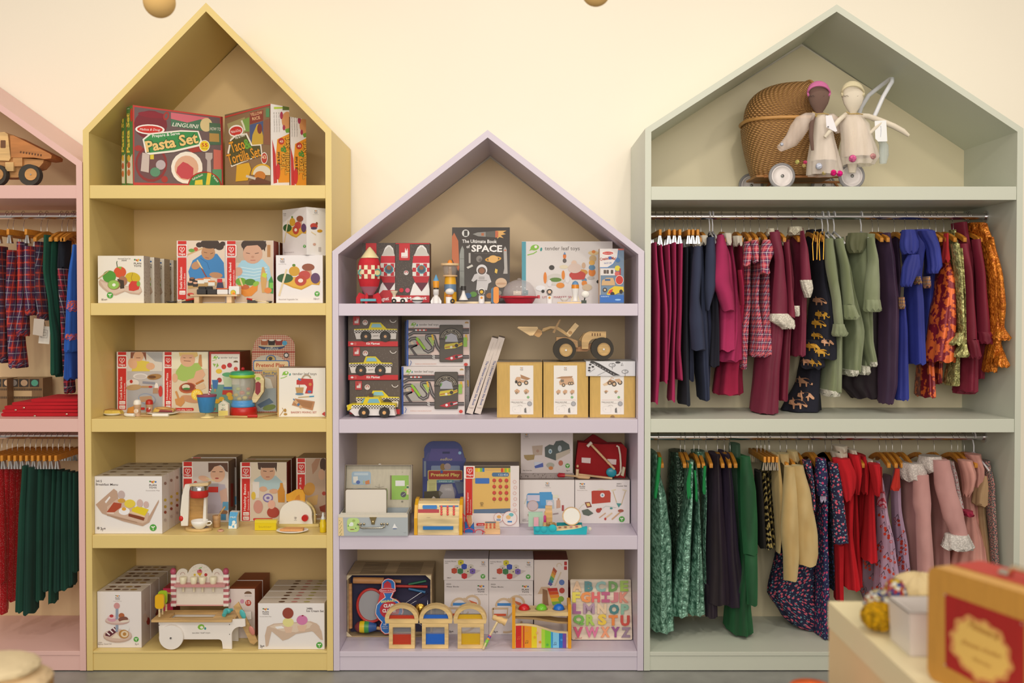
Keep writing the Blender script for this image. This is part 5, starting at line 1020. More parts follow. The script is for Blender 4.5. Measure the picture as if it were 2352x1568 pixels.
# grand prix boxes
def gp(lab,x0,x1,y0,y1,yf,zz,zt):
 k=(x1-x0)/780; q=lambda x,yy:(x0+x*k,y0+yy*k)
 a=P(x0,y0,yf).x; c=P(x1,y0,yf).x; b=N('toy_box',lab,'box'); b.box(a,c,yf,yf+.07,zz,zt,M('dccfc8')); b.A=Vector((a,yf,0)); b.bk=Vector((0,.07,0))
 b.face((a,yf,0),(0,-1,0)); b.clip=(Vector((a,yf,0)),Vector((1,0,0)),c-a,zz,zt)
 R=lambda c_,x,yy,X,Y:b.rect(c_,*q(x,yy),*q(X,Y)); L=lambda c_,w,pts:b.ln(c_,w*k,[q(*p) for p in pts])
 R('3c5ca4',0,0,26,585); treelogo(b,*q(55,70),340*k); b.el('b88c4c',*q(745,42),26*k,20*k,0,12,180,360); R('d8bcb0',26,95,775,480)
 for i in range(38): b.el('b85c4c',*q(30+i*20,102),7*k,5*k,n=6); b.el('b85c4c',*q(30+i*20,474),7*k,5*k,n=6)
 L('4c4444',30,[(26,118),(775,118)]); L('4c4444',42,[(26,190),(90,155),(775,150)]); L('c8c0b8',3,[(26,190),(90,155),(775,150)])
 R('a8a094',40,200,300,420); L('4c4444',44,[(30,260),(60,235),(110,225),(150,250),(230,370),(270,395),(320,370),(330,330),(250,230),(250,200),(290,190),(340,200),(380,330),(430,400),(500,400),(560,395)]); L('d0c8c0',4,[(30,260),(60,235),(110,225),(150,250),(230,370),(270,395),(320,370),(330,330),(250,230),(250,200),(290,190),(340,200),(380,330),(430,400)])
 L('8cb42c',30,[(125,220),(230,360)]); b.poly('a0b45c',[q(265,215),q(315,215),q(345,260),q(330,330)]); L('c8b498',26,[(60,270),(90,310)]); L('4c4444',34,[(26,330),(140,310),(60,350),(130,450)]); L('4c4444',44,[(26,455),(775,455)]); L('c8c0b8',3,[(26,455),(775,455)])
 L('c8403c',20,[(125,265),(150,310)]); L('d8a82c',22,[(318,180),(335,250)]); L('d8a82c',22,[(735,180),(750,250)]); R('8cb44c',705,215,750,330)
 for i in range(6): R('d04c40' if i%2 else 'e4dcd4',110+i*24,118,134+i*24,134)
 for i in range(4):
  for j in range(4): R('3a3430' if (i+j)%2 else 'e4dcd4',322+i*8,432+j*12,330+i*8,444+j*12)
 b.rrect('4a443c',*q(410,60),*q(700,520),14*k); b.rrect('544c44',*q(422,72),*q(690,508),12*k); b.el('3a342e',*q(555,245),150*k,150*k,0,20,180,360); b.ln('b8a890',4*k,[q(*p) for p in arc(555,245,130,190,350,14)]); b.ln('b8a890',4*k,[q(*p) for p in arc(555,245,90,190,350,14)])
 for i,ch in enumerate('GRAND PRIX RACING'):
  if ch!=' ':
   t0=math.radians(196+i*9.3); ca,sa=math.cos(t0),math.sin(t0); x,yy=555+104*ca,245+104*sa; b.tx('c8bca4',ch,q(x+sa*5,yy-ca*5),q(x-sa*5,yy+ca*5),15*k,.03)
 b.poly('a8a4a8',[q(480,270),q(490,190),q(555,165),q(620,190),q(640,270)]); L('5c8c3c',16,[(486,240),(500,200)])
 b.poly('c8b43c',[q(470,325),q(480,300),q(690,270),q(695,310),q(600,350),q(475,360)]); L('a84c34',10,[(480,340),(600,320),(695,292)]); b.el('d8d0bc',*q(555,335),16*k); b.el('3a3430',*q(620,315),22*k); L('3c3834',18,[(640,285),(690,265)])
 b.poly('b02c34',[q(470,480),q(600,430),q(690,425),q(695,460),q(560,500)]); b.el('e0d4d0',*q(560,470),16*k); b.el('3a3430',*q(620,455),20*k); L('c8c4c4',14,[(640,458),(695,440)])
 b.tx('c87c5c','FORMULA ONE RACING PLAYSET',q(112,548),q(375,548),12*k); L('3c5c9c',7,[(45,565),(65,520),(50,500)]); b.el('c83c30',*q(735,548),24*k,20*k)
 return b
ym=.16; zm=Zp(708,ym)
gp('lower grand prix race track play set box with a blue spine',876,1660,714,1300,ym-.0,z,zm-.0006)
gp('upper grand prix race track play set box with a blue spine',938,1722,132,708,ym+.01,zm+.0003,Zp(132,ym+.01))
bb=N('toy_box','rear lower race track box peeking out right of the front one','box'); a=P(880,900,.26).x; c=P(1722,900,.26).x; bb.box(a,c,.245,.32,z,zm-.004,M('b8aca8:spine:5c5450')); bb.yface(.245); bb.poly('d8a82c',[(1690,880),(1710,880),(1712,960),(1700,960)])
bb=N('toy_box','rear upper race track box, only its blue edge showing at left','box'); bb.box(P(918,400,.25).x,P(1700,400,.25).x,.25,.32,zm+.001,Zp(150,.25),M('4c68a0'))
# leaning books + kraft boxes : other crop
crop(1060,710,5.3455)
def lbook(lab,bx,tx,by,ty,w):
 n=N('picture_book',lab,'book'); y0=YZ(1290,z);
 f=[(bx,1270),(tx,ty),(tx+w,ty+20),(bx+w,1290)]
 F=[P(a,b,y0) for a,b in f];
 n.prismw(F,Vector((0,.2,0)),M('dccabc'),side=M('c8b8a8')); n.face((0,y0,0),(0,-1,0))
 dx,dy=(tx-bx)/(1270-ty),1
 g=lambda t,o:(bx+w*o+(tx-bx)*t,1280+(ty+10-1280)*t)
 n.tx('3c4c84','The Ultimate Construction Site Book',g(.70,.42),g(.11,.42),24,.02); n.ln('b8a898',3,[g(.76,.5),g(.94,.5)]); n.tx('5c5048','Twirl',g(.07,.12),g(.066,.85),16)
 return n
lbook('white construction picture book leaning right, left one of two',58,372,0,343,78)
lbook('white construction picture book leaning right against the kraft box',158,456,0,336,76)
def kraft(lab,x0,x1,lx0,lx1,kind,yf):
 b=tbox(lab,x0,x1,648,z,yf,.17,'cca45c:card',side='a88450',top='a09078:card');
 b.poly('b88c48',[(x0,648),(x1,648),(x1,660),(x0,660)])
 b.el('8c6838',(x0+x1)/2-2,1328,28,28,0,12,180,360); b.ln('b48c48',3,[(x0+18,660),(x0+18,1320)]); b.ln('b48c48',3,[(x1-14,660),(x1-14,1320)])
 b.rect('e4dad0',lx0,690,lx1,1290); c=(lx0+lx1)/2; planlogo(b,c-18,712,36,sub=False); W1='c89c78';D1='a87c58'
 wh=lambda x,y,r:(b.el('3a342e',x,y,r),b.el('c8a480',x,y,r*.6))
 if kind==0:
  b.poly(W1,[(c-80,860),(c-60,830),(c-10,830),(c-10,900),(c-70,910)]); b.poly(D1,[(c-15,800),(c+110,850),(c+70,870),(c-5,850)]); b.poly(W1,[(c-10,865),(c+60,870),(c+50,900),(c-10,900)]); b.el('3a342e',c-66,890,16,20); wh(c-26,915,28); wh(c+56,902,26)
  for x in (c-56,c+58): b.poly(W1,[(x-34,1000),(x,975),(x+36,1000),(x+20,1030),(x-20,1025)]); wh(x-6,1026,14)
 elif kind==1:
  b.poly(D1,[(c-120,845),(c-50,825),(c+90,820),(c+70,850),(c-60,850)]); b.poly(W1,[(c-80,890),(c-50,850),(c+90,840),(c+110,920),(c-70,930)]); b.rect('7c6c5c',c-60,862,c-20,895); wh(c-24,930,22); wh(c+50,912,20); wh(c+78,910,20)
  for x in (c-90,c-8,c+80): b.poly(W1,[(x-26,1010),(x,985),(x+30,995),(x+26,1030),(x-20,1030)]); wh(x-2,1036,10)
 else:
  b.poly('d8b894',[(c-118,920),(c-60,890),(c-50,930),(c-100,940)]); b.poly(D1,[(c-70,900),(c-30,860),(c+40,880),(c+40,920),(c-50,925)]); b.ln(W1,8,[(c-20,870),(c-10,835),(c+20,850)]); wh(c-30,905,24); wh(c+24,918,30); wh(c+96,898,28); b.poly(W1,[(c+30,860),(c+90,850),(c+110,880),(c+60,900)])
  for x in (c-76,c+46): b.poly(W1,[(x-28,1010),(x,990),(x+30,1005),(x+10,1020)]); wh(x-2,1020,12)
 badge(b,c+80,1078,15); b.ln('c8847c',2,[(lx0+16,1112),(lx1-16,1112)]); b.tx('5c504a','Have more fun!',(lx0+16,1143),(lx0+160,1143),11,.02); b.tx('7c706a','with more vehicles',(lx0+42,1157),(lx0+200,1157),7); b.el('8c8888',lx1-46,1158,29); b.el('a8a4a4',lx1-46,1158,22)
 b.ln('c8c4c0',2,[(lx0+30,1200),(lx0+60,1185),(lx0+110,1185),(lx0+130,1205),(lx0+130,1265),(lx0+60,1270),(lx0+30,1240),(lx0+30,1200)]); b.el('6c6460',lx0+64,1226,3); b.poly('6c6864',[(lx1-110,1220),(lx1-90,1205),(lx1-84,1270),(lx1-110,1265)]); b.ln('c8c4c0',2,[(lx1-80,1205),(lx1-40,1215),(lx1-40,1260),(lx1-84,1272)]); b.ln('5c5450',2,arc(c-20,1215,40,220,320,6))
 return b
ky=YZ(1328,z)
k1=kraft('brown kraft box picturing a wooden dump truck, left of three',436,992,594,882,0,ky)
k2=kraft('brown kraft box picturing a wooden mixer truck, middle of three',1006,1556,1133,1420,1,ky)
k3=kraft('brown kraft box picturing a wooden loader, under the road paper sheet',1578,2134,1706,1994,2,ky)
I0=snap(I0,z)
# road drawing sheet over right box
ZT=k3.z1; y=ky
n=N('road_paper_sheet','white road map sheet with black trees folded over the right kraft box','paper sheet'); xa=P(1527,640,y).x; xb=P(2132,640,y).x; zf=P(1800,818,y).z
xm=k3.A.x-.001;
n.box(xa,xb,y-.0065,y-.0045,zf,ZT+.003,M('d4cecc')); n.box(xa,xb,y-.0045,y+.16,ZT+.001,ZT+.003,M('bcb8b0')); n.yface(y-.0066)
I='3a3636'; n.ln(I,36,[(1585,640),(1680,680),(1880,800)]); n.poly(I,[(1570,645),(1620,640),(1950,812),(1860,815)]); n.ln('d4cecc',4,[(1620,665),(1650,680)])
for i in range(9): n.ln('d8d2d0',5,[(1630+i*33,668+i*18),(1644+i*33,676+i*18)])
for x,yy in ((1850,685),(2008,765)): n.ln(I,4,arc(x,yy,40,0,360,14,ry=22)); n.ln(I,4,[(x,yy+15),(x+2,yy+52)]); n.ln(I,3,arc(x+16,yy-6,20,0,300,8,ry=12))
n.el(I,1920,652,32,12); n.ln(I,4,[(1960,690),(1970,655),(1985,690),(1958,690)]); n.ln(I,3,[(1570,775),(1640,728)]); n.ln(I,3,[(1670,810),(1770,762)])
for x,yy in ((1580,678),(1612,705),(1570,718),(1568,750)): n.el(I,x,yy,16,11)
# wooden loader on boxes
y=ky+.03; wd_=M('cca46c:wood'); wl=M('dcb884:wood'); t=N('wooden_loader','natural wooden toy loader with a raised shovel and big dark wheels','toy vehicle')
zz=ZT+.0035
ch=t.part('chassis'); ch.prism([(1165,370),(1300,368),(1425,415),(1430,500),(1165,480)],y+.01,y+.05,M('b88c5c:wood')); ch.prism([(1405,500),(1640,435),(1640,470),(1540,545),(1405,545)],y+.02,y+.04,M('b07c50:wood'))
hd=t.part('hood'); hd.prism([(1478,515),(1475,450)]+arc(1600,420,125,190,270,6)+[(1600,300),(1775,300),(1775,385),(1640,388)]+arc(1640,470,82,270,190,5)+[(1558,515)],y-.004,y+.012,wd_); hd.prism([(1440,400),(1500,320),(1700,300),(1700,380),(1560,390),(1480,440)],y+.035,y+.055,wd_); hd.yface(y-.0045)
for i in range(4): hd.rect('7c5834',1598+i*32,322,1614+i*32,356)
cb=t.part('cab'); cb.prism([(1285,320),(1395,192),(1442,230),(1330,368)],y-.006,y+.03,wl); cb.yface(y-.0065); cb.el('b08450',1336,316,24,22)
am=t.part('arm'); am.prism([(985,300),(1000,262),(1090,235),(1180,240),(1260,290),(1330,350),(1320,372),(1240,320),(1160,272),(1090,262),(1010,300)],y-.004,y+.004,M('c49c64:wood')); am.tube([(1010,300,y+.02),(1130,260,y+.02)],6,wd_)
cr=t.part('crossbar'); cr.prism([(1118,310),(1195,158),(1222,152),(1142,322)],y-.006,y+.0,M('b08858:wood'))
sv=t.part('shovel'); sv.prism([(684,256),(700,240),(930,242),(942,262),(880,350),(840,352)],y-.01,y+.05,wl); sv.bev=.002; sv.prism([(885,340),(935,268),(985,290),(990,330),(955,370),(930,368)],y-.004,y+.01,M('c09058:wood'))
for x in (1265,1730):
 yo=505 if x<1500 else 495
 w=t.part('wheel'); yy=y-.018
 w.disc(x+(0),yo+18,140,yy,yy+.03,M('3a342c:rubber'),26); w.bev=.003
 h=w.part('hub'); h.disc(x+18,yo+25,80,yy-.003,yy,M('b48c54:wood'),28); h.disc(x+18,yo+25,66,yy-.0035,yy-.003,M('c8a064:wood'),24); h.disc(x+18,yo+25,12,yy-.008,yy-.0035,M('e0dcd4:plastic'),12)
 w2=t.part('wheel'); w2.disc(x,yo+8,136,y+.05,y+.07,M('3a342c:rubber'),26)
m_=min(v.z for v in t.allv()); shiftn(t,Vector((0,0,zz-m_)))
crop(); I0=len(ROOTS)
# ======== lavender unit, third niche ========
z=SZ['l3']; crop(760,980,5.6)
# suitcase
y=YZ(1402,z); t=N('toy_suitcase','pale blue open toy suitcase with a cream lining and stickers','suitcase')
fr=t.part('case_body'); cm=M('a8acac:paint'); lm=M('d0c4b0:card')
x0=P(110,1300,y).x; x1=P(990,1300,y).x; zt=P(500,1122,y).z; d=.12
for (a,b,c,dd) in ((x0,x1,y,y+.003),(x0,x1,y+d-.003,y+d),(x0,x0+.003,y+.003,y+d-.003),(x1-.003,x1,y+.003,y+d-.003)): fr.box(a,b,c,dd,z,zt-.0,cm)
fr.box(x0+.003,x1-.003,y+.003,y+d-.003,z,z+.003,cm)
li=t.part('lining','cream lining'); li.box(x0+.0035,x1-.0035,y+.0035,y+.005,z+.004,zt+.004,lm); li.box(x0+.0035,x0+.005,y+.005,y+d-.004,z+.004,zt+.004,lm); li.box(x1-.005,x1-.0035,y+.005,y+d-.004,z+.004,zt+.004,lm)
fr.yface(y); fr.rect('d0c4b0',95,1122,988,1164); fr.poly('dcc08c',[(95,1166),(155,1166),(168,1400),(95,1400)]);
for i in range(12): fr.poly('7c8448',[(112+(i*23)%34,1195+i*17),(106+(i*23)%34,1210+i*17),(118+(i*23)%34,1210+i*17)])
fr.rrect('b4cc7c',208,1170,370,1350,50); fr.el('e0e0d8',268,1245,22,20); fr.el('d8dcd0',262,1260,30,16); fr.el('98ac5c',295,1205,20,16); fr.el('8c5c3c',275,1318,30,6)
for a,b in ((225,1270),(340,1255),(320,1300)): fr.poly('3c7c4c',[(a,b-14),(a-8,b+10),(a+8,b+10)])
fr.poly('e4e0dc',[(820,1240),(850,1300),(790,1300)]); fr.poly('dcd8d4',[(826,1260),(860,1300),(832,1300)]); fr.ln('3c5c9c',6,[(800,1308),(845,1308)]); fr.tx('7c8484','moulin',(940,1360),(970,1360),7)
la=t.part('latch','brass latch'); la.prism([(495,1162),(588,1162),(568,1215),(562,1255),(520,1255),(515,1215)],y-.004,y-.0003,M('a89468:metal')); la.ell(540,1230,16,26,y-.004,M('b8a478:metal'),8)
hn=t.part('handle','metal handle'); hn.tube([(372,1255,y-.003),(378,1292,y-.012),(410,1302,y-.014),(650,1300,y-.014),(685,1288,y-.012),(690,1255,y-.003)],12,M('a8a090:metal'))
for a in (360,385,425,650,685,725): hn.ell(a,1250,16,16,y-.004,M('a8987c:metal'),8)
# lid (open, leaning back)
yl=y+d+.002; zl=P(600,486,yl+.035).z; X0=P(196,490,yl+.035).x; X1=P(1056,490,yl+.035).x
ld=t.part('lid'); nn=Vector((0,-(zl-zt+.02),.03)).normalized()
def lidbox(n,xa,xb,s0,s1,o0,o1,mat):
 zb=zt-.02; u=Vector((0,.03,zl-zb)); L=u.length; u.normalize(); w=Vector((0,u.z,-u.y))
 o=Vector((0,yl,zb)); V=[]
 for a,s_,q in ((xa,s0,o0),(xb,s0,o0),(xb,s0,o1),(xa,s0,o1),(xa,s1,o0),(xb,s1,o0),(xb,s1,o1),(xa,s1,o1)): p=o+u*(s_*L)+w*q; V.append((a,p.y,p.z))
 n.add(V,[(0,3,2,1),(4,5,6,7),(0,1,5,4),(1,2,6,5),(2,3,7,6),(3,0,4,7)],mat); return o,-w,u,L
lidbox(ld,X0,X1,0,1,.0,.003,M('a8acac:paint')); lidbox(ld,X0,X0+.003,0,1,-.024,-.0005,M('9c8c78')); lidbox(ld,X1-.003,X1,0,1,-.024,-.0005,M('9c8c78')); lidbox(ld,X0,X1,.988,1,-.024,-.0005,M('9c8c78'))
ll=t.part('lining','cream lid lining'); o,nv,u,L=lidbox(ll,X0+.004,X1-.004,0,.985,-.0025,-.0006,M('c8bca4:card'))
ll.face(o+nv*.003,nv)
ll.rrect('9cb0bc',268,574,514,744,30); ll.rect('b8c4c8',300,590,480,622); ll.poly('dcd4c4',[(285,640),(345,635),(350,715),(290,720)]); ll.el('4c64a0',350,712,26,24); ll.poly('c87c44',[(440,700),(495,680),(500,735),(445,740)]); ll.poly('a8b48c',[(412,690),(436,690),(432,735),(414,730)])
ll.rect('7c6c50',762,624,782,935); ll.rect('8cb44c',782,624,1000,935); ll.rect('dcd8d0',830,690,950,760); ll.el('4c4850',932,870,36,36); ll.ln('c8c4c8',4,[(912,885),(955,855)]); ll.poly('c87848',[(940,805),(972,795),(965,825)]); ll.rect('dcc8a0',975,750,1000,870); ll.rect('3c6c4c',975,762,1000,790)
for a,b in ((565,762),(620,732),(680,765)): ll.ln('7c7060',3,[(a,b),(620,780)])
ll.el('7c7464',918,960,14,12); ll.el('6c6050',920,582,4)
cp=t.part('clasp'); cp.tube([(612,480,yl+.02),(645,480,yl+.02)],8,M('c0b4a4:metal'))
n=N('metal_tin','plain cream rectangular tin standing in the open suitcase','tin'); yy=y+.035
n.rbox(182,796,724,1170,26,yy,yy+.012,M('a89c88:metal')); n.rbox(190,808,712,1170,22,yy-.0015,yy-.0002,M('dcd0c0:plastic'));
m_=min(v.z for v in n.V);
for v in n.V: v.z=max(v.z,z+.0035)
# eeBoo blue pack
yb_=.24; n=N('hanging_toy_pack','dark blue pretend play pack with a red banner and arched top','toy pack')
n.prism([(1180,1214),(1180,405),(1200,400),(1200,310)]+arc(1320,315,125,180,270,6,ry=130)+[(1320,185),(1570,185)]+arc(1570,315,125,270,355,6,ry=130)+[(1720,400),(1735,405),(1735,1214)],yb_,yb_+.004,M('3c4478'))
n.yface(yb_); n.poly('4c4c7c',[(1190,440),(1250,330),(1690,330),(1730,440)]); n.poly('544c84',[(1250,440),(1290,280),(1640,280),(1690,440)]); n.rect('2c3058',1435,318,1530,345); n.el('8cb0c8',1658,335,20); n.tx('c8b87c','eeBoo',(1408,432),(1560,432),34,0,.35)
n.rrect('7c88a0',1290,498,1660,720,16); n.rrect('c8b464',1246,558,1692,682,16); n.rrect('a83428',1258,566,1684,674,14); n.tx('d8b860','Pretend Play',(1286,634),(1658,634),38,.04); n.el('8c6c3c',1440,515,34,44); n.el('a08c8c',1500,510,44,42); n.rect('3c5c9c',1410,560,1440,596)
n.poly('c8c080',[(1240,700),(1250,682),(1360,682),(1362,840),(1300,858),(1235,840)]);
for i in range(7): n.ln('8c8450',4,[(1262,730+i*15),(1345,728+i*15)])
n.rrect('5c8c94',1370,680,1580,716,14); n.tx('c8d4d0','DRESS UP',(1390,708),(1560,708),16,.02); n.poly('9c9490',[(1420,960),(1380,840),(1420,740),(1560,730),(1590,860),(1600,960)]); n.poly('5c6478',[(1590,700),(1710,705),(1715,850),(1640,860)]); n.poly('4c4430',[(1200,830),(1400,820),(1440,850),(1380,930),(1200,940)]); n.poly('c8b8a8',[(1290,925),(1320,890),(1350,915)]); n.rect('7c8490',1196,440,1225,640)
q=n.part('blister','clear plastic blister'); q.ell(1500,850,120,110,yb_-.001,M('d8ccc8:clear'),40)
# toy register
y=YZ(1390,z); t=N('toy_cash_register','wooden toy cash register with orange sides and red buttons','toy register'); wd_=M('dcc08c:wood'); og=M('dca01c:plastic')
for a,b in ((1070,1112),(1650,1690)):
 p=t.part('side_panel');
 xa=P(a,1300,y).x; xb=P(b,1300,y).x; zz=lambda py:P(1300,py,y).z
 yz=[(y,z),(y,zz(1175)),(y+.022,zz(1020)),(y+.06,P(1300,925,y+.06).z),(y+.1,P(1300,925,y+.06).z),(y+.1,z)]
 p.prismw([(xa,q[0],q[1]) for q in yz],Vector((xb-xa,0,0)),og)
xa=P(1112,1300,y).x+.0005; xb=P(1650,1300,y).x-.0005
bd=t.part('body'); yz=[(y+.003,z+.0),(y+.003,zz(1190)),(y+.004,zz(1175)),(y+.03,zz(1010)),(y+.05,zz(985)),(y+.098,zz(985)),(y+.098,z)]
bd.prismw([(xa,q[0],q[1]) for q in yz],Vector((xb-xa,0,0)),wd_)
p3=Vector((xa,y+.004,zz(1175))); p4=Vector((xa,y+.03,zz(1010))); nv=(p4-p3).cross(Vector((1,0,0))).normalized(); nv=nv if nv.y<0 else -nv
bd.face(p3,nv);
sc_=t.part('screen','blue display'); sc_.face(p3,nv,.003); sc_.rrect('2470b0',1180,1010,1366,1058,12)
bd.rect('a83038',1122,1060,1392,1106); bd.rrect('3c6c9c',1396,1010,1640,1030,4); bd.tx('6c5c44','Hape',(1232,1170),(1278,1168),10)
for i in range(3):
 for j in range(4):
  k=t.part('button'); c=PP(1422+i*80,1030+j*32,p3,nv); R=.0042; w_=nv*.005
  u=Vector((1,0,0)); v=nv.cross(u); V=[c+u*(R*math.cos(a*math.pi/5))+v*(R*math.sin(a*math.pi/5)) for a in range(10)]
  k.prismw(V,w_,M('c8241c:plastic'))
dr=t.part('drawer'); dr.box(xa+.002,xb-.003,y-.001,y+.0028,z+.008,zz(1268),M('e0c490:wood')); hh=dr.part('handle','blue handle'); hh.bx(1184,1282,1572,1322,y-.012,y-.0012,M('2470b0:plastic'))
ab=t.part('bead_rod'); yy=y+.062; ab.tube([(1112,958,yy),(1650,958,yy)],8,wd_)
for i,(x,c) in enumerate(((1152,'c8241c'),(1180,'dca01c'),(1447,'dca01c'),(1475,'8cb42c'),(1505,'2470b0'),(1535,'c8241c'),(1562,'dca01c'),(1590,'e0b818'),(1618,'8cb42c'),(1642,'2470b0'))):
 q=t.part('bead'); q.lathe((P(x,958,yy).x-.0022,yy,P(x,958,yy).z),[(.002,0),(.0053,.0002),(.0053,.0044),(.002,.0046)],M(c+':plastic'),14,'x')
I0=snap(I0,z); crop(1060,980,5.3455)
# red glasses and blue piece
y=YZ(1318,z); n=N('toy_glasses','red toy glasses lying in front of the cash register box','toy glasses'); rm=M('c82430:plastic'); r_=5
zz0=P(100,1290,y).z
def gl(pts): n.tube([(a,b,y-.002) for a,b in pts],r_,rm,6)
gl(arc(90,1280,58,150,390,12,ry=38)); gl(arc(215,1290,50,170,400,12,ry=34)); gl([(140,1262),(165,1262)]); gl([(40,1265),(18,1060)]); gl([(18,1060),(60,1120),(95,1240)]); gl([(262,1270),(290,1290)])
n=N('toy_scanner','blue and wooden toy scanner standing behind the red glasses','toy scanner'); yy=y+.03; n.part('stand','blue stand').prism([(30,1300),(32,1185),(70,1180),(100,1250),(150,1185),(158,1300)],yy,yy+.02,M('2464a8:plastic')); n.part('head').prism([(65,1100),(120,1085),(130,1180),(105,1240),(70,1200)],yy-.006,yy-.0005,M('c08c5c:wood'))
n=N('toy_card_reader','wooden toy card reader with red buttons','toy card reader'); yy=y+.001; n.part('body').prismw([P(282,1320,yy),P(474,1320,yy),P(474,1258,yy),P(282,1252,yy)],Vector((0,.012,0)),M('d0a474:wood')); bt=n.part('keypad'); f=[P(282,1250,yy+.0),P(440,1262,yy+.0)]
a=P(282,1252,yy); b=P(472,1252,yy); c_=P(280,1162,yy+.045); w_=b.x-a.x
bt.prismw([a,b,(b.x-.004,yy+.045,c_.z),(a.x,yy+.045,c_.z)],Vector((0,.006,-.004)),M('dcb484:wood')); nv=Vector((0,-(c_.z-a.z),.045)).normalized(); bt.face(a,nv,.0006); bt.rect('5c6878',290,1168,422,1184)
for i in range(3):
 for j in range(3): bt.el('c83c28',308+i*48,1198+j*22,15,7)
# cash register box
yf=YZ(1228,z); b=tbox('white and red cash register set box with a window onto wooden buttons',28,708,478,z,yf,.10,'e2d4cc',side='b89c88',top='8c7c70')
b.rect('dcb060',135,470,600,1060); b.rect('4c4438',165,480,600,505); b.poly('5c7088',[(150,1012),(600,1000),(600,1060),(150,1060)])
for i,c in enumerate(('e0b01c','dcc82c','7cb03c','2c74b0')): b.rect(c,172+i*28,505,198+i*28,552)
for i,c in enumerate(('c83428','dc8c2c','8cb42c','dcb81c','8cac3c')): b.rect(c,486+i*23,508,508+i*23,556)
b.ln('c89c68',10,[(285,528),(485,528)]); b.rrect('4c6c8c',374,560,582,610,20); b.tx('d8d8d4','123.456',(455,600),(570,600),26); b.rrect('3c6cb0',168,628,342,696,10)
for i in range(3):
 for j in range(4): b.el('7c4c2c',402+i*75,657+j*76,23); b.el('c84438',401+i*75,654+j*76,21); b.tx('6c5440',['1234567890-+'[j*3+i]][0],(398+i*75,698+j*76),(406+i*75,698+j*76),9)
heart(b,'4c4034',250,940,22,4); b.tx('4c4034','Hape',(230,972),(270,972),9); b.rect(RED,50,485,132,1225)
b.rrect('efe0d4',28,478,162,632,10); b.rrect(RED,56,490,148,622,8); heart(b,'efe0d4',102,535,34,6); b.tx('efe0d4','Hape',(64,600),(142,600),24,.02)
b.tx('efe0d4','Checkout Register',(85,1055),(85,800),16,.01); b.tx('efe0d4','Registrierkasse',(115,1055),(115,890),12); b.rrect('efe0d4',64,1082,140,1225,8); b.poly('c89468',[(75,1120),(110,1100),(115,1220),(75,1220)])
for i in range(6): b.ln('c86c5c',3,arc(658+((i%2)*8-6),672+i*70,19,0,360,12))
b.rrect(RED,182,1178,290,1210,14); b.tx('efe0d4','Love play.',(206,1202),(275,1202),13,.02); b.el('c86c5c',455,1110,58); b.el('e2d4cc',455,1110,55); b.el('c86c5c',592,1118,90,88); b.el('e2d4cc',592,1118,86,84); b.el('d8a058',460,1100,26,20); b.rect('8c9cb0',430,1125,480,1150); b.rect('4c84b4',565,1150,620,1170); b.el('6cb0b0',610,1075,30,22); b.el('dcb47c',575,1105,30,26)
# upper plan boxes
yq=YZ(1185,z)
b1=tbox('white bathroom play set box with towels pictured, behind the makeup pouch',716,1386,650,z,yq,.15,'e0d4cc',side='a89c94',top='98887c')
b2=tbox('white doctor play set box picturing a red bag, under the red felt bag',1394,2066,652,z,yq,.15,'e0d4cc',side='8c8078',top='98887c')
planlogo(b1,1032,682,46); b1.rrect('4c8cb8',800,815,1120,1000,30); b1.rect('c8c0cc',806,836,960,912); b1.poly('4c94c4',[(955,800),(1105,798),(1120,950),(1060,970),(975,960)]); b1.el('b89484',875,968,70,68); b1.el('c8b4b4',875,968,62,60); b1.poly('b8bcc0',[(1035,895),(1135,895),(1140,1000),(1040,1000)]); b1.el('dccccc',1085,945,34,36); b1.ln('c8c0a8',10,[(775,945),(790,890),(800,880)]); b1.poly('c89c84',[(1165,900),(1212,900),(1216,990),(1165,1000)]); b1.rect('b88c70',1180,876,1202,900); b1.rrect('dcd4bc',1120,835,1190,870,8); b1.rect('a84444',1232,960,1256,1030); b1.ln('b08c78',20,[(820,1070),(830,1100)]); b1.ln('a89490',16,[(1120,1070),(1190,1060)]); b1.tx(INK,'3437',(750,1140),(795,1140),12); b1.tx(INK,'Bathroom Set',(750,1158),(880,1158),12)
planlogo(b2,1450,688,66); b2.tx(INK,'3451',(1905,705),(1960,705),14,.01); b2.tx(INK,'Doctor Set',(1905,732),(2032,732),16,.01)
b2.poly('b43c2c',[(1596,790),(1620,782),(1815,780),(1832,810),(1828,925),(1600,945)]); b2.el('dcd4d0',1730,838,28); b2.el('4c8ca4',1730,838,14,5); b2.el('4c8ca4',1730,838,5,14); b2.ln('d8cca8',6,arc(1710,785,44,190,340,8,ry=20))
b2.ln('c8ac84',9,[(1860,790),(1905,930)]); b2.ln('c8ac84',9,[(2012,790),(1960,960)]); b2.ln('d8c8a8',14,[(1842,782),(1895,768)]); b2.ln('d8c8a8',14,[(1975,770),(2030,785)]); b2.poly('4c8c84',[(1900,935),(1965,940),(1930,990)]); b2.poly('7c3430',[(1512,925),(1575,920),(1600,980),(1540,992)]); b2.poly('dcb870',[(1530,935),(1570,932),(1582,968),(1545,975)]); b2.poly('5c6458',[(1475,1025),(1550,1005),(1620,1060),(1560,1092),(1495,1075)]); b2.el('a83c30',1680,1025,30,28); b2.el('a83c30',1708,1008,16,16); b2.ln('c8c4a8',5,[(1440,1010),(1480,960),(1520,940)]); b2.ln('b4bcb0',5,[(1730,1000),(1770,970),(1900,990)]); b2.el('4c8c84',1838,998,18,12)
b2.ln('c89c78',12,[(1690,1115),(1770,1055)]); b2.ln('d8b894',16,[(1770,1115),(1850,1055)]); b2.el('b83c34',1765,1128,14,16); b2.ln('c89c74',16,[(1845,1135),(1960,1035)]); b2.el('a05440',1955,1028,36,18); badge(b2,1967,1131,36)
zu=b1.z1
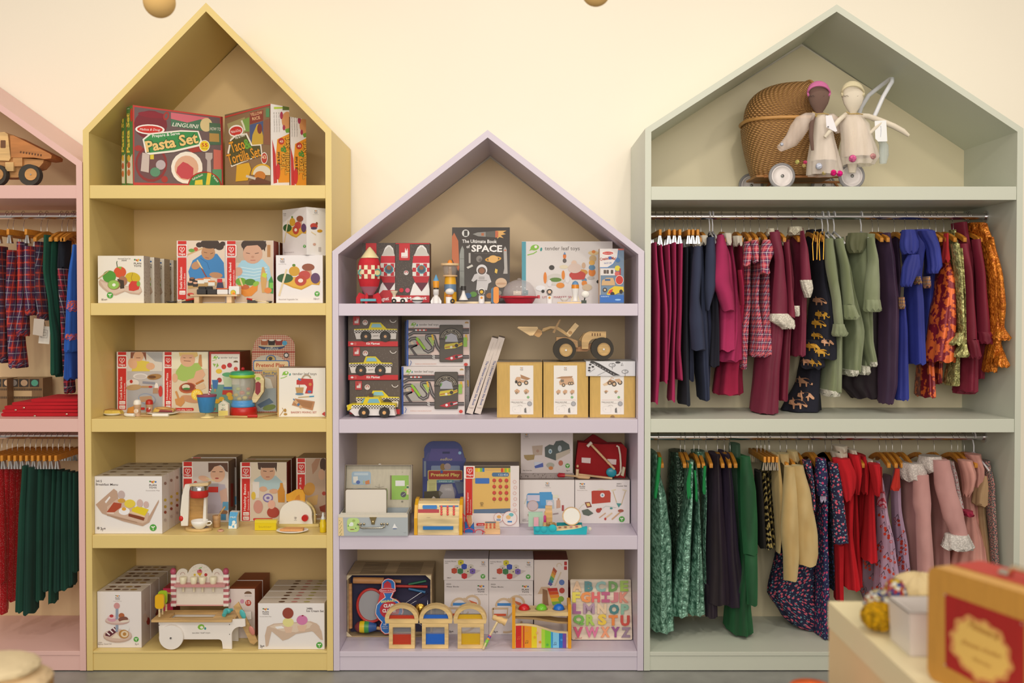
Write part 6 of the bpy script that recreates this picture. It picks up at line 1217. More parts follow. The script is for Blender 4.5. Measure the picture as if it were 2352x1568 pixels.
for k,(a,c) in enumerate(((722,1370),)):
 fb=N('toy_box','flat white box lying between the two play set boxes at the top','box'); fb.box(P(720,600,yq+.03).x,P(1380,600,yq+.03).x,yq+.03,yq+.15,zu+.0004,P(900,572,yq+.03).z,M('a89890:spine:6c5c54'))
zt2=P(900,572,yq+.03).z+.0004
shelfz=ZOF(0)
crop(); zmax=ZOF(994.5)-.001; crop(1060,980,5.3455)
b3=tbox('white pet care play set box picturing a dark dog carrier, top of the pile',728,1368,60,zt2,yq+.035,.11,'d4c4bc',z1=zmax,side='9c8c84')
planlogo(b3,778,85,42); b3.poly('b49c88',[(865,235),(998,225),(990,345),(880,350)]); b3.el('a88470',935,295,18); b3.poly('4c5450',[(1022,250),(1080,215),(1130,225),(1160,175),(1240,165),(1320,215),(1335,290),(1155,412),(1025,365)]); b3.poly('b8a894',[(1160,330),(1330,270),(1332,320),(1160,410)]); b3.el('b8c4c4',1090,300,22,30); b3.el('6c8898',1090,302,12,16); b3.el('a8acac',1206,265,24,38); b3.poly('a08454',[(765,345),(900,340),(890,400),(810,412),(775,385)]); b3.poly('c8c8d0',[(890,430),(990,430),(1005,495),(905,510)]); b3.poly('4c5ca0',[(895,480),(1000,440),(1005,490),(905,508)]); b3.el('a8a494',1090,470,50,32); b3.el('c87c44',1097,505,28,22); b3.el('b8644c',1218,443,28,33); badge(b3,1302,477,28); b3.tx(INK,'Pet Care Set',(755,540),(865,540),13); b3.tx(INK,'3y+',(1285,542),(1330,542),16)
# red bag on doctor box
zu=b2.z1+.0006; yy=yq+.04; t=N('toy_doctor_bag','red felt toy doctor bag with two cream patches','toy bag'); fm=M('a41c20:fab')
bd=t.part('bag'); bd.prism([(1402,612),(1400,480),(1435,192),(1700,215),(1980,215),(2030,270),(2010,630),(1880,622)],yy,yy+.06,fm); bd.bev=.006
fl=t.part('flap'); fl.prism([(1470,205),(1610,97),(1640,102),(1850,230)],yy+.04,yy+.055,M('8c1c20:fab'))
for a,b_ in ((1475,378),(1790,395)):
 p=t.part('patch','cream patch'); p.yface(yy-.0006); p.poly('dcc4bc',[(a,b_),(a+112,b_+6),(a+108,b_+72),(a,b_+62)])
lb=t.part('label'); lb.prism([(1980,488),(2012,500),(1990,610),(1955,595)],yy-.003,yy-.001,M('dccca8'))
m_=min(v.z for v in t.allv()); shiftn(t,Vector((0,0,zu-m_)))
y2=yy-.012
n=N('toy_stethoscope','wooden and cream toy stethoscope with a teal end, on the red bag','toy stethoscope'); wl=M('dcb080:wood')
n.part('tube').tube([(1905,232,y2),(1930,245,y2-.004),(1948,340,y2-.004),(1955,450,y2-.004),(1955,540,y2-.003),(1935,585,y2),(1900,598,y2)],12,M('e0ccb4:plastic'),8)
n.part('rod').tube([(1590,215,y2-.006),(1880,520,y2-.006)],15,wl); n.part('ear_piece').tube([(1545,240,y2-.006),(1598,190,y2-.006)],20,M('e0d0b8:plastic')); n.part('chest_piece','teal end').ell(1840,560,66,58,y2-.002,M('2890a0:plastic'),22,rot=-.3)
n=N('toy_hammer','wooden toy reflex hammer lying across the front of the red bag','toy hammer'); zz=zu
yh=yq+.012
n.part('handle').tube([(1440,580,yh),(1850,628,yh-.004)],14,wl); n.part('head').tube([(1420,600,yh),(1424,515,yh)],20,M('dcbc90:wood')); n.part('knob').ell(1426,478,15,18,yh,wl)
m_=min(v.z for v in n.allv()); shiftn(n,Vector((0,0,zu-m_)))
n=N('toy_brush','wooden toy tool with a red end lying on the pile edge','toy tool'); n.part('red_end').tube([(1182,590,yh-.001),(1190,598,yh-.001),(1268,602,yh-.001)],27,M('b8202c:plastic'),10,taper=[14,28,26]); n.part('handle').tube([(1268,602,yh-.001),(1400,612,yh-.001),(1440,620,yh-.001),(1560,628,yh-.001),(1578,630,yh-.001)],16,wl,8,taper=[12,14,24,24,12])
m_=min(v.z for v in n.allv()); shiftn(n,Vector((0,0,zu-m_)))
# makeup pouch
y=YZ(1322,z); t=N('makeup_pouch','turquoise felt pouch lying open with a toy makeup palette','pouch'); tq=M('2cb0b8:fab')
t.part('pouch').prism([(885,1240),(890,1322),(1535,1325),(1545,1235),(1470,1250),(1170,1285),(1150,1240)],y,y+.022,tq)
for x,r,yy in ((930,38,1262),(1012,44,1264),(1118,52,1250)): t.part('pocket').ell(x,yy,r,r*.95,y+.003,M('34b8c0:fab'),26)
t.part('back').bx(1170,1180,1480,1230,y+.05,y+.056,M('1c8c90:fab'));
pl=t.part('palette'); a=P(1165,1278,y+.004); b_=P(1480,1262,y+.004); pl.prismw([a,b_,(b_.x,y+.04,b_.z+.006),(a.x,y+.04,a.z+.006)],Vector((0,0,.003)),M('e0c494:wood'));
for i,c in enumerate(('b06044','8c5034','c87890','b84858')):
 c0=a.lerp(b_,.14+.22*i)+Vector((0,.014,.0062+.0032*(1))); pl.add([(c0.x+.006*math.cos(k*.63),c0.y+.005*math.sin(k*.63),c0.z+.0009*math.sin(k*.63)) for k in range(10)],[list(range(10))],M(c))
t.part('bow','cream bow').ell(1575,1255,22,24,y+.01,M('dcd0b8:fab'),8)
def st(name,lab,cat,x0,y0,x1,y1,yy,d,m,**k):
 n=N(name,lab,cat); n.bx(x0,y0,x1,y1,yy,yy+d,M(m)); return n
ys=y+.06
n=st('toy_mirror_case','pale green toy compact box behind the makeup pouch','toy box',822,1048,998,1226,ys,.012,'a8c4a8:plastic')
n=st('toy_phone','pale pink toy lipstick box in front of the green compact','toy makeup',888,1115,946,1226,ys-.014,.012,'e0a0a8:plastic')
n=N('toy_lipstick','wooden toy lipstick with a magenta tip','toy lipstick'); n.lat(1024,[(1168,22),(1226,24)],ys-.008,M('d8ac74:wood'),14); n.part('tip').lat(1024,[(1086,8),(1095,15),(1167,16)],ys-.008,M('b8286c:plastic'),14)
n=N('toy_bottle','tall wooden toy perfume bottle with a faceted cap','toy bottle'); n.part('bottle').bx(1020,1048,1115,1226,ys+.002,ys+.02,M('d8a868:wood')); n.part('cap').bx(1030,972,1112,1047,ys+.004,ys+.018,M('dcb078:wood'))
n=N('toy_brush','small toy makeup brush with brown bristles','toy brush'); n.ell(1108,1195,60,28,y+.038,M('a88454:plush'),20)
n=N('toy_hand_mirror','round toy mirror with a pale wooden frame','toy mirror'); ym=y+.034; f=n.part('frame'); f.disc(1352,1098,114,ym,ym+.01,M('dcb484:wood'),36,ry=110); f.bev=.002
g=n.part('mirror_glass'); g.disc(1352,1096,100,ym-.001,ym-.0002,M('ece4d8:plastic'),36,ry=100)
crop(); I0=snap(I0,z)
# ======== lavender unit, bottom niche ========
z=SZ['l4']; I0=len(ROOTS); crop(760,1250,4.9316); wl=M('d8b478:wood')
yf=YZ(1052,z)+.004
# band box: wooden crate with clear window
a=P(186,700,yf); c=P(1140,700,yf); zt=P(600,348,yf).z; b=N('toy_instrument_crate','pale wooden crate of toy musical instruments with a blue and red hang label','toy crate')
for (xa,xb,ya,yb_,za,zb) in ((a.x,a.x+.004,yf,yf+.2,z,zt),(c.x-.004,c.x,yf,yf+.2,z,zt),(a.x+.004,c.x-.004,yf,yf+.2,z,z+.004),(a.x+.004,c.x-.004,yf+.196,yf+.2,z+.004,zt),(a.x,c.x,yf,yf+.2,zt,zt+.003)): b.box(xa,xb,ya,yb_,za,zb,M('b89c74:wood'))
b.box(a.x+.004,c.x-.004,yf+.05,yf+.052,z+.004,zt-.001,M('3e3a52:fab'))
for i in range(8):
 for j in range(2):
  x0=a.x+(c.x-a.x)*(.14+.43*j); b.box(x0,x0+(c.x-a.x)*.29,yf+.018+i*.021,yf+.024+i*.021,zt+.003,zt+.0035,M('54402c'))
for (u,v,s1,s2) in ((185,355,1,1),(1128,355,-1,1),(185,1036,1,-1),(1128,1036,-1,-1)): b.yface(yf-.0005); b.poly('dcc8a0',[(u-5*s1,v-5*s2),(u+55*s1,v-5*s2),(u-5*s1,v+50*s2)])
yi=yf+.02
def ins(name,lab,fn,cat='toy instrument'):
 n=N(name,lab,cat); fn(n); return n
ins('toy_tambourine','round toy tambourine with a red rim and grey skin in the crate',lambda n:(n.part('skin').disc(455,690,150,yi,yi+.003,M('9a9694'),32,ry=180),n.part('rim').tube([P(455+155*math.cos(i*math.pi/15),690+185*math.sin(i*math.pi/15),yi) for i in range(31)],.0052,M('b83028:plastic'),8,True)))
ins('toy_wood_block','wooden toy guiro lying at the top of the instrument crate',lambda n:(n.part('body').tube([(255,405,yi),(600,410,yi)],36,M('c88c54:wood'),14),n.part('handle').tube([(600,410,yi),(795,418,yi)],20,M('bc8450:wood'))))
ins('toy_rhythm_stick','upright wooden toy rhythm stick at the left of the instrument crate',lambda n:n.tube([(215,440,yi),(220,945,yi)],25,M('c08c58:wood'),12))
def mar(n):
 bd=n.part('head')
 for i,(x0,x1,r0,r1,c_) in enumerate(((272,330,20,62,'7c3438'),(330,385,64,68,'d8b81c'),(385,435,69,66,'3c8c44'),(435,520,65,36,'30548c'))): bd.tube([(x0,932,yi-.001),((x0+x1)/2,932,yi-.001),(x1,932,yi-.001)],r0,M(c_+':plastic'),18,taper=[r0,(r0+r1)/2+(14 if i==0 else 2),r1])
 n.part('handle').tube([(520,945,yi-.001),(620,960,yi-.001)],20,M('c89460:wood'))
ins('toy_maraca','striped red, yellow, green and blue toy maraca at the crate bottom',mar)
ins('toy_mallet_stick','red toy beater across the top of the instrument crate',lambda n:n.tube([(700,470,yi+.004),(1095,478,yi+.004)],16,M('b8342c:plastic')))
ins('toy_mallet_stick','green toy ribbon handle at the upper right of the crate',lambda n:n.tube([(880,452,yi+.01),(1080,412,yi+.01)],14,M('2c6c4c:plastic')))
ins('toy_mallet_stick','blue toy ribbon handle under the red beater',lambda n:n.tube([(880,500,yi+.012),(1070,540,yi+.012)],16,M('2c6490:plastic')))
ins('toy_cymbal','brass toy cymbal behind the first arch block',lambda n:n.lathe((P(1010,740,yi+.012).x,yi+.012,P(1010,740,yi+.012).z),[(.0,-.006),(.007,-.004),(.024,.0),(.0245,.001)],M('b88c3c:metal'),24,'y'))
n=ins('toy_triangle','chrome toy triangle at the right of the crate',lambda n:n.tube([(820,680,yi-.004),(1020,545,yi-.004),(1030,548,yi-.004)],5,M('b8b4b4:metal'))); n.tube([(860,700,yi-.004),(1100,555,yi-.004),(1095,700,yi-.004)],5,M('b8b4b4:metal')); n.tube([(940,855,yi-.004),(1060,935,yi-.004)],5,M('b8b4b4:metal'))
# hang label
lb=N('crate_label','blue and red keyhole-shaped hang label on the front of the instrument crate','label'); yl=yf-.004
o=[(500,740),(510,680),(560,625),(610,590),(600,560),(612,545)]; lb.prism([(570,500),(575,430),(610,392),(650,382),(700,395),(730,430),(735,500),(710,560),(690,600),(760,630),(810,680),(825,760),(790,860),(700,900),(690,960),(660,1015),(610,1020),(565,980),(552,920),(570,880),(530,840),(500,790)],yl,yl+.0012,M('c83838'))
lb.yface(yl); lb.poly('dcd4cc',[(575,500),(580,432),(612,398),(650,388),(698,400),(725,432),(730,500),(700,560),(682,602),(755,636),(803,684),(817,760),(784,855),(694,893),(684,955),(655,1008),(612,1012),(572,976),(559,920),(578,880),(536,836),(507,788),(508,740),(518,684),(565,632),(614,596)])
lb.poly('2868ac',[(582,500),(586,436),(616,404),(650,394),(694,406),(718,436),(723,500),(690,560),(670,606),(748,642),(796,690),(810,760),(778,850),(690,886),(678,950),(650,1000),(615,1004),(578,972),(566,920),(586,876),(542,832),(513,786),(514,742),(524,688),(570,638),(622,600)])
lb.poly('b82834',[(595,520),(600,445),(640,412),(680,440),(690,520)]); lb.el('c02838',640,520,98,32); lb.el('dcd0c8',640,520,92,27); lb.el('b82834',640,520,88,23); lb.tx('e8dcd8','Melissa & Doug',(560,530),(722,530),16,0,.3)
lb.el('b82834',665,740,112,100); lb.tx('e8e0d4','CLAP!',(598,712),(712,708),36,.05); lb.tx('e8e0d4','CLANG!',(584,768),(735,764),36,.05); lb.tx('d8d47c','BAND-IN-A-BOX',(570,660),(745,640),24,.04); lb.tx('dcd4cc','10',(598,915),(628,915),20,.03); lb.tx('dcd4cc','PIECE SET',(582,935),(645,935),10,.02); lb.tx('dcd4cc','AGES 3+',(586,955),(645,955),10,.02)
# block boxes
def act(lab,x0,y0,yf_,k,zz,zt,dx):
 b=N('toy_box',lab,'box'); q=lambda x,yy:(x0+(x-1278)*k,y0+(yy-162)*k)
 a=P(q(1278,0)[0],y0,yf_).x; c=P(q(1782,0)[0],y0,yf_).x; b.box(a,c,yf_,yf_+.13,zz,zt,M('dccfc8')); b.face((a,yf_,0),(0,-1,0)); b.clip=(Vector((a,yf_,0)),Vector((1,0,0)),c-a,zz,zt)
 b.tx(INK,'Activity Blocks',q(1292,196),q(1420,196),10*k,.01); b.tx(INK,'5531',q(1292,216),q(1328,216),10*k,.01); b.poly('c4b4ac',[q(1380,300),q(1600,280),q(1700,292),q(1560,380),q(1480,350)])
 for x,yy,c_ in ((1472,205,'c8b82c'),(1510,250,'34489c'),(1432,262,'c8bcac'),(1584,255,'c8bcac'),(1398,298,'b8442c'),(1466,302,'3c7444'),(1552,302,'c8bc9c'),(1604,302,'7458a0'),(1512,356,'c0282c')): b.poly(c_,[q(x-32,yy-22),q(x,yy-34),q(x+32,yy-22),q(x+30,yy+22),q(x,yy+34),q(x-30,yy+22)]); b.poly('4c4440' if c_[0] in 'c7' and c_!='c0282c' else c_,[q(x-6,yy-4),q(x+8,yy-6),q(x+6,yy+10),q(x-6,yy+8)])
 planlogo(b,*q(1706,192),40*k); badge(b,*q(1722,360),26*k); b.tx(INK,'10m+',q(1318,382),q(1362,382),13*k,.01); return b
def wat(lab,x0,y0,yf_,k,zz,zt):
 b=N('toy_box',lab,'box'); q=lambda x,yy:(x0+(x-1285)*k,y0+(yy-405)*k)
 a=P(x0,y0,yf_).x; c=P(q(1786,0)[0],y0,yf_).x; b.box(a,c,yf_,yf_+.13,zz,zt,M('d8ccc6')); b.face((a,yf_,0),(0,-1,0)); b.clip=(Vector((a,yf_,0)),Vector((1,0,0)),c-a,zz,zt)
 b.tx(INK,'5523',q(1308,456),q(1360,456),15*k,.01); b.tx(INK,'Water Blocks',q(1308,484),q(1450,484),15*k,.01); planlogo(b,*q(1660,458),78*k)
 L=lambda c_,w,pts:b.ln(c_,w*k,[q(*p) for p in pts])
 L('c4a888',26,arc(1455,700,88,180,360,12)); b.rect('3c7cb8',*q(1382,660),*q(1535,690)); L('c4a888',26,[(1500,610),(1640,700)]); L('c4a888',26,arc(1600,665,84,200,380,10)); b.poly('c8643c',[q(1560,625),q(1655,660),q(1650,695),q(1600,670)])
 L('c4a888',24,[(1330,720),(1500,720),(1490,820),(1335,820),(1330,720)]); b.rect('d0542c',*q(1345,780),*q(1480,806)); L('c4a888',18,[(1500,830),(1560,760)]); L('c4a888',22,arc(1480,800,190,20,100,10)); b.tx(INK,'3y+',q(1340,995),q(1388,995),22*k,.02); return b
yb1=YZ(1018,z); h1=P(1500,405,yb1).z
wat('white water blocks play set box, left one under the activity blocks',1285,405,yb1,1,z,h1-.0005)
act('white activity blocks set box with coloured cubes, left one',1278,162,yb1,1,h1+.0005,P(1500,162,yb1).z,0)
crop(1100,1250,4.93); h2=P(300,408,yb1).z
wat('white water blocks play set box, right one beside the xylophone box',112,408,yb1,1,z,h2-.0005)
act('white activity blocks set box with coloured cubes, right one',114,166,yb1,1,h2+.0005,P(300,166,yb1).z,0)
b=tbox('tall white pound and tap xylophone box with a dark red top, behind the bench',624,1010,174,z,yb1+.01,.14,'dccabe',side='8c3c2c',top='7c3c30')
b.poly('c8a888',[(705,480),(800,478),(860,700),(700,790),(720,560),(665,560)]); b.poly('8c6444',[(720,500),(775,520),(800,820),(730,830)])
for i,c in enumerate(('b82c28','cc4c20','d8842c','dcb02c','7ca83c','3c84b8')): b.poly(c,[(775+i*12,495+i*38),(885+i*10,490+i*38),(895+i*10,526+i*38),(787+i*12,532+i*38)])
for i,c in enumerate(('a84c34','c87838','c8a03c','5c9c5c','3c7c94','5c548c')): b.poly(c,[(845-i*10,255+i*32),(885-i*10,300+i*30),(865-i*10,345+i*25),(830-i*10,300+i*30)])
b.ln('cfb89c',14,[(930,310),(860,470)]); b.ln('cfb89c',10,arc(910,240,28,150,360,8)); b.el('5c74a8',938,428,31,32); b.el('b84438',940,520,31,32); b.el('7c9c38',930,615,33,32); b.rrect('b02c2c',966,192,996,235,6); b.rrect('b02c2c',964,245,996,287,6)
b=N('toy_box','red-edged box peeking out between the xylophone box and the letter board','box'); b.box(P(1006,700,.3).x,P(1040,700,.3).x,.29,.4,z,P(1020,480,.3).z,M('8c3428'))
crop(760,1250,4.9316)
# window blocks
def sq(lab,x0,x1,y0,y1,yy,lc,lev):
 t=N('window_block',lab,'toy block','liquid window blocks'); fr=t.part('frame'); w=42; d=.03
 ins_=(x0+w,x1-w,y0+w,y1-w)
 def bar(a,b,c,d_): fr.bx(a,b,c,d_,yy,yy+d,wl)
 bar(x0,y0,x1,y0+w); bar(x0,y1-w,x1,y1); bar(x0,y0+w,x0+w,y1-w); bar(x1-w,y0+w,x1,y1-w)
 fr.bev=.001
 p=t.part('clear_pane','clear window pane'); p.bx(x0+w,y0+w,x1-w,lev,yy+.008,yy+.022,M('c8c4c4:clear'))
 q=t.part('liquid',lc[1]); q.bx(x0+w,lev,x1-w,y1-w,yy+.008,yy+.022,M(lc[0]+':gloss'))
 return t,yy
def ar(lab,cx,y0,y1,R,yy,lc,lev,zb):
 t=N('arch_window_block',lab,'toy block','liquid window blocks'); fr=t.part('frame'); w=46; d=.03; cy=y1-w
 ks=12; kr=(y1-w-y0)/R
 out=[(cx+R*math.cos(math.radians(a)),cy+R*kr*math.sin(math.radians(a))) for a in [180+180*i/ks for i in range(ks+1)]]
 inn=[(cx+(R-w)*math.cos(math.radians(a)),cy+(R-w)*kr*math.sin(math.radians(a))) for a in [180+180*i/ks for i in range(ks+1)]]
 for i in range(ks): fr.prism([out[i],out[i+1],inn[i+1],inn[i]],yy,yy+d,wl)
 fr.prism([(cx-R,cy),(cx-R+8,y1),(cx+R-8,y1),(cx+R,cy)],yy,yy+d,wl)
 r2=R-w; up=[(x,y_) for x,y_ in inn if y_<lev];
 def xat(l): return r2*math.sqrt(max(0,1-((cy-l)/(r2*kr))**2))
 p=t.part('clear_pane','clear window pane'); p.prism([(cx-xat(lev),lev)]+up+[(cx+xat(lev),lev)],yy+.01,yy+.02,M('c8c4c4:clear'))
 q=t.part('liquid',lc[1]); q.prism([(cx-r2,cy),(cx-xat(lev),lev),(cx+xat(lev),lev),(cx+r2,cy)],yy+.01,yy+.02,M(lc[0]+':gloss'))
 m=min(v.z for v in t.allv()); shiftn(t,Vector((0,0,zb-m))); return t
yy=YZ(1180,z)
for (x0,x1,y0,y1,c,nm,cx,R,ya,yb_) in ((658,950,893,1177,'b02c0c','red',802,192,678,888),(1032,1330,897,1182,'0c58b4','blue',1188,190,684,892),(1436,1732,903,1186,'c89c08','yellow',1576,188,690,898)):
 t,_=sq('square wooden window block half filled with %s liquid, under the %s arch'%(nm,nm),x0,x1,y0,y1,yy,(c,nm+' liquid'),1015); snap(len(ROOTS)-1,z); zt_=max(v.z for v in t.allv())
 ar('arched wooden window block with %s liquid on a square one'%nm,cx,ya,yb_,R,yy,(c,nm+' liquid'),795,zt_+.0006)
I0=len(ROOTS)
crop(1100,1250,4.93)
# hammer leaning on bench
yh=YZ(1195,z)+.004
n=N('toy_hammer','wooden toy hammer with a striped handle leaning against the pounding bench','toy hammer');
n.part('handle').tube([(48,1188,yh),(75,1130,yh+.003),(110,1060,yh+.006),(215,870,yh+.02)],14,M('e0c494:wood'),10)
g=n.part('grip');
for a,b_,c in (((66,1152),(85,1112),'7cbc3c'),((85,1112),(103,1078),'88c848'),((103,1078),(112,1062),'dc9c2c'),((112,1062),(120,1046),'4c5cac'),((120,1046),(126,1034),'b83c7c')): g.tube([(a[0],a[1],yh+.004),(b_[0],b_[1],yh+.0055)],19,M(c+':plastic'),10)
h=n.part('head'); h.tube([(155,822,yh+.02),(180,832,yh+.02),(200,840,yh+.02),(245,858,yh+.02),(270,868,yh+.02),(305,885,yh+.02)],30,M('dcb478:wood'),14,taper=[22,34,26,40,34,44])
# pounding bench
y=YZ(1178,z); t=N('pounding_bench','orange sided toy pounding bench with rainbow panel','toy bench'); og=M('dc9414:plastic')
for a,b_ in ((376,412),(1010,1046)): p=t.part('side_panel'); p.rbox(a,680,b_,1180,8,y,y+.085,og)
tp=t.part('top'); tp.bx(412,768,1010,812,y+.002,y+.083,M('d8b880:wood'));
pl=t.part('rainbow_panel'); curve=[(412,902),(480,900),(560,902),(640,915),(740,945),(820,970),(900,985),(1008,990)]
pl.prism([(412,1174)]+curve+[(1008,1174)],y+.004,y+.010,M('dcc08c:wood')); pl.yface(y+.004)
def cy_(x):
 for (xa,ya),(xb,yb_) in zip(curve,curve[1:]):
  if xa<=x<=xb: return ya+(yb_-ya)*(x-xa)/(xb-xa)+20
 return 990
for x0,x1,c in ((418,478,'c41c1c'),(478,516,'dc6c1c'),(516,596,'e08c14'),(596,656,'dcc41c'),(656,708,'dcb888'),(708,748,'a8c838'),(748,814,'7cc02c'),(814,838,'3c9cc8'),(838,906,'7cbcd8'),(906,948,'1c6cb4'),(948,990,'6c4494')): pl.poly(c,[(x0,1172),(x1,1172),(x1,cy_(x1)),(x0,cy_(x0))])
pl.ln('a8141c',8,[(508,1168),(508,925)]); pl.ln('d8b02c',5,[(492,1168),(492,922)]); pl.ln('2c6cac',5,[(830,1168),(830,1000)])
def note(c,x,yy): pl.ln(c,4,[(x-8,yy+10),(x-8,yy-16),(x+12,yy-18),(x+12,yy+8)]); pl.el(c,x-12,yy+12,6,5); pl.el(c,x+8,yy+10,6,5)
note('6c4c1c',542,1105); note('3c4c6c',862,1125); note('dc6c2c',452,1060); note('dc8c4c',540,970)
for x,yy,c in ((632,1050,'dca01c'),(692,1105,'dc8c2c'),(775,1135,'54a83c'),(935,1080,'3c8ccc'),(660,1000,'dca46c')): pl.el(c,x,yy,14,14)
rp=t.part('ramp'); a1=P(412,815,y+.02);a2=P(1010,880,y+.02); rp.prism([(412,818),(640,830),(900,875),(1008,880),(1008,900),(900,895),(640,855),(412,840)],y+.02,y+.07,M('b08c5c:wood'))
for x,c in ((513,'b81c1c'),(708,'74b428'),(905,'1c64b4')):
 pass
m_=min(v.z for v in t.allv()); shiftn(t,Vector((0,0,z-m_))); ztop=P(700,768,y+.002).z+(z-m_)
for x,c,nm in ((513,'c01820','red'),(708,'6cb828','green'),(905,'1464bc','blue')):
 n=N('toy_ball','%s toy ball sitting in the top of the pounding bench'%nm,'toy ball','balls on the pounding bench'); cx=P(x,740,y+.04).x; r=.0205
 V=[(r*math.sin(math.radians(90*i/7)),r*.92*math.cos(math.radians(90*i/7))) for i in range(8)][::-1]; n.lathe((cx,y+.04,ztop+.0006),V,M(c+':gloss'),22)
 rg=t.part('socket_ring'); rg.lathe((cx,y+.04,ztop+.0002),[(.0212,0),(.024,.0003)],M('8c6848'),22)
snap(I0,z); I0=len(ROOTS)
# alphabet board
yb2=YZ(1085,z); n=N('alphabet_board','pale wooden alphabet puzzle board leaning back against the right side','puzzle board')
A=P(1048,1080,yb2); B=P(1738,1085,yb2); top=P(1032,402,yb2+.06); tilt=Vector((0,.055,top.z-z)).normalized(); nv=Vector((0,-tilt.z,tilt.y))
def bp(x,yy,l=0): return PP(x,yy,Vector((0,yb2,z)),nv)+nv*l
o=rr(1034,400,1720,1084,16); o=[((x+(18 if x<1300 else 16)*(yy-400)/684) if True else x,yy) for x,yy in o]
f=[bp(a,b_) for a,b_ in o]; n.prismw(f,-nv*.009,M('d8c4ac:wood'),side=M('8c6c54:wood')); n.face(Vector((0,yb2,z)),nv); n.tx('b84c3c','Janod',(1085,1076),(1168,1072),20,.01,.3)
m_=min(v.z for v in n.allv()); dz=z-m_; shiftn(n,Vector((0,0,dz)))
I0=len(ROOTS)
LT=[('A',1058,420,1165,538,'cfa478','sandy'),('B',1196,422,1290,538,'186c6c','dark teal'),('C',1320,422,1434,542,'74a094','grey-teal'),('D',1468,422,1572,540,'4c8420','dark green'),('E',1598,415,1690,535,'88a424','moss green'),
('F',1056,545,1146,660,'d4c020','yellow'),('G',1150,543,1264,662,'dc7c1c','orange'),('H',1274,545,1370,660,'d04848','coral red'),('I',1388,543,1480,662,'b03c6c','raspberry'),('J',1488,547,1580,664,'c06468','dusty pink'),('K',1590,545,1692,664,'cc7860','salmon'),
('L',1060,674,1154,790,'984480','purple'),('M',1180,672,1310,790,'a07c90','mauve'),('N',1338,676,1444,790,'d8b890','beige'),('O',1470,680,1588,798,'146c6c','teal'),('P',1606,680,1698,796,'78a488','sage'),
('Q',1066,800,1194,920,'5ca020','bright green'),('R',1212,798,1312,920,'98b834','lime'),('S',1346,794,1444,918,'d8b41c','golden'),('T',1468,806,1570,922,'dc7414','deep orange'),('U',1602,808,1706,930,'bc2c1c','red'),
('V',1068,938,1176,1058,'c02c60','magenta'),('W',1204,938,1356,1058,'d0648c','pink'),('X',1378,936,1480,1056,'e08c60','peach'),('Y',1498,938,1592,1056,'8c3878','plum'),('Z',1610,942,1716,1058,'8c7080','grey-mauve')]
for ch,x0,y0,x1,y1,c,nm in LT:
 L=N('puzzle_letter','chunky %s wooden letter %s on the alphabet board'%(nm,ch),'puzzle letter','letters on the alphabet board')
 vs,fs,_,_=glyphs(ch if ch!='I' else 'H',.055 if ch not in 'MW' else .035,0)
 if ch=='I': vs=[(-b,a) for a,b in vs]
 xa=min(v[0] for v in vs);xb=max(v[0] for v in vs);ya=min(v[1] for v in vs);yb_=max(v[1] for v in vs)
 q=[PP(x0+(v[0]-xa)/(xb-xa)*(x1-x0),y1-(v[1]-ya)/(yb_-ya)*(y1-y0),Vector((0,yb2,z)),nv)+Vector((0,0,dz)) for v in vs]
 # boundary edges for the sides
 from collections import Counter
 E_=Counter();
 for t_ in fs:
  for i in range(len(t_)): E_[(t_[i],t_[(i+1)%len(t_)])]+=1
 nn_=sum(((q[t_[1]]-q[t_[0]]).cross(q[t_[2]]-q[t_[0]]).dot(nv)) for t_ in fs); fl=nn_<0
 fs2=[t_[::-1] if fl else t_ for t_ in fs]; k=len(q)
 mt=M(c+':plastic'); L.add([p+nv*.007 for p in q]+[p+nv*.0004 for p in q],[tuple(t_) for t_ in fs2]+[tuple(i+k for i in t_[::-1]) for t_ in fs2],mt)
 sd=[]
 for t_ in fs2:
  for i in range(len(t_)):
   a_,b_=t_[i],t_[(i+1)%len(t_)]
   s_=(b_,a_) if fl else (b_,a_)
   o_=(a_,b_) if not fl else (b_,a_)
   if E_[(o_[1],o_[0])]==0 and not (E_[(b_,a_)] and E_[(a_,b_)]): sd.append((a_,a_+k,b_+k,b_))
 L.add([p+nv*.007 for p in q]+[p+nv*.0004 for p in q],sd,mt)
crop(); I0=len(ROOTS)
# ======== mint unit, gable niche: pram and dolls ========
z=SZ['m1']; crop(1680,150,5.2273)
def wicker():
 m=bpy.data.materials.new('wicker'); m.use_nodes=True; n,l,b=NG(m)
 t=n.new('ShaderNodeTexCoord'); s=n.new('ShaderNodeSeparateXYZ'); l.new(t.outputs['UV'],s.inputs[0])
 v=math_(n,l,'MULTIPLY',s.outputs[1],150); row=math_(n,l,'FLOOR',v); par=math_(n,l,'MULTIPLY',math_(n,l,'MODULO',row,2),math.pi)
 su=math_(n,l,'SINE',math_(n,l,'ADD',math_(n,l,'MULTIPLY',s.outputs[0],330),par)); sv=math_(n,l,'SINE',math_(n,l,'MULTIPLY',math_(n,l,'FRACT',v),math.pi))
 h=math_(n,l,'MULTIPLY',math_(n,l,'MULTIPLY_ADD',su,.5,.5),sv); no=n.new('ShaderNodeTexNoise'); no.inputs['Scale'].default_value=30
 f=math_(n,l,'MULTIPLY',math_(n,l,'POWER',h,.5),math_(n,l,'MULTIPLY_ADD',no.outputs[0],.7,.6))
 l.new(mix(n,l,f,lin('6c441c'),lin('d8a060')),b.inputs['Base Color']); bu=n.new('ShaderNodeBump'); bu.inputs['Strength'].default_value=1; bu.inputs['Distance'].default_value=.006; l.new(h,bu.inputs['Height']); l.new(bu.outputs[0],b.inputs['Normal']); b.inputs['Roughness'].default_value=.55
 return m
WK=wicker(); MC['wk']=WK
yc=.235; t=N('wicker_doll_pram','golden wicker doll pram with white wheels and a white bent handle','doll pram')
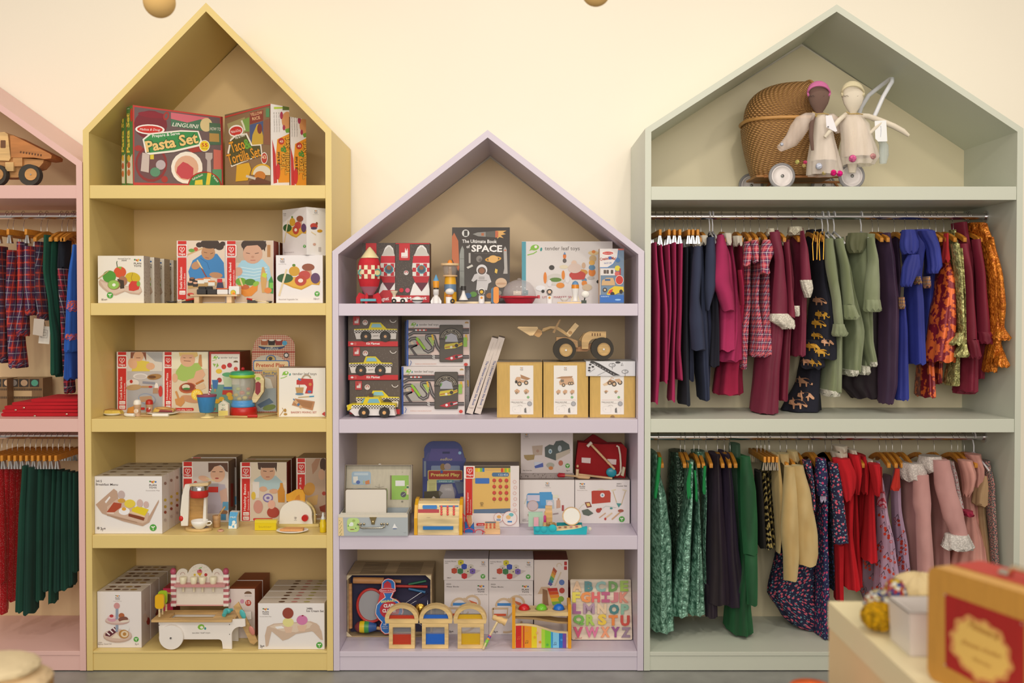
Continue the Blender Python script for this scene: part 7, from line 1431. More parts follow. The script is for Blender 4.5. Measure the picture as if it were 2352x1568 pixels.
def loftuv(n,rings,mat,close=True,cap=True,per=.5):
 m=len(rings[0]); V=[];U=[];F_=[]
 L=0;
 for j,r in enumerate(rings):
  if j: L+=(sum((Vector(a)-Vector(b)).length for a,b in zip(r,rings[j-1]))/m)
  d=0
  for i in range(m+1):
   if i: d+=(Vector(r[i%m])-Vector(r[i-1])).length
   V.append(r[i%m]); U.append((d,L))
 for j in range(len(rings)-1):
  for i in range(m if close else m-1): F_.append((j*(m+1)+i,j*(m+1)+i+1,(j+1)*(m+1)+i+1,(j+1)*(m+1)+i))
 n.add(V,F_,mat,True,U)
 if cap:
  n.add(rings[0],[list(range(m))[::-1]],mat,False,[(0,0)]*m); n.add(rings[-1],[list(range(m))],mat,False,[(0,0)]*m)
def se(cx,cy,rx,ry,zz,e=.7,m=44):
 o=[]
 for i in range(m):
  a=2*math.pi*i/m; c,s=math.cos(a),math.sin(a); o.append((cx+rx*abs(c)**e*(1 if c>0 else -1),cy+ry*abs(s)**e*(1 if s>0 else -1),zz))
 return o
sc=S(yc); X=lambda px:P(px,900,yc).x; Z_=lambda py:P(900,py,yc).z
bk_=t.part('basket'); rg=[]
for py,xl,xr,ry in ((1350,250,1190,.085),(1280,225,1215,.095),(1100,180,1240,.11),(900,140,1280,.122),(760,128,1310,.128),(700,160,1310,.128)):
 rg.append(se((X(xl)+X(xr))/2,yc,(X(xr)-X(xl))/2,ry,Z_(py)))
loftuv(bk_,rg,WK)
hd=t.part('hood'); cx=X(890); cz=Z_(705); RX=cx-X(150); RZ=Z_(208)-cz; rg=[]
for j in range(13):
 ph=math.radians(90+90*j/12); e=.75; c,s=-math.cos(ph),math.sin(ph); rr_=1.0; px_=cx-RX*abs(c)**e; pz=cz+RZ*abs(s)**e; o=[]
 for i in range(25):
  a=math.pi*i/24; w=math.cos(a); k=max(.0,math.sin(a))**.45
  o.append((cx+(px_-cx)*k,yc+.126*w*(.9+.1*s),cz+(pz-cz)*k))
 rg.append(o)
loftuv(hd,rg,WK,close=False,cap=False)
for r_,h_ in ((rg[0],.006),): hd.tube(r_,.006,M('c08c4c:wood'),8,True)
rm=t.part('rim_braid'); r0=se((X(128)+X(1310))/2,yc,(X(1310)-X(128))/2,.13,Z_(700)); rm.tube(r0+[r0[0]],.007,M('b88448:wood'),8,True)
ch=t.part('chassis');
for yy in (yc-.08,yc+.08): ch.tube([(X(330),yy,Z_(1370)),(X(1400),yy,Z_(1370))],.005,M('a86c3c:wood'),8,True)
for x in (480,1380): ch.tube([(X(x),yc-.13,z+.03),(X(x),yc+.12,z+.03)],.004,M('a8a4a0:metal'),8,True); ch.tube([(X(x),yc-.08,z+.03),(X(x)+(.02 if x<900 else -.02),yc-.08,Z_(1370))],.005,M('a86c3c:wood'),8,True); ch.tube([(X(x),yc+.08,z+.03),(X(x)+(.02 if x<900 else -.02),yc+.08,Z_(1370))],.005,M('a86c3c:wood'),8,True)
bt=t.part('bottom_board'); bt.box(X(240),X(1150),yc-.08,yc+.08,Z_(1375),Z_(1351),M('9c6428:wood'))
for x,yy in ((612,yc-.14),(1450,yc-.14),(240,.375),(1110,.375)):
 w=t.part('wheel'); r=.049; cxw=P(x,1290,yy).x;
 w.tube([(cxw+(r-.006)*math.cos(i*math.pi/18),yy+.007,z+r+(r-.006)*math.sin(i*math.pi/18)) for i in range(37)],.006,M('8c8684:rubber'),10,True); w.lathe((cxw,yy,z+r),[(0,.001),(.02,.001),(.034,.003),(.0345,.0),(.038,.0),(.039,.004),(.039,.012),(0,.013)],M('dccfc8:plastic'),36,'y')
 h=w.part('hub'); h.lathe((cxw,yy,z+r),[(0,-.004),(.006,-.003),(.006,.004)],M('a8a4a0:metal'),14,'y')
hn=t.part('handle','white bent handle'); hn.tube([(1690,660,yc-.11),(1740,560,yc-.11),(1820,380,yc-.105),(1890,260,yc-.1),(1925,205,yc-.09),(1932,165,yc-.075),(1905,165,yc-.05),(1800,240,yc+.0),(1650,360,yc+.03),(1560,500,yc+.05),(1530,600,yc+.06)],26,M('e0dcdc:gloss'),12)
# dolls
def doll(lab,hx,hy,skin,cap,capn,bx0,arms,tag,yy,lip):
 t=N('rag_doll',lab,'doll'); sk=M(skin+':fab'); s_=S(yy)
 bd=t.part('body'); bd.lat(bx0,[(560,18),(600,55),(700,70),(900,80),(1180,60),(1290,40)],yy,sk,16,sy=.6)
 hd=t.part('head'); hd.lat(hx,[(232,10),(245,70),(285,112),(340,128),(400,126),(460,108),(520,75),(560,46),(600,36)],yy,sk,28,sy=.6)
 fy=lambda x,py:0
 def on(px,py):
  r=128-(abs(py-350)/1.6 if py>400 else 0); d=math.sqrt(max(0,1-((px-hx)/r)**2)); return yy-.6*r*s_*d-.0012
 for sx in (-1,1):
  for k in range(4):
   x0=hx+sx*(52+k*14); e=t.part('eyelash') if k==0 else e; e.tube([(x0,372+(k==1)*-14,on(x0,372)),(x0+sx*15,366,on(x0+sx*15,366))],2.4,M('4a3c38'),5)
 lp=t.part('mouth'); lp.ell(hx+5,462,15,15,on(hx,462)-.0015,M('c8981c:metal'),8)
 cp=t.part('bonnet'); n_=20; V=[];F_=[]
 for j in range(7):
  tt=j/6;
  for i in range(n_+1):
   a=math.pi*(1.12-1.24*i/n_)
   R=1.05-.02*j; rx=136*R; x=hx+rx*math.cos(a); zc=330-150*math.sin(a)*R if math.sin(a)>0 else 330-60*math.sin(a)*3
   kk=1-tt*.0; yv=yy-.05*.9*(1-tt)*(.4+.6*abs(math.sin(a)))+.03*tt
   V.append(P(hx+(x-hx)*(.93+.1*math.sin(math.pi*min(1,tt+.25))),zc,yv))
 for j in range(6):
  for i in range(n_): F_.append((j*(n_+1)+i,j*(n_+1)+i+1,(j+1)*(n_+1)+i+1,(j+1)*(n_+1)+i))
 cp.tube([P(hx+(133 if py<400 else 120)*math.cos(math.radians(a_)),330-90*math.sin(math.radians(a_))*1.0,yy-.030*abs(math.sin(math.radians(a_)))**.6) for a_,py in [(x_,300) for x_ in range(-20,201,11)]],.004,M(cap+':knit'),6,True); cp.ell(hx-6,322,136,134,yy+.012,M(cap+':knit'),100); cp.label=capn
 dr=t.part('dress','cream tulle dress');
 rgs=[]
 for py,l_,r_,dd in tag['dress']:
  o=[];c=P((l_+r_)/2,py,yy-.01); hw=(r_-l_)/2*s_
  for i in range(32):
   a=2*math.pi*i/32; k=1+.1*math.sin(9*a+py*.004)*(py-580)/700; o.append((c.x+hw*k*math.cos(a),c.y+dd*k*math.sin(a),c.z))
  rgs.append(o)
 loftuv(dr,rgs[::-1],M('ecdccc:tulle'),True,False);
 un=dr.part('underskirt'); loftuv(un,[[(sum(p[0] for p in o)/32+(q[0]-sum(p[0] for p in o)/32)*.8,sum(p[1] for p in o)/32+(q[1]-sum(p[1] for p in o)/32)*.8,q[2]) for q in o] for o in rgs[::-1][1:]],M('e8d4bc:fab'),True,False)
 cl=dr.part('collar','gold sequin collar'); cl.lat(hx+10,[(578,40),(590,66),(630,76)],yy-.012,M('c8a04c:metallic:dcc078'),18,sy=.7)
 for pts,tp,rr2 in arms: a_=t.part('arm'); a_.tube(pts,rr2,sk,10,taper=tp)
 for x,py,c,r in tag['pom']:
  p=dr.part('pompom'); p.ell(x,py,r,r,yy-.058,M(c+':plush'))
 bw=dr.part('bow'); bw.tube([(hx-80,560,yy-.03),(hx-20,585,yy-.035),(hx+60,575,yy-.035),(hx+120,590,yy-.03)],7,M('c0a068:fab'),6)
 return t
yd=-.0
d1=doll('brown rag doll with a pink knitted bonnet and cream tulle dress',1050,400,'74584c','d0709c','pink knitted bonnet',1080,
 [([(990,600,.05),(962,700,.0),(955,850,-.01),(975,1020,-.01)],[24,27,27,16],24),([(1130,600,.05),(1180,650,.05)],[22,20],20)],
 dict(dress=[(600,1000,1150,.02),(680,980,1190,.035),(900,950,1230,.045),(1150,920,1290,.052),(1320,915,1330,.056)],pom=[(885,1165,'c83c64',24),(1050,1210,'c4c4d4',38),(1225,1290,'d8106c',38),(1300,1298,'e0147c',36),(1110,1290,'b8a060',26),(870,1205,'b89c5c',24),(790,1160,'b8ac5c',26),(605,948,'c8c8d4',20)]),.055,0)
v=d1.part('tulle_sleeve','sheer puffed tulle sleeve');
for ring in (0,):
 rgs=[]
 for x,py,r in ((980,590,30),(930,620,75),(850,700,120),(780,800,120),(720,900,100),(640,960,70),(580,1000,50)):
  c=P(x,py,.02); rgs.append([(c.x+r*S(.07)*.75*math.cos(2*math.pi*i/20)*.8,c.y+.02*math.sin(2*math.pi*i/20),c.z-r*S(.07)*.8*math.cos(2*math.pi*i/20)*.8) for i in range(20)])
 loftuv(v,rgs,M('e0ccbc:tulle'),True,False)
v=d1.part('tulle_sleeve','sheer puffed tulle sleeve'); rgs=[]
for x,py,r in ((1130,600,30),(1180,600,60),(1240,660,80),(1280,800,50)):
 c=P(x,py,.07); rgs.append([(c.x+r*S(.1)*.8*math.cos(2*math.pi*i/20),c.y+.015*math.sin(2*math.pi*i/20),c.z+r*S(.1)*.5*math.sin(2*math.pi*i/20+.7)) for i in range(20)])
loftuv(v,rgs,M('e0ccbc:tulle'),True,False)
d2=doll('cream rag doll with a cream bonnet, sheer dress and long arms',1458,400,'e4d4bc','dccca4','cream knitted bonnet',1450,
 [([(1370,590,.045),(1290,660,.0),(1190,780,-.02),(1120,865,-.022)],[26,30,28,20],26),([(1520,600,.045),(1640,610,.03),(1780,660,.03),(1950,730,.03),(2060,790,.03),(2130,845,.03)],[26,32,34,34,32,18],28),([(1810,680,.02),(1730,750,.018),(1660,820,.02)],[16,22,20],20)],
 dict(dress=[(600,1370,1560,.02),(700,1300,1650,.035),(900,1320,1700,.045),(1100,1320,1760,.052),(1200,1330,1690,.056)],pom=[(1455,1118,'d86090',44),(1700,1092,'c88c88',36)]),.05,0)
v=d2.part('tulle_sleeve','sheer pale sleeve with glitter'); rgs=[]
for x,py,r in ((1790,880,40),(1830,960,55),(1830,1080,60),(1820,1180,40)):
 c=P(x,py,.06); rgs.append([(c.x+r*S(.06)*math.cos(2*math.pi*i/16),c.y+.012*math.sin(2*math.pi*i/16),c.z) for i in range(16)])
loftuv(v,rgs,M('c4ccc8:tulle'),True,False)
n=N('price_tag','white paper tag hanging on the brown doll','tag'); n.prism([(1132,602),(1205,600),(1272,790),(1245,798),(1140,742)],-.03,-.0295,M('e4dcdc')); n.yface(-.03); n.rect('5c5450',1152,730,1170,748); n.tube([(1130,596,.03),(1150,604,-.03)],2,M('a89c8c'),5); n.p0=None
n=N('price_tag','white paper tag hanging on the arm of the cream doll','tag'); n.prism([(1720,668),(1858,660),(1872,912),(1762,915),(1728,880)],.015,.0155,M('e4e0e0')); n.yface(.015); n.tx('6c6c8c','doll',(1800,790),(1798,730),10); n.ln('8c8c9c',4,[(1790,860),(1796,790)])
crop(); I0=len(ROOTS)
# ======== paper balls ========
for i,(x,yy,r) in enumerate(((366,4,36),(1369,-19,33))):
 n=N('hanging_ball',['matt tan hanging ball above the yellow gable','matt tan hanging ball above the lavender gable'][i],'ornament'); n.ell(x,yy,r,r,-.9,M('d8ac68:flat'),n=32,m=20); c=P(x,yy,-.9); n.part('string').tube([(c.x,c.y,c.z+r*S(-.9)),(c.x,c.y,3.5)],.0012,M('8c7c68'),5,True)
# ======== foreground counter and its goods ========
TZ=.72
def xz(px,py,zz): return PZ(px,py,zz)
c0=xz(1902,1380.4,TZ)
t=N('display_counter','cream painted display counter in the lower right corner','counter'); cm=M('ecca94:paint')  # side cream darker than the top, its shade is in the colour
t.part('top').box(c0.x,c0.x+.9,c0.y-1.2,c0.y,TZ-.05,TZ,M('f2dcae:paint')); t.part('body').box(c0.x+.0015,c0.x+.898,c0.y-1.198,c0.y-.0015,0.002,TZ-.0505,cm)
zc=TZ+.0008; crop(1840,1240,4.594)
A=xz(1330,1450,zc); hgt=P(1310,262,A.y).z-zc
d=Vector((.41,-.912,0)).normalized(); bk=Vector((.912,.41,0))*.10
t=N('toy_suitcase','large kraft brown toy suitcase with a red panel, on the counter','suitcase')
L=.30; o=[]; r=.016
for cx,cz,a0 in ((L-r,r,-90),(L-r,hgt-r,0),(r,hgt-r,90),(r,r,180)):
 for i in range(6): a=math.radians(a0+18*i); o.append((cx+r*math.cos(a),cz+r*math.sin(a)))
f=[A+d*u+Vector((0,0,v)) for u,v in o]
bd=t.part('shell'); bd.prismw(f,bk*.30,M('bc8434:card'),side=M('dca458:card'),smooth=True); bd.prismw([p+bk*.36 for p in f],bk*.64,M('bc8434:card'),side=M('c8483c:card'),smooth=True); bd.prismw([A+bk*.3+d*(r+(L-2*r)*0+u*.98)+Vector((0,0,v*.97+.003)) for u,v in o][::1],bk*.06,M('8c5c24:card'))  # rim card lighter than the face, overhead light put into the colour
pn=t.part('red_panel','dark red front panel'); nv=-bk.normalized()
pn.face(A,nv,.0004); pn.clip=(A,d,L-.02,zc+.014,zc+hgt-.02); pn.poly('9c1814:card',[(1520,560),(2360,860),(2360,2000),(1525,1330)])
fl=t.part('oval_label','gold ornate oval label'); fl.face(A,nv,.0012); fl.clip=(A,d,L-.02,zc+.014,zc+hgt-.02)
cx,cy=1905,1160; pts=[]
for i in range(48):
 a=2*math.pi*i/48; k=1+.05*math.sin(a*12)+.03*math.sin(a*5); x=math.cos(a)*330*k; y_=math.sin(a)*330*k; pts.append((cx+x,cy+y_*1.0+x*.42))
fl.poly('c8884c',pts); fl.poly('d8ac58',[(cx+(x-cx)*.86,cy+(y_-cy)*.86) for x,y_ in pts])
for i in range(20):
 a=2*math.pi*i/20; fl.el('b8603c',cx+305*math.cos(a),cy+305*math.sin(a)+128*math.cos(a),14,12)
K='a87030'; fl.tx(K,'Patisserie',(1770,905),(2090,1060),70,.01,.2); fl.tx(K,'Dinette d\'enfant',(1700,1085),(2120,1250),46,.0,.2); fl.tx(K,'Moulin Roty',(1820,1260),(2010,1350),34,.0,.2)
for a,b_ in ((1535,570),(1535,1310),(2345,880)): fl.ln('b8ac9c',12,[(a-10,b_),(a+8,b_+6)])
hn=t.part('handle','pale metal handle'); p=A+d*.19+bk*.55+Vector((0,0,hgt)); q=A+d*.10+bk*.55+Vector((0,0,hgt))
hn.tube([q+Vector((0,0,.002)),q+d*.01+Vector((0,0,.016)),p-d*.01+Vector((0,0,.016)),p+Vector((0,0,.002))],.005,M('dcc4a8:metal'),8,True); hn.tube([q-d*.012+Vector((0,0,.003)),q+d*.005+Vector((0,0,.003))],.007,M('c8b8a8:metal'),8,True)
# white bin
b0=xz(1150,1225,zc); t=N('plastic_bin','white translucent plastic bin beside the brown suitcase','bin'); pm=M('dcd0c4:plastic'); y0=b0.y; hb=.074
def ring(x0,x1,ya,yb_,zz): return [(x0,ya,zz),(x1,ya,zz),(x1,yb_,zz),(x0,yb_,zz)]
bx=b0.x; R=[ring(bx,bx+.11,y0,y0+.085,zc),ring(bx-.002,bx+.115,y0-.002,y0+.092,zc+hb),ring(bx-.005,bx+.118,y0-.005,y0+.095,zc+hb),ring(bx+.003,bx+.112,y0+.003,y0+.088,zc+hb),ring(bx+.003,bx+.107,y0+.003,y0+.082,zc+.003)]
V=[p for r_ in R for p in r_]; F_=[(0,3,2,1),(16,17,18,19)]
for j in range(4):
 for i in range(4): F_.append((j*4+i,j*4+(i+1)%4,(j+1)*4+(i+1)%4,(j+1)*4+i))
t.add(V,F_,pm)
n=N('knitted_hat','cream ribbed knitted hat lying behind the plastic bin','hat'); c=Vector((bx+.03,y0+.07,zc+hb+.006)); rnd=random.Random(3)
def fuzz(n,c,rx,ry,rz,mat,am=.12,nn=64,m=36,seed=1,rib=0):
 rn=random.Random(seed); V=[];F_=[]
 for j in range(m+1):
  t_=math.pi*j/m
  for i in range(nn):
   a=2*math.pi*i/nn; k=1+am*(rn.random()-.5)*2*(0 if j in (0,m) else 1)+rib*math.sin(a*16)
   V.append((c[0]+rx*k*math.sin(t_)*math.cos(a),c[1]+ry*k*math.sin(t_)*math.sin(a),c[2]-rz*k*math.cos(t_)))
 for j in range(m):
  for i in range(nn): F_.append((j*nn+i,j*nn+(i+1)%nn,(j+1)*nn+(i+1)%nn,(j+1)*nn+i))
 n.add(V,F_,mat,True)
fuzz(n,(.80,-1.60,zc+.03),.056,.05,.0298,M('e0c490:knit'),.03,96,24,2,.04)
def pom(lab,px,py,rx,rz,y_,mat,seed,am=.14,ry=None):
 n=N('yarn_pompom',lab,'pompom'); c=P(px,py,y_); s_=S(y_); fuzz(n,(c.x,c.y,c.z),rx*s_,(ry or rx)*s_,rz*s_,mat,am,80,44,seed); return n
yp=-1.768
a_=pom('mustard yellow yarn pompom at the edge of the counter',818,958,172,140,yp,M('d8a008:plush'),5)
b_=pom('multicoloured yarn pompom behind the mustard one',850,760,175,150,yp+.055,M('c8b070:multi:a83424:2c4478'),6)
c_=pom('red and blue flecked yarn pompom against the plastic bin',985,800,120,205,yp+.06,M('b83424:multi:e0b82c:34508c'),8)
d_=pom('grey and yellow yarn pompom, rearmost of the yarn pile',850,680,120,95,yp+.13,M('d8c070:multi:d8cca8:6c7484'),9)
for q in (a_,b_,c_,d_):
 m_=min(v.z for v in q.allv()); shiftn(q,Vector((0,0,max(0,zc-m_)) if m_<zc+.0 else Vector((0,0,0))))
crop()
# orange stool, lower edge
t=N('round_stool','bright orange round stool just entering the bottom edge by the counter','stool'); c=P(1862,1600,-1.78); om=M('e0580c:plastic')
t.part('seat').lathe((c.x,c.y,c.z-.03),[(.03,0),(.045,.01),(.05,.03),(.036,.05),(0,.058)],om,28); t.part('post').tube([(c.x,c.y,c.z-.03),(c.x,c.y,.012)],.012,M('8c8884:metal'),10,True); t.part('foot').lathe((c.x,c.y,.001),[(.09,0),(.09,.008),(.02,.014)],M('8c8884:metal'),24)
# cream plush at left bottom
t=N('display_plinth','brown wooden display plinth at the bottom left corner','plinth'); zt=PZ(60,1560,0).z; yy=-1.75; q=P(112,1566,yy); t.box(q.x-.28,q.x,yy-.25,yy+.02,.001,q.z+.012,M('a8783c:wood'))
n=N('cream_plush','fluffy cream folded plush on the brown plinth','plush'); zz=q.z+.0125; zt2=P(40,1482,yy).z
cc=P(20,1540,yy-.06); h=(zt2-zz); fuzz(n,(cc.x-.01,yy-.07,zz+h*.30),.085,.08,h*.30,M('f2cc9c:fab'),.04,72,36,11); fuzz(n,(cc.x-.02,yy-.07,zz+h*.74),.075,.07,h*.30,M('f6d4a6:fab'),.04,72,36,12)
I0=len(ROOTS)
# ======== clothes on hangers ========
from mathutils.bvhtree import BVHTree
YR=.227
def cloth(n,mat,lv,yc,hy,nf=7,amp=.10,ph=0,seg=40,fl=None,top=1):
 """soft tube through silhouette levels (py, left px, right px); depth axis along y"""
 mt=M(mat) if isinstance(mat,str) else mat; rings=[]; lv=sorted(lv); zm,xm=LIM[RL[0]]
 y0,y1=lv[0][0],lv[-1][0]; steps=max(4,int((y1-y0)/13)); rn=random.Random(int(lv[0][1]*7+y0)); ph=ph or rn.random()*6; ph2=rn.random()*6
 for k in range(steps+1):
  py=y0+(y1-y0)*k/steps
  for (a,b) in zip(lv,lv[1:]):
   if a[0]<=py<=b[0]+1e-6: break
  t=(py-a[0])/((b[0]-a[0]) or 1); s=t*t*(3-2*t); t=.5*t+.5*s; L=a[1]+(b[1]-a[1])*t; R=a[2]+(b[2]-a[2])*t
  yy=yc if R<1300 else max(.035,min(yc,xm*F/(R+3-1176)-D-.012)); c=P((L+R)/2,py,yy); w=(R-L)/2*S(yy)*(1.17 if seg==40 else 1.1); tn=abs(c.x)/(yy+D); q=k/steps; dd=min(hy,(.395-yy)/1.12,yy)*(.8+.2*min(1,q*4+(1-top)))
  if dd*tn>.8*w: dd=max(.012,.8*w/tn)
  hx=math.sqrt(max((.3*w)**2,w*w-(dd*tn)**2)); am=amp*(.25+.75*q); o=[]
  for i in range(seg):
   an=2*math.pi*i/seg; f=1+am*math.sin(nf*an+ph+.8*math.sin(q*2+ph2))+am*.4*math.sin((2*nf+1)*an+ph2)
   o.append((min(xm,c.x+hx*f*math.cos(an)),c.y+dd*f*math.sin(an),max(zm,c.z+am*.05*math.sin(nf*an+ph)*(1 if k==steps else 0))))
  rings.append(o)
 m=seg; V=[];U=[];F_=[]
 for o in rings:
  d=0
  for i in range(m+1):
   if i: d+=(Vector(o[i%m])-Vector(o[i-1])).length
   V.append(o[i%m]); U.append((d,o[0][2]))
 for j in range(len(rings)-1):
  for i in range(m): F_.append((j*(m+1)+i,(j+1)*(m+1)+i,(j+1)*(m+1)+i+1,j*(m+1)+i+1))
 n.add(V,F_,mt,True,U); n.add(rings[0],[list(range(m))],mt,False,[(v[0],v[2]) for v in rings[0]]); n.add(rings[-1],[list(range(m))[::-1]],mt,False,[(v[0],v[2]) for v in rings[-1]])
 return n
def decal(n,nodes,mat,pts,off=.0012,B={}):
 key=n
 if key not in B:
  V=[];F_=[]
  for q in nodes:
   o=len(V); V+=q.V; F_+=[[i+o for i in f] for f in q.Fc if len(f)<5]
  B[key]=BVHTree.FromPolygons(V,F_)
 H_=[]
 for a,b in pts:
  r=ray(a,b); h=B[key].ray_cast(CAM,r)
  if h[0] is None: return
  H_.append(h[0]-r.normalized()*off)
 if max(p.y for p in H_)-min(p.y for p in H_)>.14: return
 if (H_[1]-H_[0]).cross(H_[2]-H_[0]).dot(CAM-H_[0])<0: H_.reverse()
 n.add(H_,[list(range(len(H_)))],M(mat),False,[(0,0)]*len(H_))
HPROTO={}
RNM=dict(t='upper mint rail',b='lower mint rail',p='upper pink rail',q='lower pink rail')
RL=['t']; LIM={'t':(SZ['m2']+.003,UM[2]-.004),'b':(SZ['m3']+.003,UM[2]-.004),'p':(SZ['m2']+.003,UP[2]-.003),'q':(SZ['m3']+.003,UP[2]-.003)}
def mkhanger(kind,px,rpy,label,drop=33,gx=None):
 """built once per kind and copied; origin at the rail"""
 def geo(t,x,zr,kind):
  y=YR; r=.0125
  hk=t.part('hook'); hm=M('c0b8b0:metal') if kind!='white' else M('e4dedc:plastic'); hr=.0011 if kind!='white' else .0026
  zn=zr-.058
  pts=[(x,y+r*math.cos(math.radians(a))*1.25,zr+.003+r*1.25*math.sin(math.radians(a))) for a in range(200,-41,-20)]+[(x,y+.006,zr-.02),(x,y,zr-.032),(x,y,zn)]
  hk.tube(pts,hr,hm,6,True)
  wm=M('cc8428:wood')
  if kind=='clip':
   b=t.part('bar'); b.box(x-.005,x+.005,y-.12,y+.12,zn-.022,zn,wm); b.bev=.002
   for yy in (y-.11,y+.09):
    c=t.part('clip'); c.prismw([(x-.009,yy,zn-.052),(x-.002,yy,zn-.052),(x-.001,yy,zn-.0225),(x-.004,yy,zn-.0225)],Vector((0,.016,0)),M('d4d0cc:metal')); c.prismw([(x+.002,yy,zn-.052),(x+.009,yy,zn-.052),(x+.004,yy,zn-.0225),(x+.001,yy,zn-.0225)],Vector((0,.016,0)),M('d4d0cc:metal'))
  elif kind=='white':
   b=t.part('shoulder_bar'); b.tube([(x,y-.12,zn-.05),(x,y-.06,zn-.022),(x,y,zn),(x,y+.06,zn-.022),(x,y+.12,zn-.05)],.0035,M('e4dedc:plastic'),8,True)
  else:
   b=t.part('shoulder_bar'); top=[(y+.098*k/8,zn-.030*abs(k/8)**1.5) for k in range(-8,9)]; f=[(x-.006,a,b_) for a,b_ in top]+[(x-.006,a,b_-.016) for a,b_ in top[::-1]]
   b.prismw(f,Vector((.012,0,0)),wm); b.bev=.003
 zr=ZOF(rpy,YR); x=P(px,rpy,YR).x; pre='white plastic' if kind=='white' else 'wooden clip' if kind=='clip' else 'wooden'
 label=pre+' hanger holding '+label
 if kind not in HPROTO:
  t=N('clothes_hanger',label,'hanger',kind+' hangers on the '+RNM[RL[0]]); geo(t,x,zr,kind); HPROTO[kind]=t; t.org=Vector((x,YR,zr)); t.pos=t.org
 else:
  p=HPROTO[kind]; d=Vector((x,YR,zr))-p.pos
  POST.append(lambda p=p,d=d,label=label,g=kind+' hangers on the '+RNM[RL[0]]: copytree(p.ob,d,label,None,g))
RPY={'t':497,'b':1003,'p':496,'q':1000}
def G(kind,label,cat,mat,lv,rail='t',hang='wood',hx=None,yc=YR,hy=.11,nf=7,amp=.10,sl=(),tr=(),name=None,grp=None):
 """sl: sleeves [(levels, mat|None)], tr: trims [(part name, mat, levels, yc, hy, label)]"""
 RL[0]=rail; n=N(kind,label,cat,kind+' group on the '+RNM[rail]); cloth(n.part('body'),mat,lv,yc,hy,nf,amp)
 for s_ in sl: cloth(n.part('sleeve'),s_[1] if len(s_)>1 and s_[1] else mat,s_[0],s_[2] if len(s_)>2 else .105,.032,3,.07,seg=20)
 for t_ in tr: cloth(n.part(t_[0],t_[5] if len(t_)>5 else None),t_[1],t_[2],t_[3],t_[4],9 if 'hem' in t_[0] or 'cuff' in t_[0] or 'ruffle' in t_[0] else 5,.14,seg=36)
 if hang: mkhanger(hang,hx if hx else (lv[0][1]+lv[0][2])/2,RPY[rail],' '.join(((' '.join([w for w in label.split(', ')[0].split() if w not in ('raspberry','sparkly','pair','golden','bright')])[:60].rsplit(' ',1)[0] if len(label.split(', ')[0])>60 else label.split(', ')[0])+(', '+label.split(', ')[1] if ', ' in label and len(label.split())<15 else '')).split()[:12]))
 return n
PK='ae2c5a:cord:cc4478'; NV='343a50:cord:4c5474'; MR='701c34:velvet:983850'; GV='747a54:velvet:b8bc9c'; PU='34203c:velvet:684860'; BL='283080:velvet:4450b0'
# --- mint, upper rail (left to right)
def lv(*a): return [tuple(a[i:i+3]) for i in range(0,len(a),3)]
G('trousers','raspberry pink cord trousers, nearest the left side of the upper rail','trousers',PK,lv(559,1493,1507,693,1494,1515,853,1494,1514,922,1494,1510),hang='clip',hx=1506,yc=.13,nf=3)
G('trousers','raspberry pink cord trousers, second on the upper rail','trousers',PK,lv(564,1508,1520,720,1513,1533,875,1514,1532),hang='clip',hx=1526,yc=.16,nf=3)
G('trousers','raspberry pink cord trousers, third on the upper rail','trousers',PK,lv(564,1521,1537,700,1524,1541,872,1517,1532),hang='clip',hx=1538,yc=.17,nf=3)
G('trousers','raspberry pink cord trousers, fourth and longest on the upper rail','trousers',PK,lv(559,1537,1552,700,1541,1553,820,1538,1549,918,1533,1549),hang='clip',hx=1550,yc=.15,nf=3)
G('trousers','raspberry pink cord trousers, last before the navy ones','trousers',PK,lv(561,1552,1567,700,1551,1565,800,1546,1562,868,1549,1567),hang='clip',hx=1570,yc=.16,nf=3)
G('trousers','dark navy cord trousers hanging lowest, left of the navy dresses','trousers','262a34:cord:3a4054',lv(569,1567,1580,700,1566,1579,850,1560,1580,925,1557,1583),hang='clip',hx=1579,yc=.2,nf=3)
G('trousers','dark navy cord trousers beside the first navy dress','trousers','24283a:cord:3a4054',lv(566,1579,1592,700,1572,1590,870,1569,1592),hang='clip',hx=1590,nf=3)
cw=lambda *a:('collar','d8ccb8:fab',lv(*a),.15,.03,'white collar')
G('dress','navy cord dress with a white collar and a long sleeve in front','dress',NV,lv(556,1596,1613,640,1590,1616,760,1590,1622,830,1595,1624,914,1602,1627),hx=1597,sl=[(lv(566,1594,1611,610,1590,1611,690,1586,1606,730,1585,1614,803,1590,1620),)],tr=[cw(545,1594,1608,563,1592,1610)],nf=5)
G('dress','navy cord dress with a white collar, second of the navy dresses','dress','2a2e44:cord:3c425c',lv(548,1610,1626,640,1610,1626,760,1612,1632,884,1608,1628),hx=1610,tr=[cw(541,1606,1625,560,1609,1624)],nf=5)
G('dress','dark navy cord dress hanging behind with a lighter sleeve','dress','1c1c28:cord:34385c',lv(541,1624,1640,640,1622,1645,760,1618,1648,838,1615,1648),hang='white',hx=1630,sl=[(lv(545,1624,1641,600,1620,1643,660,1619,1642,712,1620,1629),NV)],nf=5)
G('dress','raspberry pink cord dress with a bent long sleeve in front','dress',PK,lv(538,1648,1660,600,1642,1676,700,1638,1684,803,1633,1683),hang='white',hx=1637,sl=[(lv(540,1648,1662,570,1643,1670,648,1635,1676,680,1650,1685,713,1660,1687),)],nf=6)
G('dress','raspberry pink cord dress with a white collar, middle one of three','dress',PK,lv(548,1663,1680,640,1665,1690,760,1655,1698,826,1641,1696),hx=1657,tr=[cw(536,1660,1680,560,1664,1680)],nf=6,yc=.25)
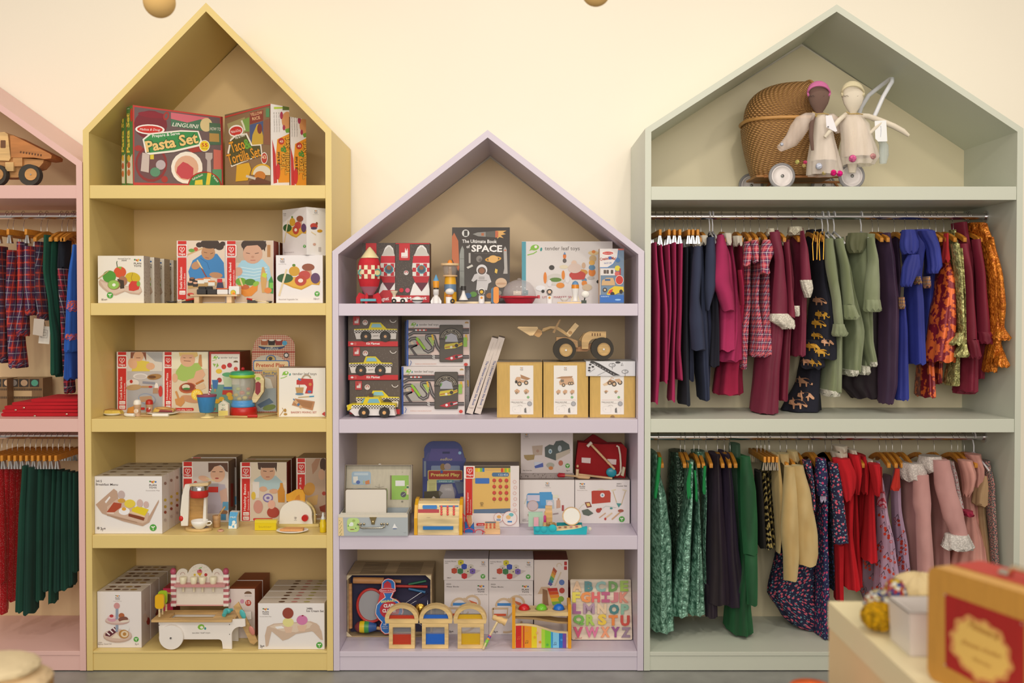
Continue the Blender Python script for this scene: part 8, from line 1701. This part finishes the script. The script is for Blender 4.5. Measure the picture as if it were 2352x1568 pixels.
G('dress','raspberry pink cord dress with a white collar, hem lowest of three','dress','a01c40:cord:c82c5c',lv(556,1686,1704,640,1690,1708,760,1668,1706,860,1645,1698,902,1641,1699),hx=1690,tr=[cw(542,1683,1704,562,1686,1704)],nf=7,yc=.29,sl=[(lv(620,1694,1704,660,1698,1708,700,1700,1709),)])
PL='c04450:plaid:383860:dc8484:.030:f0e8e4'
for i,(s_,b,hx_,t) in enumerate(((lv(555,1709,1721,585,1708,1727,610,1706,1722),lv(555,1710,1724,640,1708,1722,700,1705,1722,760,1692,1716,843,1696,1713),1709,'first from the left'),(lv(552,1724,1740,580,1724,1744,603,1728,1742),lv(552,1726,1742,620,1727,1744,690,1720,1740,760,1718,1748,815,1716,1752),1724,'middle one'),(lv(551,1752,1768,575,1746,1778,612,1744,1764,628,1746,1768),lv(551,1750,1768,625,1744,1765,700,1738,1766,760,1734,1768,815,1728,1771),1744,'widest skirt'))):
 G('dress','red white and navy plaid puff-sleeved dress, '+t,'dress',PL,b,hx=hx_,sl=[(s_,None,.12)],nf=7,amp=.13,hy=.10)
lc=lambda *a:('lace_cuff','e0d4c0:lace',lv(*a),.095,.03,'white lace cuff')
G('dress','long maroon velvet dress with a white lace cuff, right of the plaid dresses','dress',MR,lv(531,1764,1786,600,1768,1796,760,1745,1795,860,1735,1785,945,1727,1781),hx=1762,sl=[(lv(533,1768,1790,600,1780,1800,690,1775,1806,722,1774,1806),)],tr=[('collar','d8ccb0:lace',lv(525,1762,1778,540,1760,1780),.16,.03,'white lace collar'),lc(720,1772,1808,735,1770,1822,752,1795,1824)])
G('dress','maroon velvet dress with a lace collar, second of the maroon dresses','dress','701830:velvet:983048',lv(552,1795,1812,650,1798,1822,800,1782,1812,916,1781,1807),hx=1786,tr=[('collar','d8ccb0:lace',lv(550,1794,1802,560,1794,1804),.15,.02,'white lace collar')],sl=[(lv(556,1800,1812,640,1806,1818,728,1808,1826),)])
G('dress','maroon velvet dress with a lace cuff, nearest the fox print','dress',MR,lv(527,1816,1842,620,1818,1850,720,1815,1848,815,1812,1846),hx=1819,sl=[(lv(530,1838,1846,580,1838,1856,650,1840,1862),)],tr=[('collar','d8ccb0:lace',lv(521,1811,1840,537,1810,1842),.17,.04,'white lace collar'),lc(643,1838,1864,660,1842,1866,680,1848,1862),('lace_cuff','e0d4c0:lace',lv(702,1820,1836,722,1824,1836),.1,.02,'white lace cuff')])
fx='1e1e2a:fab'
def fox(n,nodes,x,y,s,c='c8902c'):
 o=[(-1,.1),(-.9,-.35),(-.6,-.4),(-.55,-.75),(-.35,-.4),(.2,-.45),(.6,-.3),(1.1,.3),(1.05,.55),(.8,.5),(.45,.15),(.4,.75),(.25,.75),(.2,.3),(-.3,.3),(-.35,.75),(-.5,.75),(-.55,.25),(-.8,.2)]
 decal(n,nodes,c,[(x+a*s,y+b*s*.9) for a,b in o],.005)
fd=G('dress','black dress printed with golden foxes, tiered skirt, straps on hanger tips','dress',fx,lv(528,1852,1868,590,1854,1892,645,1866,1896,720,1858,1910,822,1850,1917),hx=1858,nf=5,amp=.08,tr=[('tier',fx,lv(780,1846,1885,843,1840,1888),.2,.08)])
f2=G('dress','second black golden fox print dress, its hem hanging lowest','dress',fx,lv(528,1869,1890,590,1870,1888,700,1868,1890,800,1845,1885,870,1832,1879,945,1800,1878),hx=1873,yc=.29,nf=6,amp=.08)
rn=random.Random(5)
for q,pts in ((fd,[(1868,612),(1890,665),(1882,690),(1868,702),(1888,722),(1880,742),(1903,748),(1858,760),(1876,770),(1900,785),(1866,795),(1888,808),(1908,815),(1852,830),(1872,832),(1866,640)]),(f2,[(1846,875),(1862,858),(1850,908),(1832,925),(1834,936),(1864,940),(1822,940),(1866,885)])):
 bd=q.kids[0]
 for x,y in pts: fox(bd,[k for k in q.kids if k.V],x,y,13+rn.random()*4+(5 if y>850 else 0),'c89434' if rn.random()<.7 else 'c4906c')
for x in (1872,1887):
 st=fd.part('strap','gold edged strap'); st.tube([(x-4,598,.09),(x-6,560,.09),(x-2,532,.09),(x+6,532,.09),(x+5,560,.09),(x+4,596,.09)],1.6,M('c8943c:metal'),6)
gc=lambda *a:('cuff_ruffle',GV,lv(*a),.1,.035)
gh=lambda *a:('lace_hem','dcd4c0:lace',lv(*a),.21,.09,'white lace hem')
G('dress','sage green velvet dress with a long sleeve, first of the sage dresses','dress',GV,lv(545,1890,1912,640,1892,1922,780,1892,1930,897,1881,1928),hang='white',hx=1889,sl=[(lv(548,1893,1912,600,1895,1918,700,1912,1932,745,1916,1936),)],tr=[gc(744,1914,1938,768,1912,1945),gh(893,1882,1927,904,1881,1925)])
G('dress','sage green velvet dress with a gathered cuff, second of the sage dresses','dress',GV,lv(546,1914,1936,640,1922,1955,760,1930,1980,852,1932,1972),hang='white',hx=1902,yc=.25,sl=[(lv(548,1918,1936,620,1932,1952,700,1937,1962),)],tr=[gc(700,1936,1962,730,1938,1972),gh(848,1934,1970,858,1933,1969)])
G('dress','sage green velvet dress, hem with lace beside the third','dress',GV,lv(560,1940,1955,700,1960,1980,800,1972,1996,842,1968,1998),hang='white',hx=1916,yc=.29,tr=[gh(840,1968,1996,856,1966,1996)])
G('dress','sage green velvet dress turned to the front with a ruffled collar','dress',GV,lv(540,1948,2006,600,1944,2000,700,1950,1998,780,1972,2002,836,1985,2012),hang='white',hx=1978,yc=.24,sl=[(lv(546,1992,2008,600,1994,2018,650,1988,2020,690,1986,2020),)],tr=[('collar_ruffle','5c5c3c:velvet:8c8c6c',lv(535,1950,1990,560,1944,1986,578,1948,1980),.14,.03),gc(688,1986,2020,712,1985,2022),('lace_hem','dcd4c0:lace',lv(830,1994,2014,838,1994,2014),.21,.07,'white lace hem')])
G('trousers','dark purple velvet trousers with a flared hem behind the sage dresses','trousers','1c1018:velvet:34202c',lv(600,1985,2010,780,1960,2018,880,1932,2020,912,1960,2020),hx=2004,yc=.33,hy=.06)
G('dress','long purple velvet dress, first of two right of the sage dresses','dress',PU,lv(537,2006,2042,600,2012,2052,700,2018,2060,880,2016,2056,924,2018,2048),hx=2018)
G('dress','purple velvet dress partly behind the long one','dress',PU,lv(538,2040,2062,640,2050,2068,760,2046,2062,885,2040,2058),hx=2055,yc=.28)
rf=lambda n,*a:('ruffle',BL,lv(*a),n,.035)
tb=lambda *a:('tartan_band','a84c50:plaid:2c3c34:d8c05c:.012',lv(*a),.15,.07,'tartan waist band')
G('dress','royal blue velvet dress with large puffed ruffle sleeves','dress',BL,lv(530,2072,2132,590,2075,2118,640,2080,2114,700,2079,2118,834,2083,2122),hx=2080,tr=[rf(.1,528,2072,2100,560,2068,2108,580,2072,2104),rf(.09,585,2086,2110,610,2074,2112,655,2070,2094),tb(635,2098,2114,650,2100,2117)])
G('dress','royal blue velvet dress with a ruffle sleeve at the right','dress','242c78:velvet:3c48a4',lv(530,2110,2140,600,2125,2150,700,2118,2142,780,2110,2132),hx=2108,yc=.26,tr=[rf(.13,530,2110,2145,570,2128,2158,610,2132,2162,625,2130,2155),tb(635,2118,2136,658,2120,2137)])
G('dress','royal blue velvet dress hanging lowest, left of the others','dress',BL,lv(690,2060,2078,760,2056,2082,915,2050,2083),hang=None,yc=.2,tr=[tb(682,2062,2077,706,2063,2078)])
OB='7c1c28:brocade:d8642c'
G('dress','orange and wine brocade dress with red straps','dress',OB,lv(600,2154,2180,640,2144,2188,740,2132,2192,828,2122,2188),hx=2150,yc=.19,hy=.09,tr=[('strap','b8282c:fab',lv(536,2168,2178,560,2166,2178,600,2160,2180),.14,.03,'red strap')])
G('dress','orange and wine brocade dress hanging lower behind','dress',OB,lv(620,2130,2152,780,2112,2140,909,2104,2145),hang='wood',hx=2120,yc=.29)
G('dress','short orange brocade dress between the blue and gold ones','dress',OB,lv(540,2152,2170,640,2152,2170,820,2142,2164,878,2140,2162),hx=2136,yc=.32,hy=.06)
GS='8c8450:metallic:d4cc84'
cr=lambda m,*a:('cuff_ruffle',m,lv(*a),.1,.04)
G('dress','sparkling gold sequin dress with ruffled cuffs','dress',GS,lv(528,2180,2195,600,2180,2206,700,2192,2212,800,2184,2204,882,2170,2202),hx=2168,sl=[(lv(560,2184,2204,640,2192,2212,765,2200,2216),),(lv(570,2200,2212,680,2212,2218,790,2212,2220),)],tr=[cr(GS,764,2192,2214,790,2178,2214),cr(GS,790,2200,2220,816,2188,2224)])
WR='74182c:velvet:9c2844'
G('dress','wine red velvet dress with a ruffled cuff, right of the gold dress','dress',WR,lv(512,2186,2218,600,2200,2232,740,2205,2240,820,2200,2242,895,2192,2240),hx=2190,sl=[(lv(560,2200,2222,640,2214,2234,780,2218,2244),)],tr=[cr(WR,780,2218,2246,820,2224,2252),('hem_ruffle',WR,lv(880,2194,2238,900,2190,2240),.25,.05)])
G('dress','wine red velvet dress, second one, beside the orange blouse','dress',WR,lv(524,2222,2246,600,2230,2256,760,2238,2268,866,2228,2258),hx=2222,yc=.26,sl=[(lv(550,2232,2252,640,2242,2264,764,2246,2274),)],tr=[cr(WR,762,2244,2276,786,2248,2286)])
OM='c06014:metallic:f09030'
G('dress','shiny orange metallic dress, last on the upper rail','dress',OM,lv(516,2222,2264,560,2250,2280,650,2268,2296,760,2272,2300,852,2258,2288),hx=2226,yc=.24,sl=[(lv(545,2266,2282,640,2282,2304,700,2286,2310,752,2284,2306),)],tr=[('neck_ruffle',OM,lv(512,2222,2262,530,2226,2266),.2,.05),cr(OM,750,2284,2306,778,2282,2320),('hem_ruffle',OM,lv(790,2288,2300,840,2282,2316),.2,.04)])
# --- mint, lower rail
TG='44745c:metallic:98c0a8'; go=lambda *a:('armhole','1c8c48:fab',[(p,l+(r-l)*.2,r-(r-l)*.2) for p,l,r in lv(*a)],.1,.01,'bright green armhole lining')
G('dress','sleeveless green glitter dress, nearest the left side of the lower rail','dress',TG,lv(1036,1492,1508,1080,1492,1514,1138,1492,1528,1240,1492,1538,1350,1492,1539,1433,1491,1544),rail='b',hx=1512,yc=.2,tr=[go(1050,1509,1522,1100,1503,1518,1140,1500,1511)])
G('dress','dark side of a green glitter dress hanging turned, second on the lower rail','dress','2c3c30:metallic:4c6450',lv(1034,1538,1572,1140,1534,1582,1260,1532,1572,1400,1530,1560),rail='b',hx=1563,yc=.3,hy=.08)  # darker copy of the glitter cloth, shade of the turned side painted in
G('dress','sleeveless green glitter dress, third on the lower rail','dress',TG,lv(1055,1574,1592,1140,1572,1590,1180,1566,1588,1260,1556,1584,1405,1541,1578),rail='b',hx=1573,yc=.17,hy=.07,tr=[go(1066,1582,1590,1110,1574,1588,1142,1576,1590)])
G('dress','sleeveless green glitter dress, fourth on the lower rail','dress',TG,lv(1060,1590,1600,1150,1592,1606,1230,1588,1608,1320,1582,1612,1402,1578,1616),rail='b',hx=1594,yc=.2,hy=.07,tr=[go(1080,1592,1600,1120,1595,1603,1148,1595,1604)])
G('dress','green glitter dress with a tan hanger tip, last of the glitter dresses','dress',TG,lv(1034,1588,1616,1080,1604,1622,1140,1610,1623,1250,1608,1620,1372,1612,1622),rail='b',hx=1605,yc=.24,hy=.06,tr=[go(1070,1614,1624,1100,1612,1622,1130,1611,1623)])
DV='1e1218:velvet:3c2c40'
G('dress','long black-purple velvet dress, left one of the dark pair','dress',DV,lv(1040,1628,1652,1130,1624,1656,1300,1622,1668,1375,1618,1672),rail='b',hx=1622,hy=.09)
G('dress','black-purple velvet dress with a pocket seam, right one of the dark pair','dress','20141e:velvet:4c3c58',lv(1038,1650,1674,1130,1650,1682,1240,1650,1690,1377,1652,1712),rail='b',hx=1648,yc=.25)
G('trousers','dark velvet trousers hanging lowest, below the dark dresses','trousers',DV,lv(1340,1620,1645,1412,1621,1645),rail='b',hang=None,yc=.2,hy=.04)
EG='0c4020:velvet:347c4c'
G('dress','grey-green velvet dress sleeve hanging left of the emerald one','dress','34503a:velvet:6c8c70',lv(1018,1676,1698,1080,1675,1700,1200,1682,1702,1300,1688,1712),rail='b',hx=1664,yc=.27,hy=.06)
G('dress','emerald green velvet dress with a long gathered sleeve','dress',EG,lv(1048,1686,1720,1150,1686,1722,1260,1690,1716,1380,1670,1718,1440,1668,1723),rail='b',hx=1677,yc=.24,sl=[(lv(1048,1701,1722,1130,1701,1735,1200,1703,1738,1270,1708,1738),),(lv(1272,1711,1738,1330,1714,1739,1386,1716,1738),None)])
ZB='181410:zebra:b09858'
for i,(a,b,c,d,t) in enumerate(((1733,1748,1738,1758,'black side, first'),(1745,1757,1750,1772,'second'),(1757,1765,1766,1780,'third'),(1766,1774,1774,1786,'fourth'))):
 G('skirt','black and gold patterned skirt on a clip hanger, '+t,'skirt',ZB if i else '16120e:fab',lv(1080,a,b,1150,a+2,b+5,1252,c,d),rail='b',hang='clip',hx=1739+i*9,yc=.16+.03*i,hy=.07,nf=4)
JG='c09c60:velvet:e8d4a0'
jc=lambda *a:('collar',JG,lv(*a),.18,.04)
G('jacket','light gold brocade jacket, narrow front edge, left of three','jacket',JG,lv(1040,1772,1788,1120,1774,1796,1200,1780,1796,1265,1782,1792),rail='b',hx=1768,yc=.18,hy=.06)
G('jacket','gold brocade jacket with the longest sleeve, middle of three','jacket',JG,lv(1050,1782,1812,1150,1796,1820,1270,1802,1822),rail='b',hx=1792,yc=.25,sl=[(lv(1070,1802,1825,1140,1798,1830,1220,1794,1834,1280,1800,1834,1330,1801,1830),)],tr=[jc(1040,1784,1812,1062,1788,1812)])
G('jacket','gold brocade jacket with a wide sleeve, right of three','jacket',JG,lv(1045,1812,1840,1150,1822,1850,1270,1826,1850),rail='b',hx=1807,yc=.27,sl=[(lv(1068,1818,1844,1140,1828,1862,1230,1832,1876,1270,1836,1877,1296,1837,1872),)],tr=[jc(1034,1808,1830,1058,1812,1834)])
FL='20203c:dots:d05868:6c98a0:54:.24'; FM='24264c:dots:c83c64:88a8b0:48:.22'
G('dress','navy dress with small coral flowers and a wide pleated hem under the gold jackets','dress',FL,lv(1056,1838,1862,1160,1850,1870,1265,1790,1874,1360,1772,1876,1410,1800,1880,1442,1830,1884),rail='b',hx=1830,yc=.3,hy=.09,nf=14,amp=.10,sl=[(lv(1056,1842,1862,1110,1858,1870,1170,1862,1874),)])
G('dress','long navy dress with pink blossoms and white sprigs','dress',FM,lv(1052,1866,1892,1130,1872,1900,1200,1872,1898,1300,1870,1900,1456,1866,1904),rail='b',hx=1858,yc=.21,sl=[(lv(1052,1874,1896,1100,1872,1902,1135,1876,1896),)],tr=[('waist_trim','c4b4c8:lace',lv(1120,1884,1896,1150,1884,1896),.1,.01,'pale laced trim')])
G('dress','dark teal navy flowered dress behind, hem higher','dress','14242c:dots:34507c:8c4c6c:50:.2',lv(1052,1890,1904,1140,1894,1910,1250,1898,1918,1348,1902,1925),rail='b',hx=1866,yc=.27)
G('dress','navy dress with coral berries and a half-length sleeve','dress',FL,lv(1060,1898,1918,1140,1902,1922,1220,1906,1930),rail='b',hx=1896,yc=.25,sl=[(lv(1062,1902,1924,1120,1908,1934,1190,1914,1942,1245,1915,1948),)])
RD='c41420:knit:dc2430'
rc=lambda *a:('collar','d8c8b0:fab',lv(*a),.17,.05,'cream collar')
rp=lambda y,*a:('puff_sleeve',RD,lv(*a),y,.04)
G('dress','bright red dress with a cream collar, leftmost of the red dresses','dress',RD,lv(1046,1906,1948,1130,1930,1958,1220,1932,1956,1342,1928,1970),rail='b',hx=1896,yc=.22,tr=[rc(1037,1908,1944,1054,1912,1942),rp(.11,1052,1912,1950,1090,1922,1964,1125,1930,1962,1146,1934,1952)])
G('dress','bright red dress with a cream collar, second of the red dresses','dress',RD,lv(1030,1930,1962,1130,1955,1968,1240,1955,1972,1340,1953,1978),rail='b',hx=1911,yc=.27,tr=[rc(1022,1912,1944,1036,1916,1944),rp(.14,1042,1948,1974,1080,1955,1980,1130,1960,1974)])
G('dress','bright red dress with a cream collar, third of the red dresses','dress',RD,lv(1042,1960,1986,1130,1966,1984,1240,1966,1980,1328,1970,1980),rail='b',hx=1930,yc=.3,tr=[rc(1031,1944,1966,1044,1946,1968),rp(.17,1046,1972,1988,1080,1976,1994,1130,1976,1992)])
G('dress','bright red dress with a plain straight skirt, right of the red dresses','dress',RD,lv(1062,1990,2014,1130,1988,2006,1200,1984,2008,1283,1978,2012),rail='b',hx=1962,yc=.18,hy=.07,tr=[rc(1054,1982,2004,1066,1986,2004),rp(.09,1064,1994,2020,1100,2000,2022,1134,2006,2020)])
G('dress','red dress hanging lowest, only its narrow hem showing','dress',RD,lv(1250,1916,1938,1320,1916,1936,1377,1917,1936),rail='b',hang=None,yc=.22,hy=.04)
CH_='c09cb0:fab'
def cherries(q,x0,x1,y0,y1,k,seed,shade=('c03028','7c2c24')):
 rn=random.Random(seed); bd=q.kids[0]; nodes=[bd]
 for i in range(k):
  x=x0+(x1-x0)*rn.random(); y=y0+(y1-y0)*(i+.5)/k; r=3.4
  for s_ in (-1,1):
   cx=x+s_*4.5; cy=y+s_*2; decal(bd,nodes,'c8402c',[(cx+r*math.cos(a*.785),cy+r*math.sin(a*.785)) for a in range(8)],.0015)
  decal(bd,nodes,'3c2830',[(x-4.5,y-5),(x+2,y-13),(x+3,y-12.4),(x-3.6,y-4.6)],.0014); decal(bd,nodes,'3c2830',[(x+4,y-4),(x+2,y-13),(x+3,y-13),(x+5,y-4)],.0014)
q=G('dress','pink dress printed with red cherries and a smocked bodice, left one','dress',CH_,lv(1060,2012,2020,1126,2015,2031,1165,2013,2036,1250,2014,2052,1360,2012,2066),rail='b',hx=2020,yc=.18,hy=.07,tr=[('armhole','a8201c:fab',lv(1072,2020,2026,1128,2016,2026),.09,.012,'red armhole lining'),('smocking','c08c98:zebra:a83444',lv(1126,2014,2032,1160,2013,2034),.155,.045,'smocked bodice')]); cherries(q,2018,2060,1180,1372,22,1)
q=G('dress','pink dress printed with red cherries and a smocked bodice, right one','dress',CH_,lv(1060,2056,2064,1124,2046,2067,1160,2048,2068,1250,2052,2082,1345,2056,2090),rail='b',hx=2036,yc=.22,hy=.08,tr=[('armhole','c02c20:fab',lv(1076,2056,2066,1122,2046,2066),.09,.012,'red armhole lining')]); cherries(q,2058,2086,1170,1340,18,2)
q=G('dress','cherry print dress hanging in shade behind the red dresses','dress','9c7c88:fab',lv(1090,2030,2046,1200,1985,2030,1290,1960,2030,1390,1990,2030),rail='b',hx=2050,yc=.33,hy=.05); cherries(q,1965,2010,1270,1380,14,3)  # shade mixed into a darker copy of the cherry dress pink
CP='c48c84:velvet:dca8a0'
lc2=lambda *a:('lace_collar','d8c8bc:lace',lv(*a),.14,.05,'cream lace collar')
G('coat','dusty pink velvet coat with a cream lace collar, left of two','coat',CP,lv(1065,2070,2126,1110,2068,2130,1200,2070,2130,1345,2088,2132),rail='b',hx=2071,yc=.24,sl=[(lv(1090,2098,2132,1160,2098,2138,1180,2104,2137,1300,2108,2144,1350,2112,2144),)],tr=[lc2(1062,2070,2116,1085,2068,2126,1100,2072,2118)])
G('coat','dusty pink velvet coat with lace collar and lace cuff, right of two','coat',CP,lv(1050,2120,2172,1110,2130,2172,1200,2138,2176,1310,2142,2178),rail='b',hx=2109,yc=.25,sl=[(lv(1056,2144,2180,1110,2148,2192,1180,2166,2212,1230,2186,2221),None,.09)],tr=[lc2(1046,2112,2160,1068,2108,2166,1082,2122,2160),('lace_cuff','e0d4c8:lace',lv(1226,2172,2222,1258,2168,2234),.085,.04,'wide cream lace cuff')])
G('dress','white cotton dress with small red flowers, between the coat and puff sleeves','dress','d8c8c0:dots:b83c50:8c4c5c:110:.2',lv(1058,2176,2190,1100,2184,2200,1180,2196,2214),rail='b',hx=2146,yc=.2,hy=.05)
PB='dc9c8c:fab'
G('dress','salmon pink dress with puffed sleeves and a full skirt','dress',PB,lv(1044,2190,2232,1120,2206,2232,1180,2208,2240,1240,2190,2252,1320,2180,2264),rail='b',hx=2186,yc=.24,hy=.1,nf=11,amp=.12,tr=[('puff_sleeve',PB,lv(1056,2200,2232,1090,2208,2242,1120,2212,2236,1136,2212,2226),.11,.045),('ribbon','9c2440:fab',lv(1172,2208,2234,1180,2208,2236),.1,.04,'wine red ribbon')])
G('dress','salmon pink puff sleeved dress, the rear one of two','dress',PB,lv(1042,2210,2250,1120,2232,2254,1200,2230,2256,1320,2236,2270),rail='b',hx=2200,yc=.29,tr=[('puff_sleeve',PB,lv(1042,2216,2252,1080,2232,2260,1118,2236,2252),.17,.045)])
BG='b8946c:fab'
G('dress','beige dress with short cuffed sleeves','dress',BG,lv(1070,2250,2268,1130,2240,2262,1170,2240,2262,1320,2258,2276),rail='b',hx=2215,yc=.27,tr=[('sleeve',BG,lv(1090,2248,2268,1130,2236,2270,1156,2234,2268),.16,.04)])
G('dress','small flowered dress, last on the lower rail','dress','544c4c:dots:b87068:c8b494:130:.3',lv(1056,2250,2272,1110,2266,2284,1160,2266,2286,1240,2274,2290,1302,2278,2294),rail='b',hang='white',hx=2237,yc=.26,hy=.07)
# ======== pink unit ========
z=ZOF(425)+.0008; crop(0,180,3.92); I0=len(ROOTS)
y=.03; t=N('wooden_dump_truck','natural wooden toy dump truck cut by the left picture edge','toy vehicle'); wd_=M('c08850:wood'); wl=M('d8ac70:wood')
t.part('bed').prism([(90,572),(118,570),(448,735),(466,752),(460,778),(400,785),(300,770),(100,770)],y,y+.09,M('b8743c:wood')); t.kids[-1].yface(y)
for i in range(8): t.kids[-1].poly('5c3418',[(182+i*26,712+i*4),(196+i*26,714+i*4),(192+i*26,732+i*4),(180+i*26,730+i*4)])
t.part('cab').prism([(-150,560),(40,540),(70,560),(95,775),(80,800),(-150,790)],y+.005,y+.085,wl); t.kids[-1].yface(y+.005); t.kids[-1].rrect('6c4428',5,615,52,685,8)
t.part('chassis').prism([(-150,790),(80,800),(100,770),(395,790),(390,815),(350,860),(280,880),(160,950),(-150,950)],y+.015,y+.075,wd_); t.part('block').bx(48,812,122,892,y-.003,y+.014,wl); t.part('block').bx(118,762,200,850,y+.002,y+.0145,wd_)
for x in (-40,262):
 w=t.part('wheel'); w.disc(x,926,96,y-.016,y+.01,M('3a342c:rubber'),26); h=w.part('hub'); h.disc(x+14,922,54,y-.019,y-.016,M('c48c50:wood'),24); h.disc(x+14,922,7,y-.022,y-.019,M('c8c0b8:metal'),10)
snap(I0,z); m_=min(v.z for v in t.allv()); shiftn(t,Vector((0,0,z-m_)))
crop(0,470,3.1364); z=ZOF(0) if 0 else SZ['m2']
I0=len(ROOTS)
# folded red stack + planet blocks
yy=.10; a=P(28,1500,yy).x; b=P(575,1500,yy).x; zz=z
for i,(w0,h,dx) in enumerate(((0,.013,0),(.004,.012,.003),(.012,.013,.01),(.04,.012,.02),(.11,.012,.02))):
 n=N('folded_trousers',['bottom','second','third','fourth','topmost'][i]+' folded red cord garment of the stack on the pink shelf','folded clothes','folded red clothes on the pink shelf'); x0=a+w0; x1=min(b,-1.524-.0245)
 o=[];
 for k in range(7): t_=math.pi/2+math.pi*k/6; o.append((x0+h/2+h/2*math.cos(t_),yy-.02,zz+h/2+h/2*math.sin(t_)))
 o+= [(x1,yy-.02,zz+.001),(x1,yy-.02,zz+h*.97)]; n.prismw(o,Vector((0,.2,0)),M('b81420:knit'),True)
 n.bev=.003; zz+=h+.0006
for i,(x,y_) in enumerate(((112,1478),(172,1462),(480,1508),(250,1520))):
 n=N('button','small metal bow button on the red folded stack','button','buttons on the red stack'); c=P(x,y_,yy-.0215); n.ell(x,y_,9,6,yy-.0235,M('c8b8a0:metal'),4)
for i,(x0,x1,y0,yy2,lab) in enumerate(((60,215,1248,.3,'cardboard planet block box, right one on the pink shelf'),(-60,50,1250,.25,'cardboard planet block box cut by the picture edge'))):
 n=tbox(lab,x0,x1 if i else 308,y0,z,yy2,.08,'8c6c48:card',side='7c5c3c',top='a08860');
 for j,(c_) in enumerate(('8c8074','c8a47c','54a484')):
  xx=x0+2+j*76; n.rrect('3c342c',xx,1255,xx+68,1312,4); n.el(c_,xx+36,1283,25,23)
 n.rect('c8a878',100,1340,230,1380)
 for k in range(20): n.rect('4c3c2c',x0+6+k*12,1322,x0+13+k*12,1336); n.rect('4c3c2c',x0+6+k*12,1380,x0+13+k*12,1396)
for n_ in ROOTS[I0:]:
 pass
crop(); I0=len(ROOTS)
PT='5c2430:plaid:24243c:a83c2c:.05:8c8c94'; PR='7c2430:plaid:28284c:c8402c:.045:a09ca0'
def gp_(k,lab,cat,mat,lv_,hang='clip',hx=None,rail='p',**kw): return G(k,lab,cat,mat,lv_,rail=rail,hang=hang,hx=hx,**kw)
gp_('trousers','dark tartan trousers at the left edge of the pink upper rail','trousers',PT,lv(566,-14,16,700,-8,20,830,-4,24),hx=17,yc=.2)
gp_('trousers','red and green tartan trousers, second on the pink upper rail','trousers',PR,lv(575,18,42,690,16,44,780,22,56,842,25,62),hx=30,yc=.2,hy=.09)
gp_('shorts','bright tartan shorts on a clip hanger, third on the pink upper rail','shorts',PR,lv(556,40,62,650,42,64,770,40,66),hx=54,yc=.17,hy=.08)
gp_('shorts','tartan shorts with orange-red checks, fourth on the pink upper rail','shorts',PR,lv(566,57,84,640,58,84,722,60,82),hx=94,yc=.15,hy=.08)
gp_('dress','dark tartan pinafore behind the shorts on the pink rail','dress',PT,lv(556,82,108,640,82,112,733,88,114),hang='wood',hx=108,yc=.2,hy=.09)
GC='144c38:cord:1c6048'
gp_('overalls','dark green cord overalls, left of two','overalls',GC,lv(540,102,118,618,100,116,700,112,124,780,118,136,858,118,138),hang='wood',hx=142,yc=.14,hy=.06)
gp_('overalls','dark green cord overalls, right of two','overalls',GC,lv(543,118,136,624,114,134,720,124,140,862,128,146),hang='wood',hx=155,yc=.18,hy=.06)
gp_('dress','black and tartan pinafore beside the blue jumper','dress','5c2430:plaid:24243c:b83440:.04:b0aca8',lv(617,134,160,760,142,160,900,150,172),hang='wood',hx=168,yc=.2,hy=.07,tr=[('bodice','1c2028:fab',lv(552,136,164,617,134,160),.2,.07,'black bodice')])
gp_('jumper','bright blue knitted jumper with orange patterned bands','jumper','2c60b4:knit',lv(562,168,180,640,158,180,720,154,180,805,150,180),hang='wood',hx=172,yc=.12,hy=.09,tr=[('pattern_band','3060b0:dots:d86038:d8502c:120:.4',lv(690,157,180,712,155,180),.112,.092,'orange patterned band'),('pattern_band','3060b0:dots:d86038:d8502c:120:.4',lv(766,152,180,778,151,180),.112,.092,'orange patterned band'),('waist_rib','2450a0:knit',lv(806,150,180,868,150,180),.13,.09)])
n=N('price_tag','grey-beige price tag hanging below the dark tartan pinafore','tag'); n.prism([(78,731),(102,733),(98,772),(75,768)],.10,.1006,M('b8a898')); n.tube([(88,732,.1003),(90,722,.13)],.6,M('3c3430'),4)
n=N('price_tag','white price tag with a square printed emblem, lower than the grey one','tag'); n.prism([(92,748),(116,750),(113,790),(88,788)],.13,.1306,M('d0c4b4')); n.yface(.13); n.ln('8c8078',1.2,[(95,757),(109,758),(108,776),(94,775),(95,757)]); n.ln('8c8078',1,[(98,762),(106,763),(105,771),(98,770),(98,762)]); n.tube([(104,749,.1303),(100,730,.16)],.6,M('3c3430'),4)
RC='a81420:cord:c82030'
for i,(a,b,c,d,h,t) in enumerate(((-6,10,-4,14,1335,'at the picture edge'),(10,24,0,18,1405,'hanging lowest'),(22,38,14,30,1372,'third'),(34,50,22,40,1376,'beside the green ones'))):
 gp_('trousers','bright red sparkly cord trousers on the pink lower rail, '+t,'trousers','b0141c:speck:e0c0b0',lv(1074,a,b,1200,(a+c)/2,(b+d)/2+2,h,c,d),rail='q',hx=4+i*12,yc=.14+.03*i,hy=.07,nf=4)
G2='144434:cord:206c50'
for i,(a,b,c,d,h,t) in enumerate(((52,68,38,62,1400,'leftmost and longest'),(66,92,56,86,1404,'second'),(88,106,84,102,1376,'third'),(104,122,100,120,1352,'fourth'),(120,134,112,134,1380,'fifth'),(132,148,126,150,1352,'sixth'),(144,160,142,168,1348,'seventh'),(158,172,160,176,1340,'eighth'),(168,181,168,182,1310,'nearest the right side'))):
 gp_('trousers','dark green cord trousers on the pink lower rail, '+t,'trousers',G2 if i%2==0 else '123c30:cord:1c5c44',lv(1068+i*2,a,b,1200,(a+c)/2-1,(b+d)/2+1,h,c,d),rail='q',hx=56+i*13,yc=.12+.02*i if i<5 else .2,hy=.08,nf=4)
for r in ROOTS: r.build()
for f in POST: f()
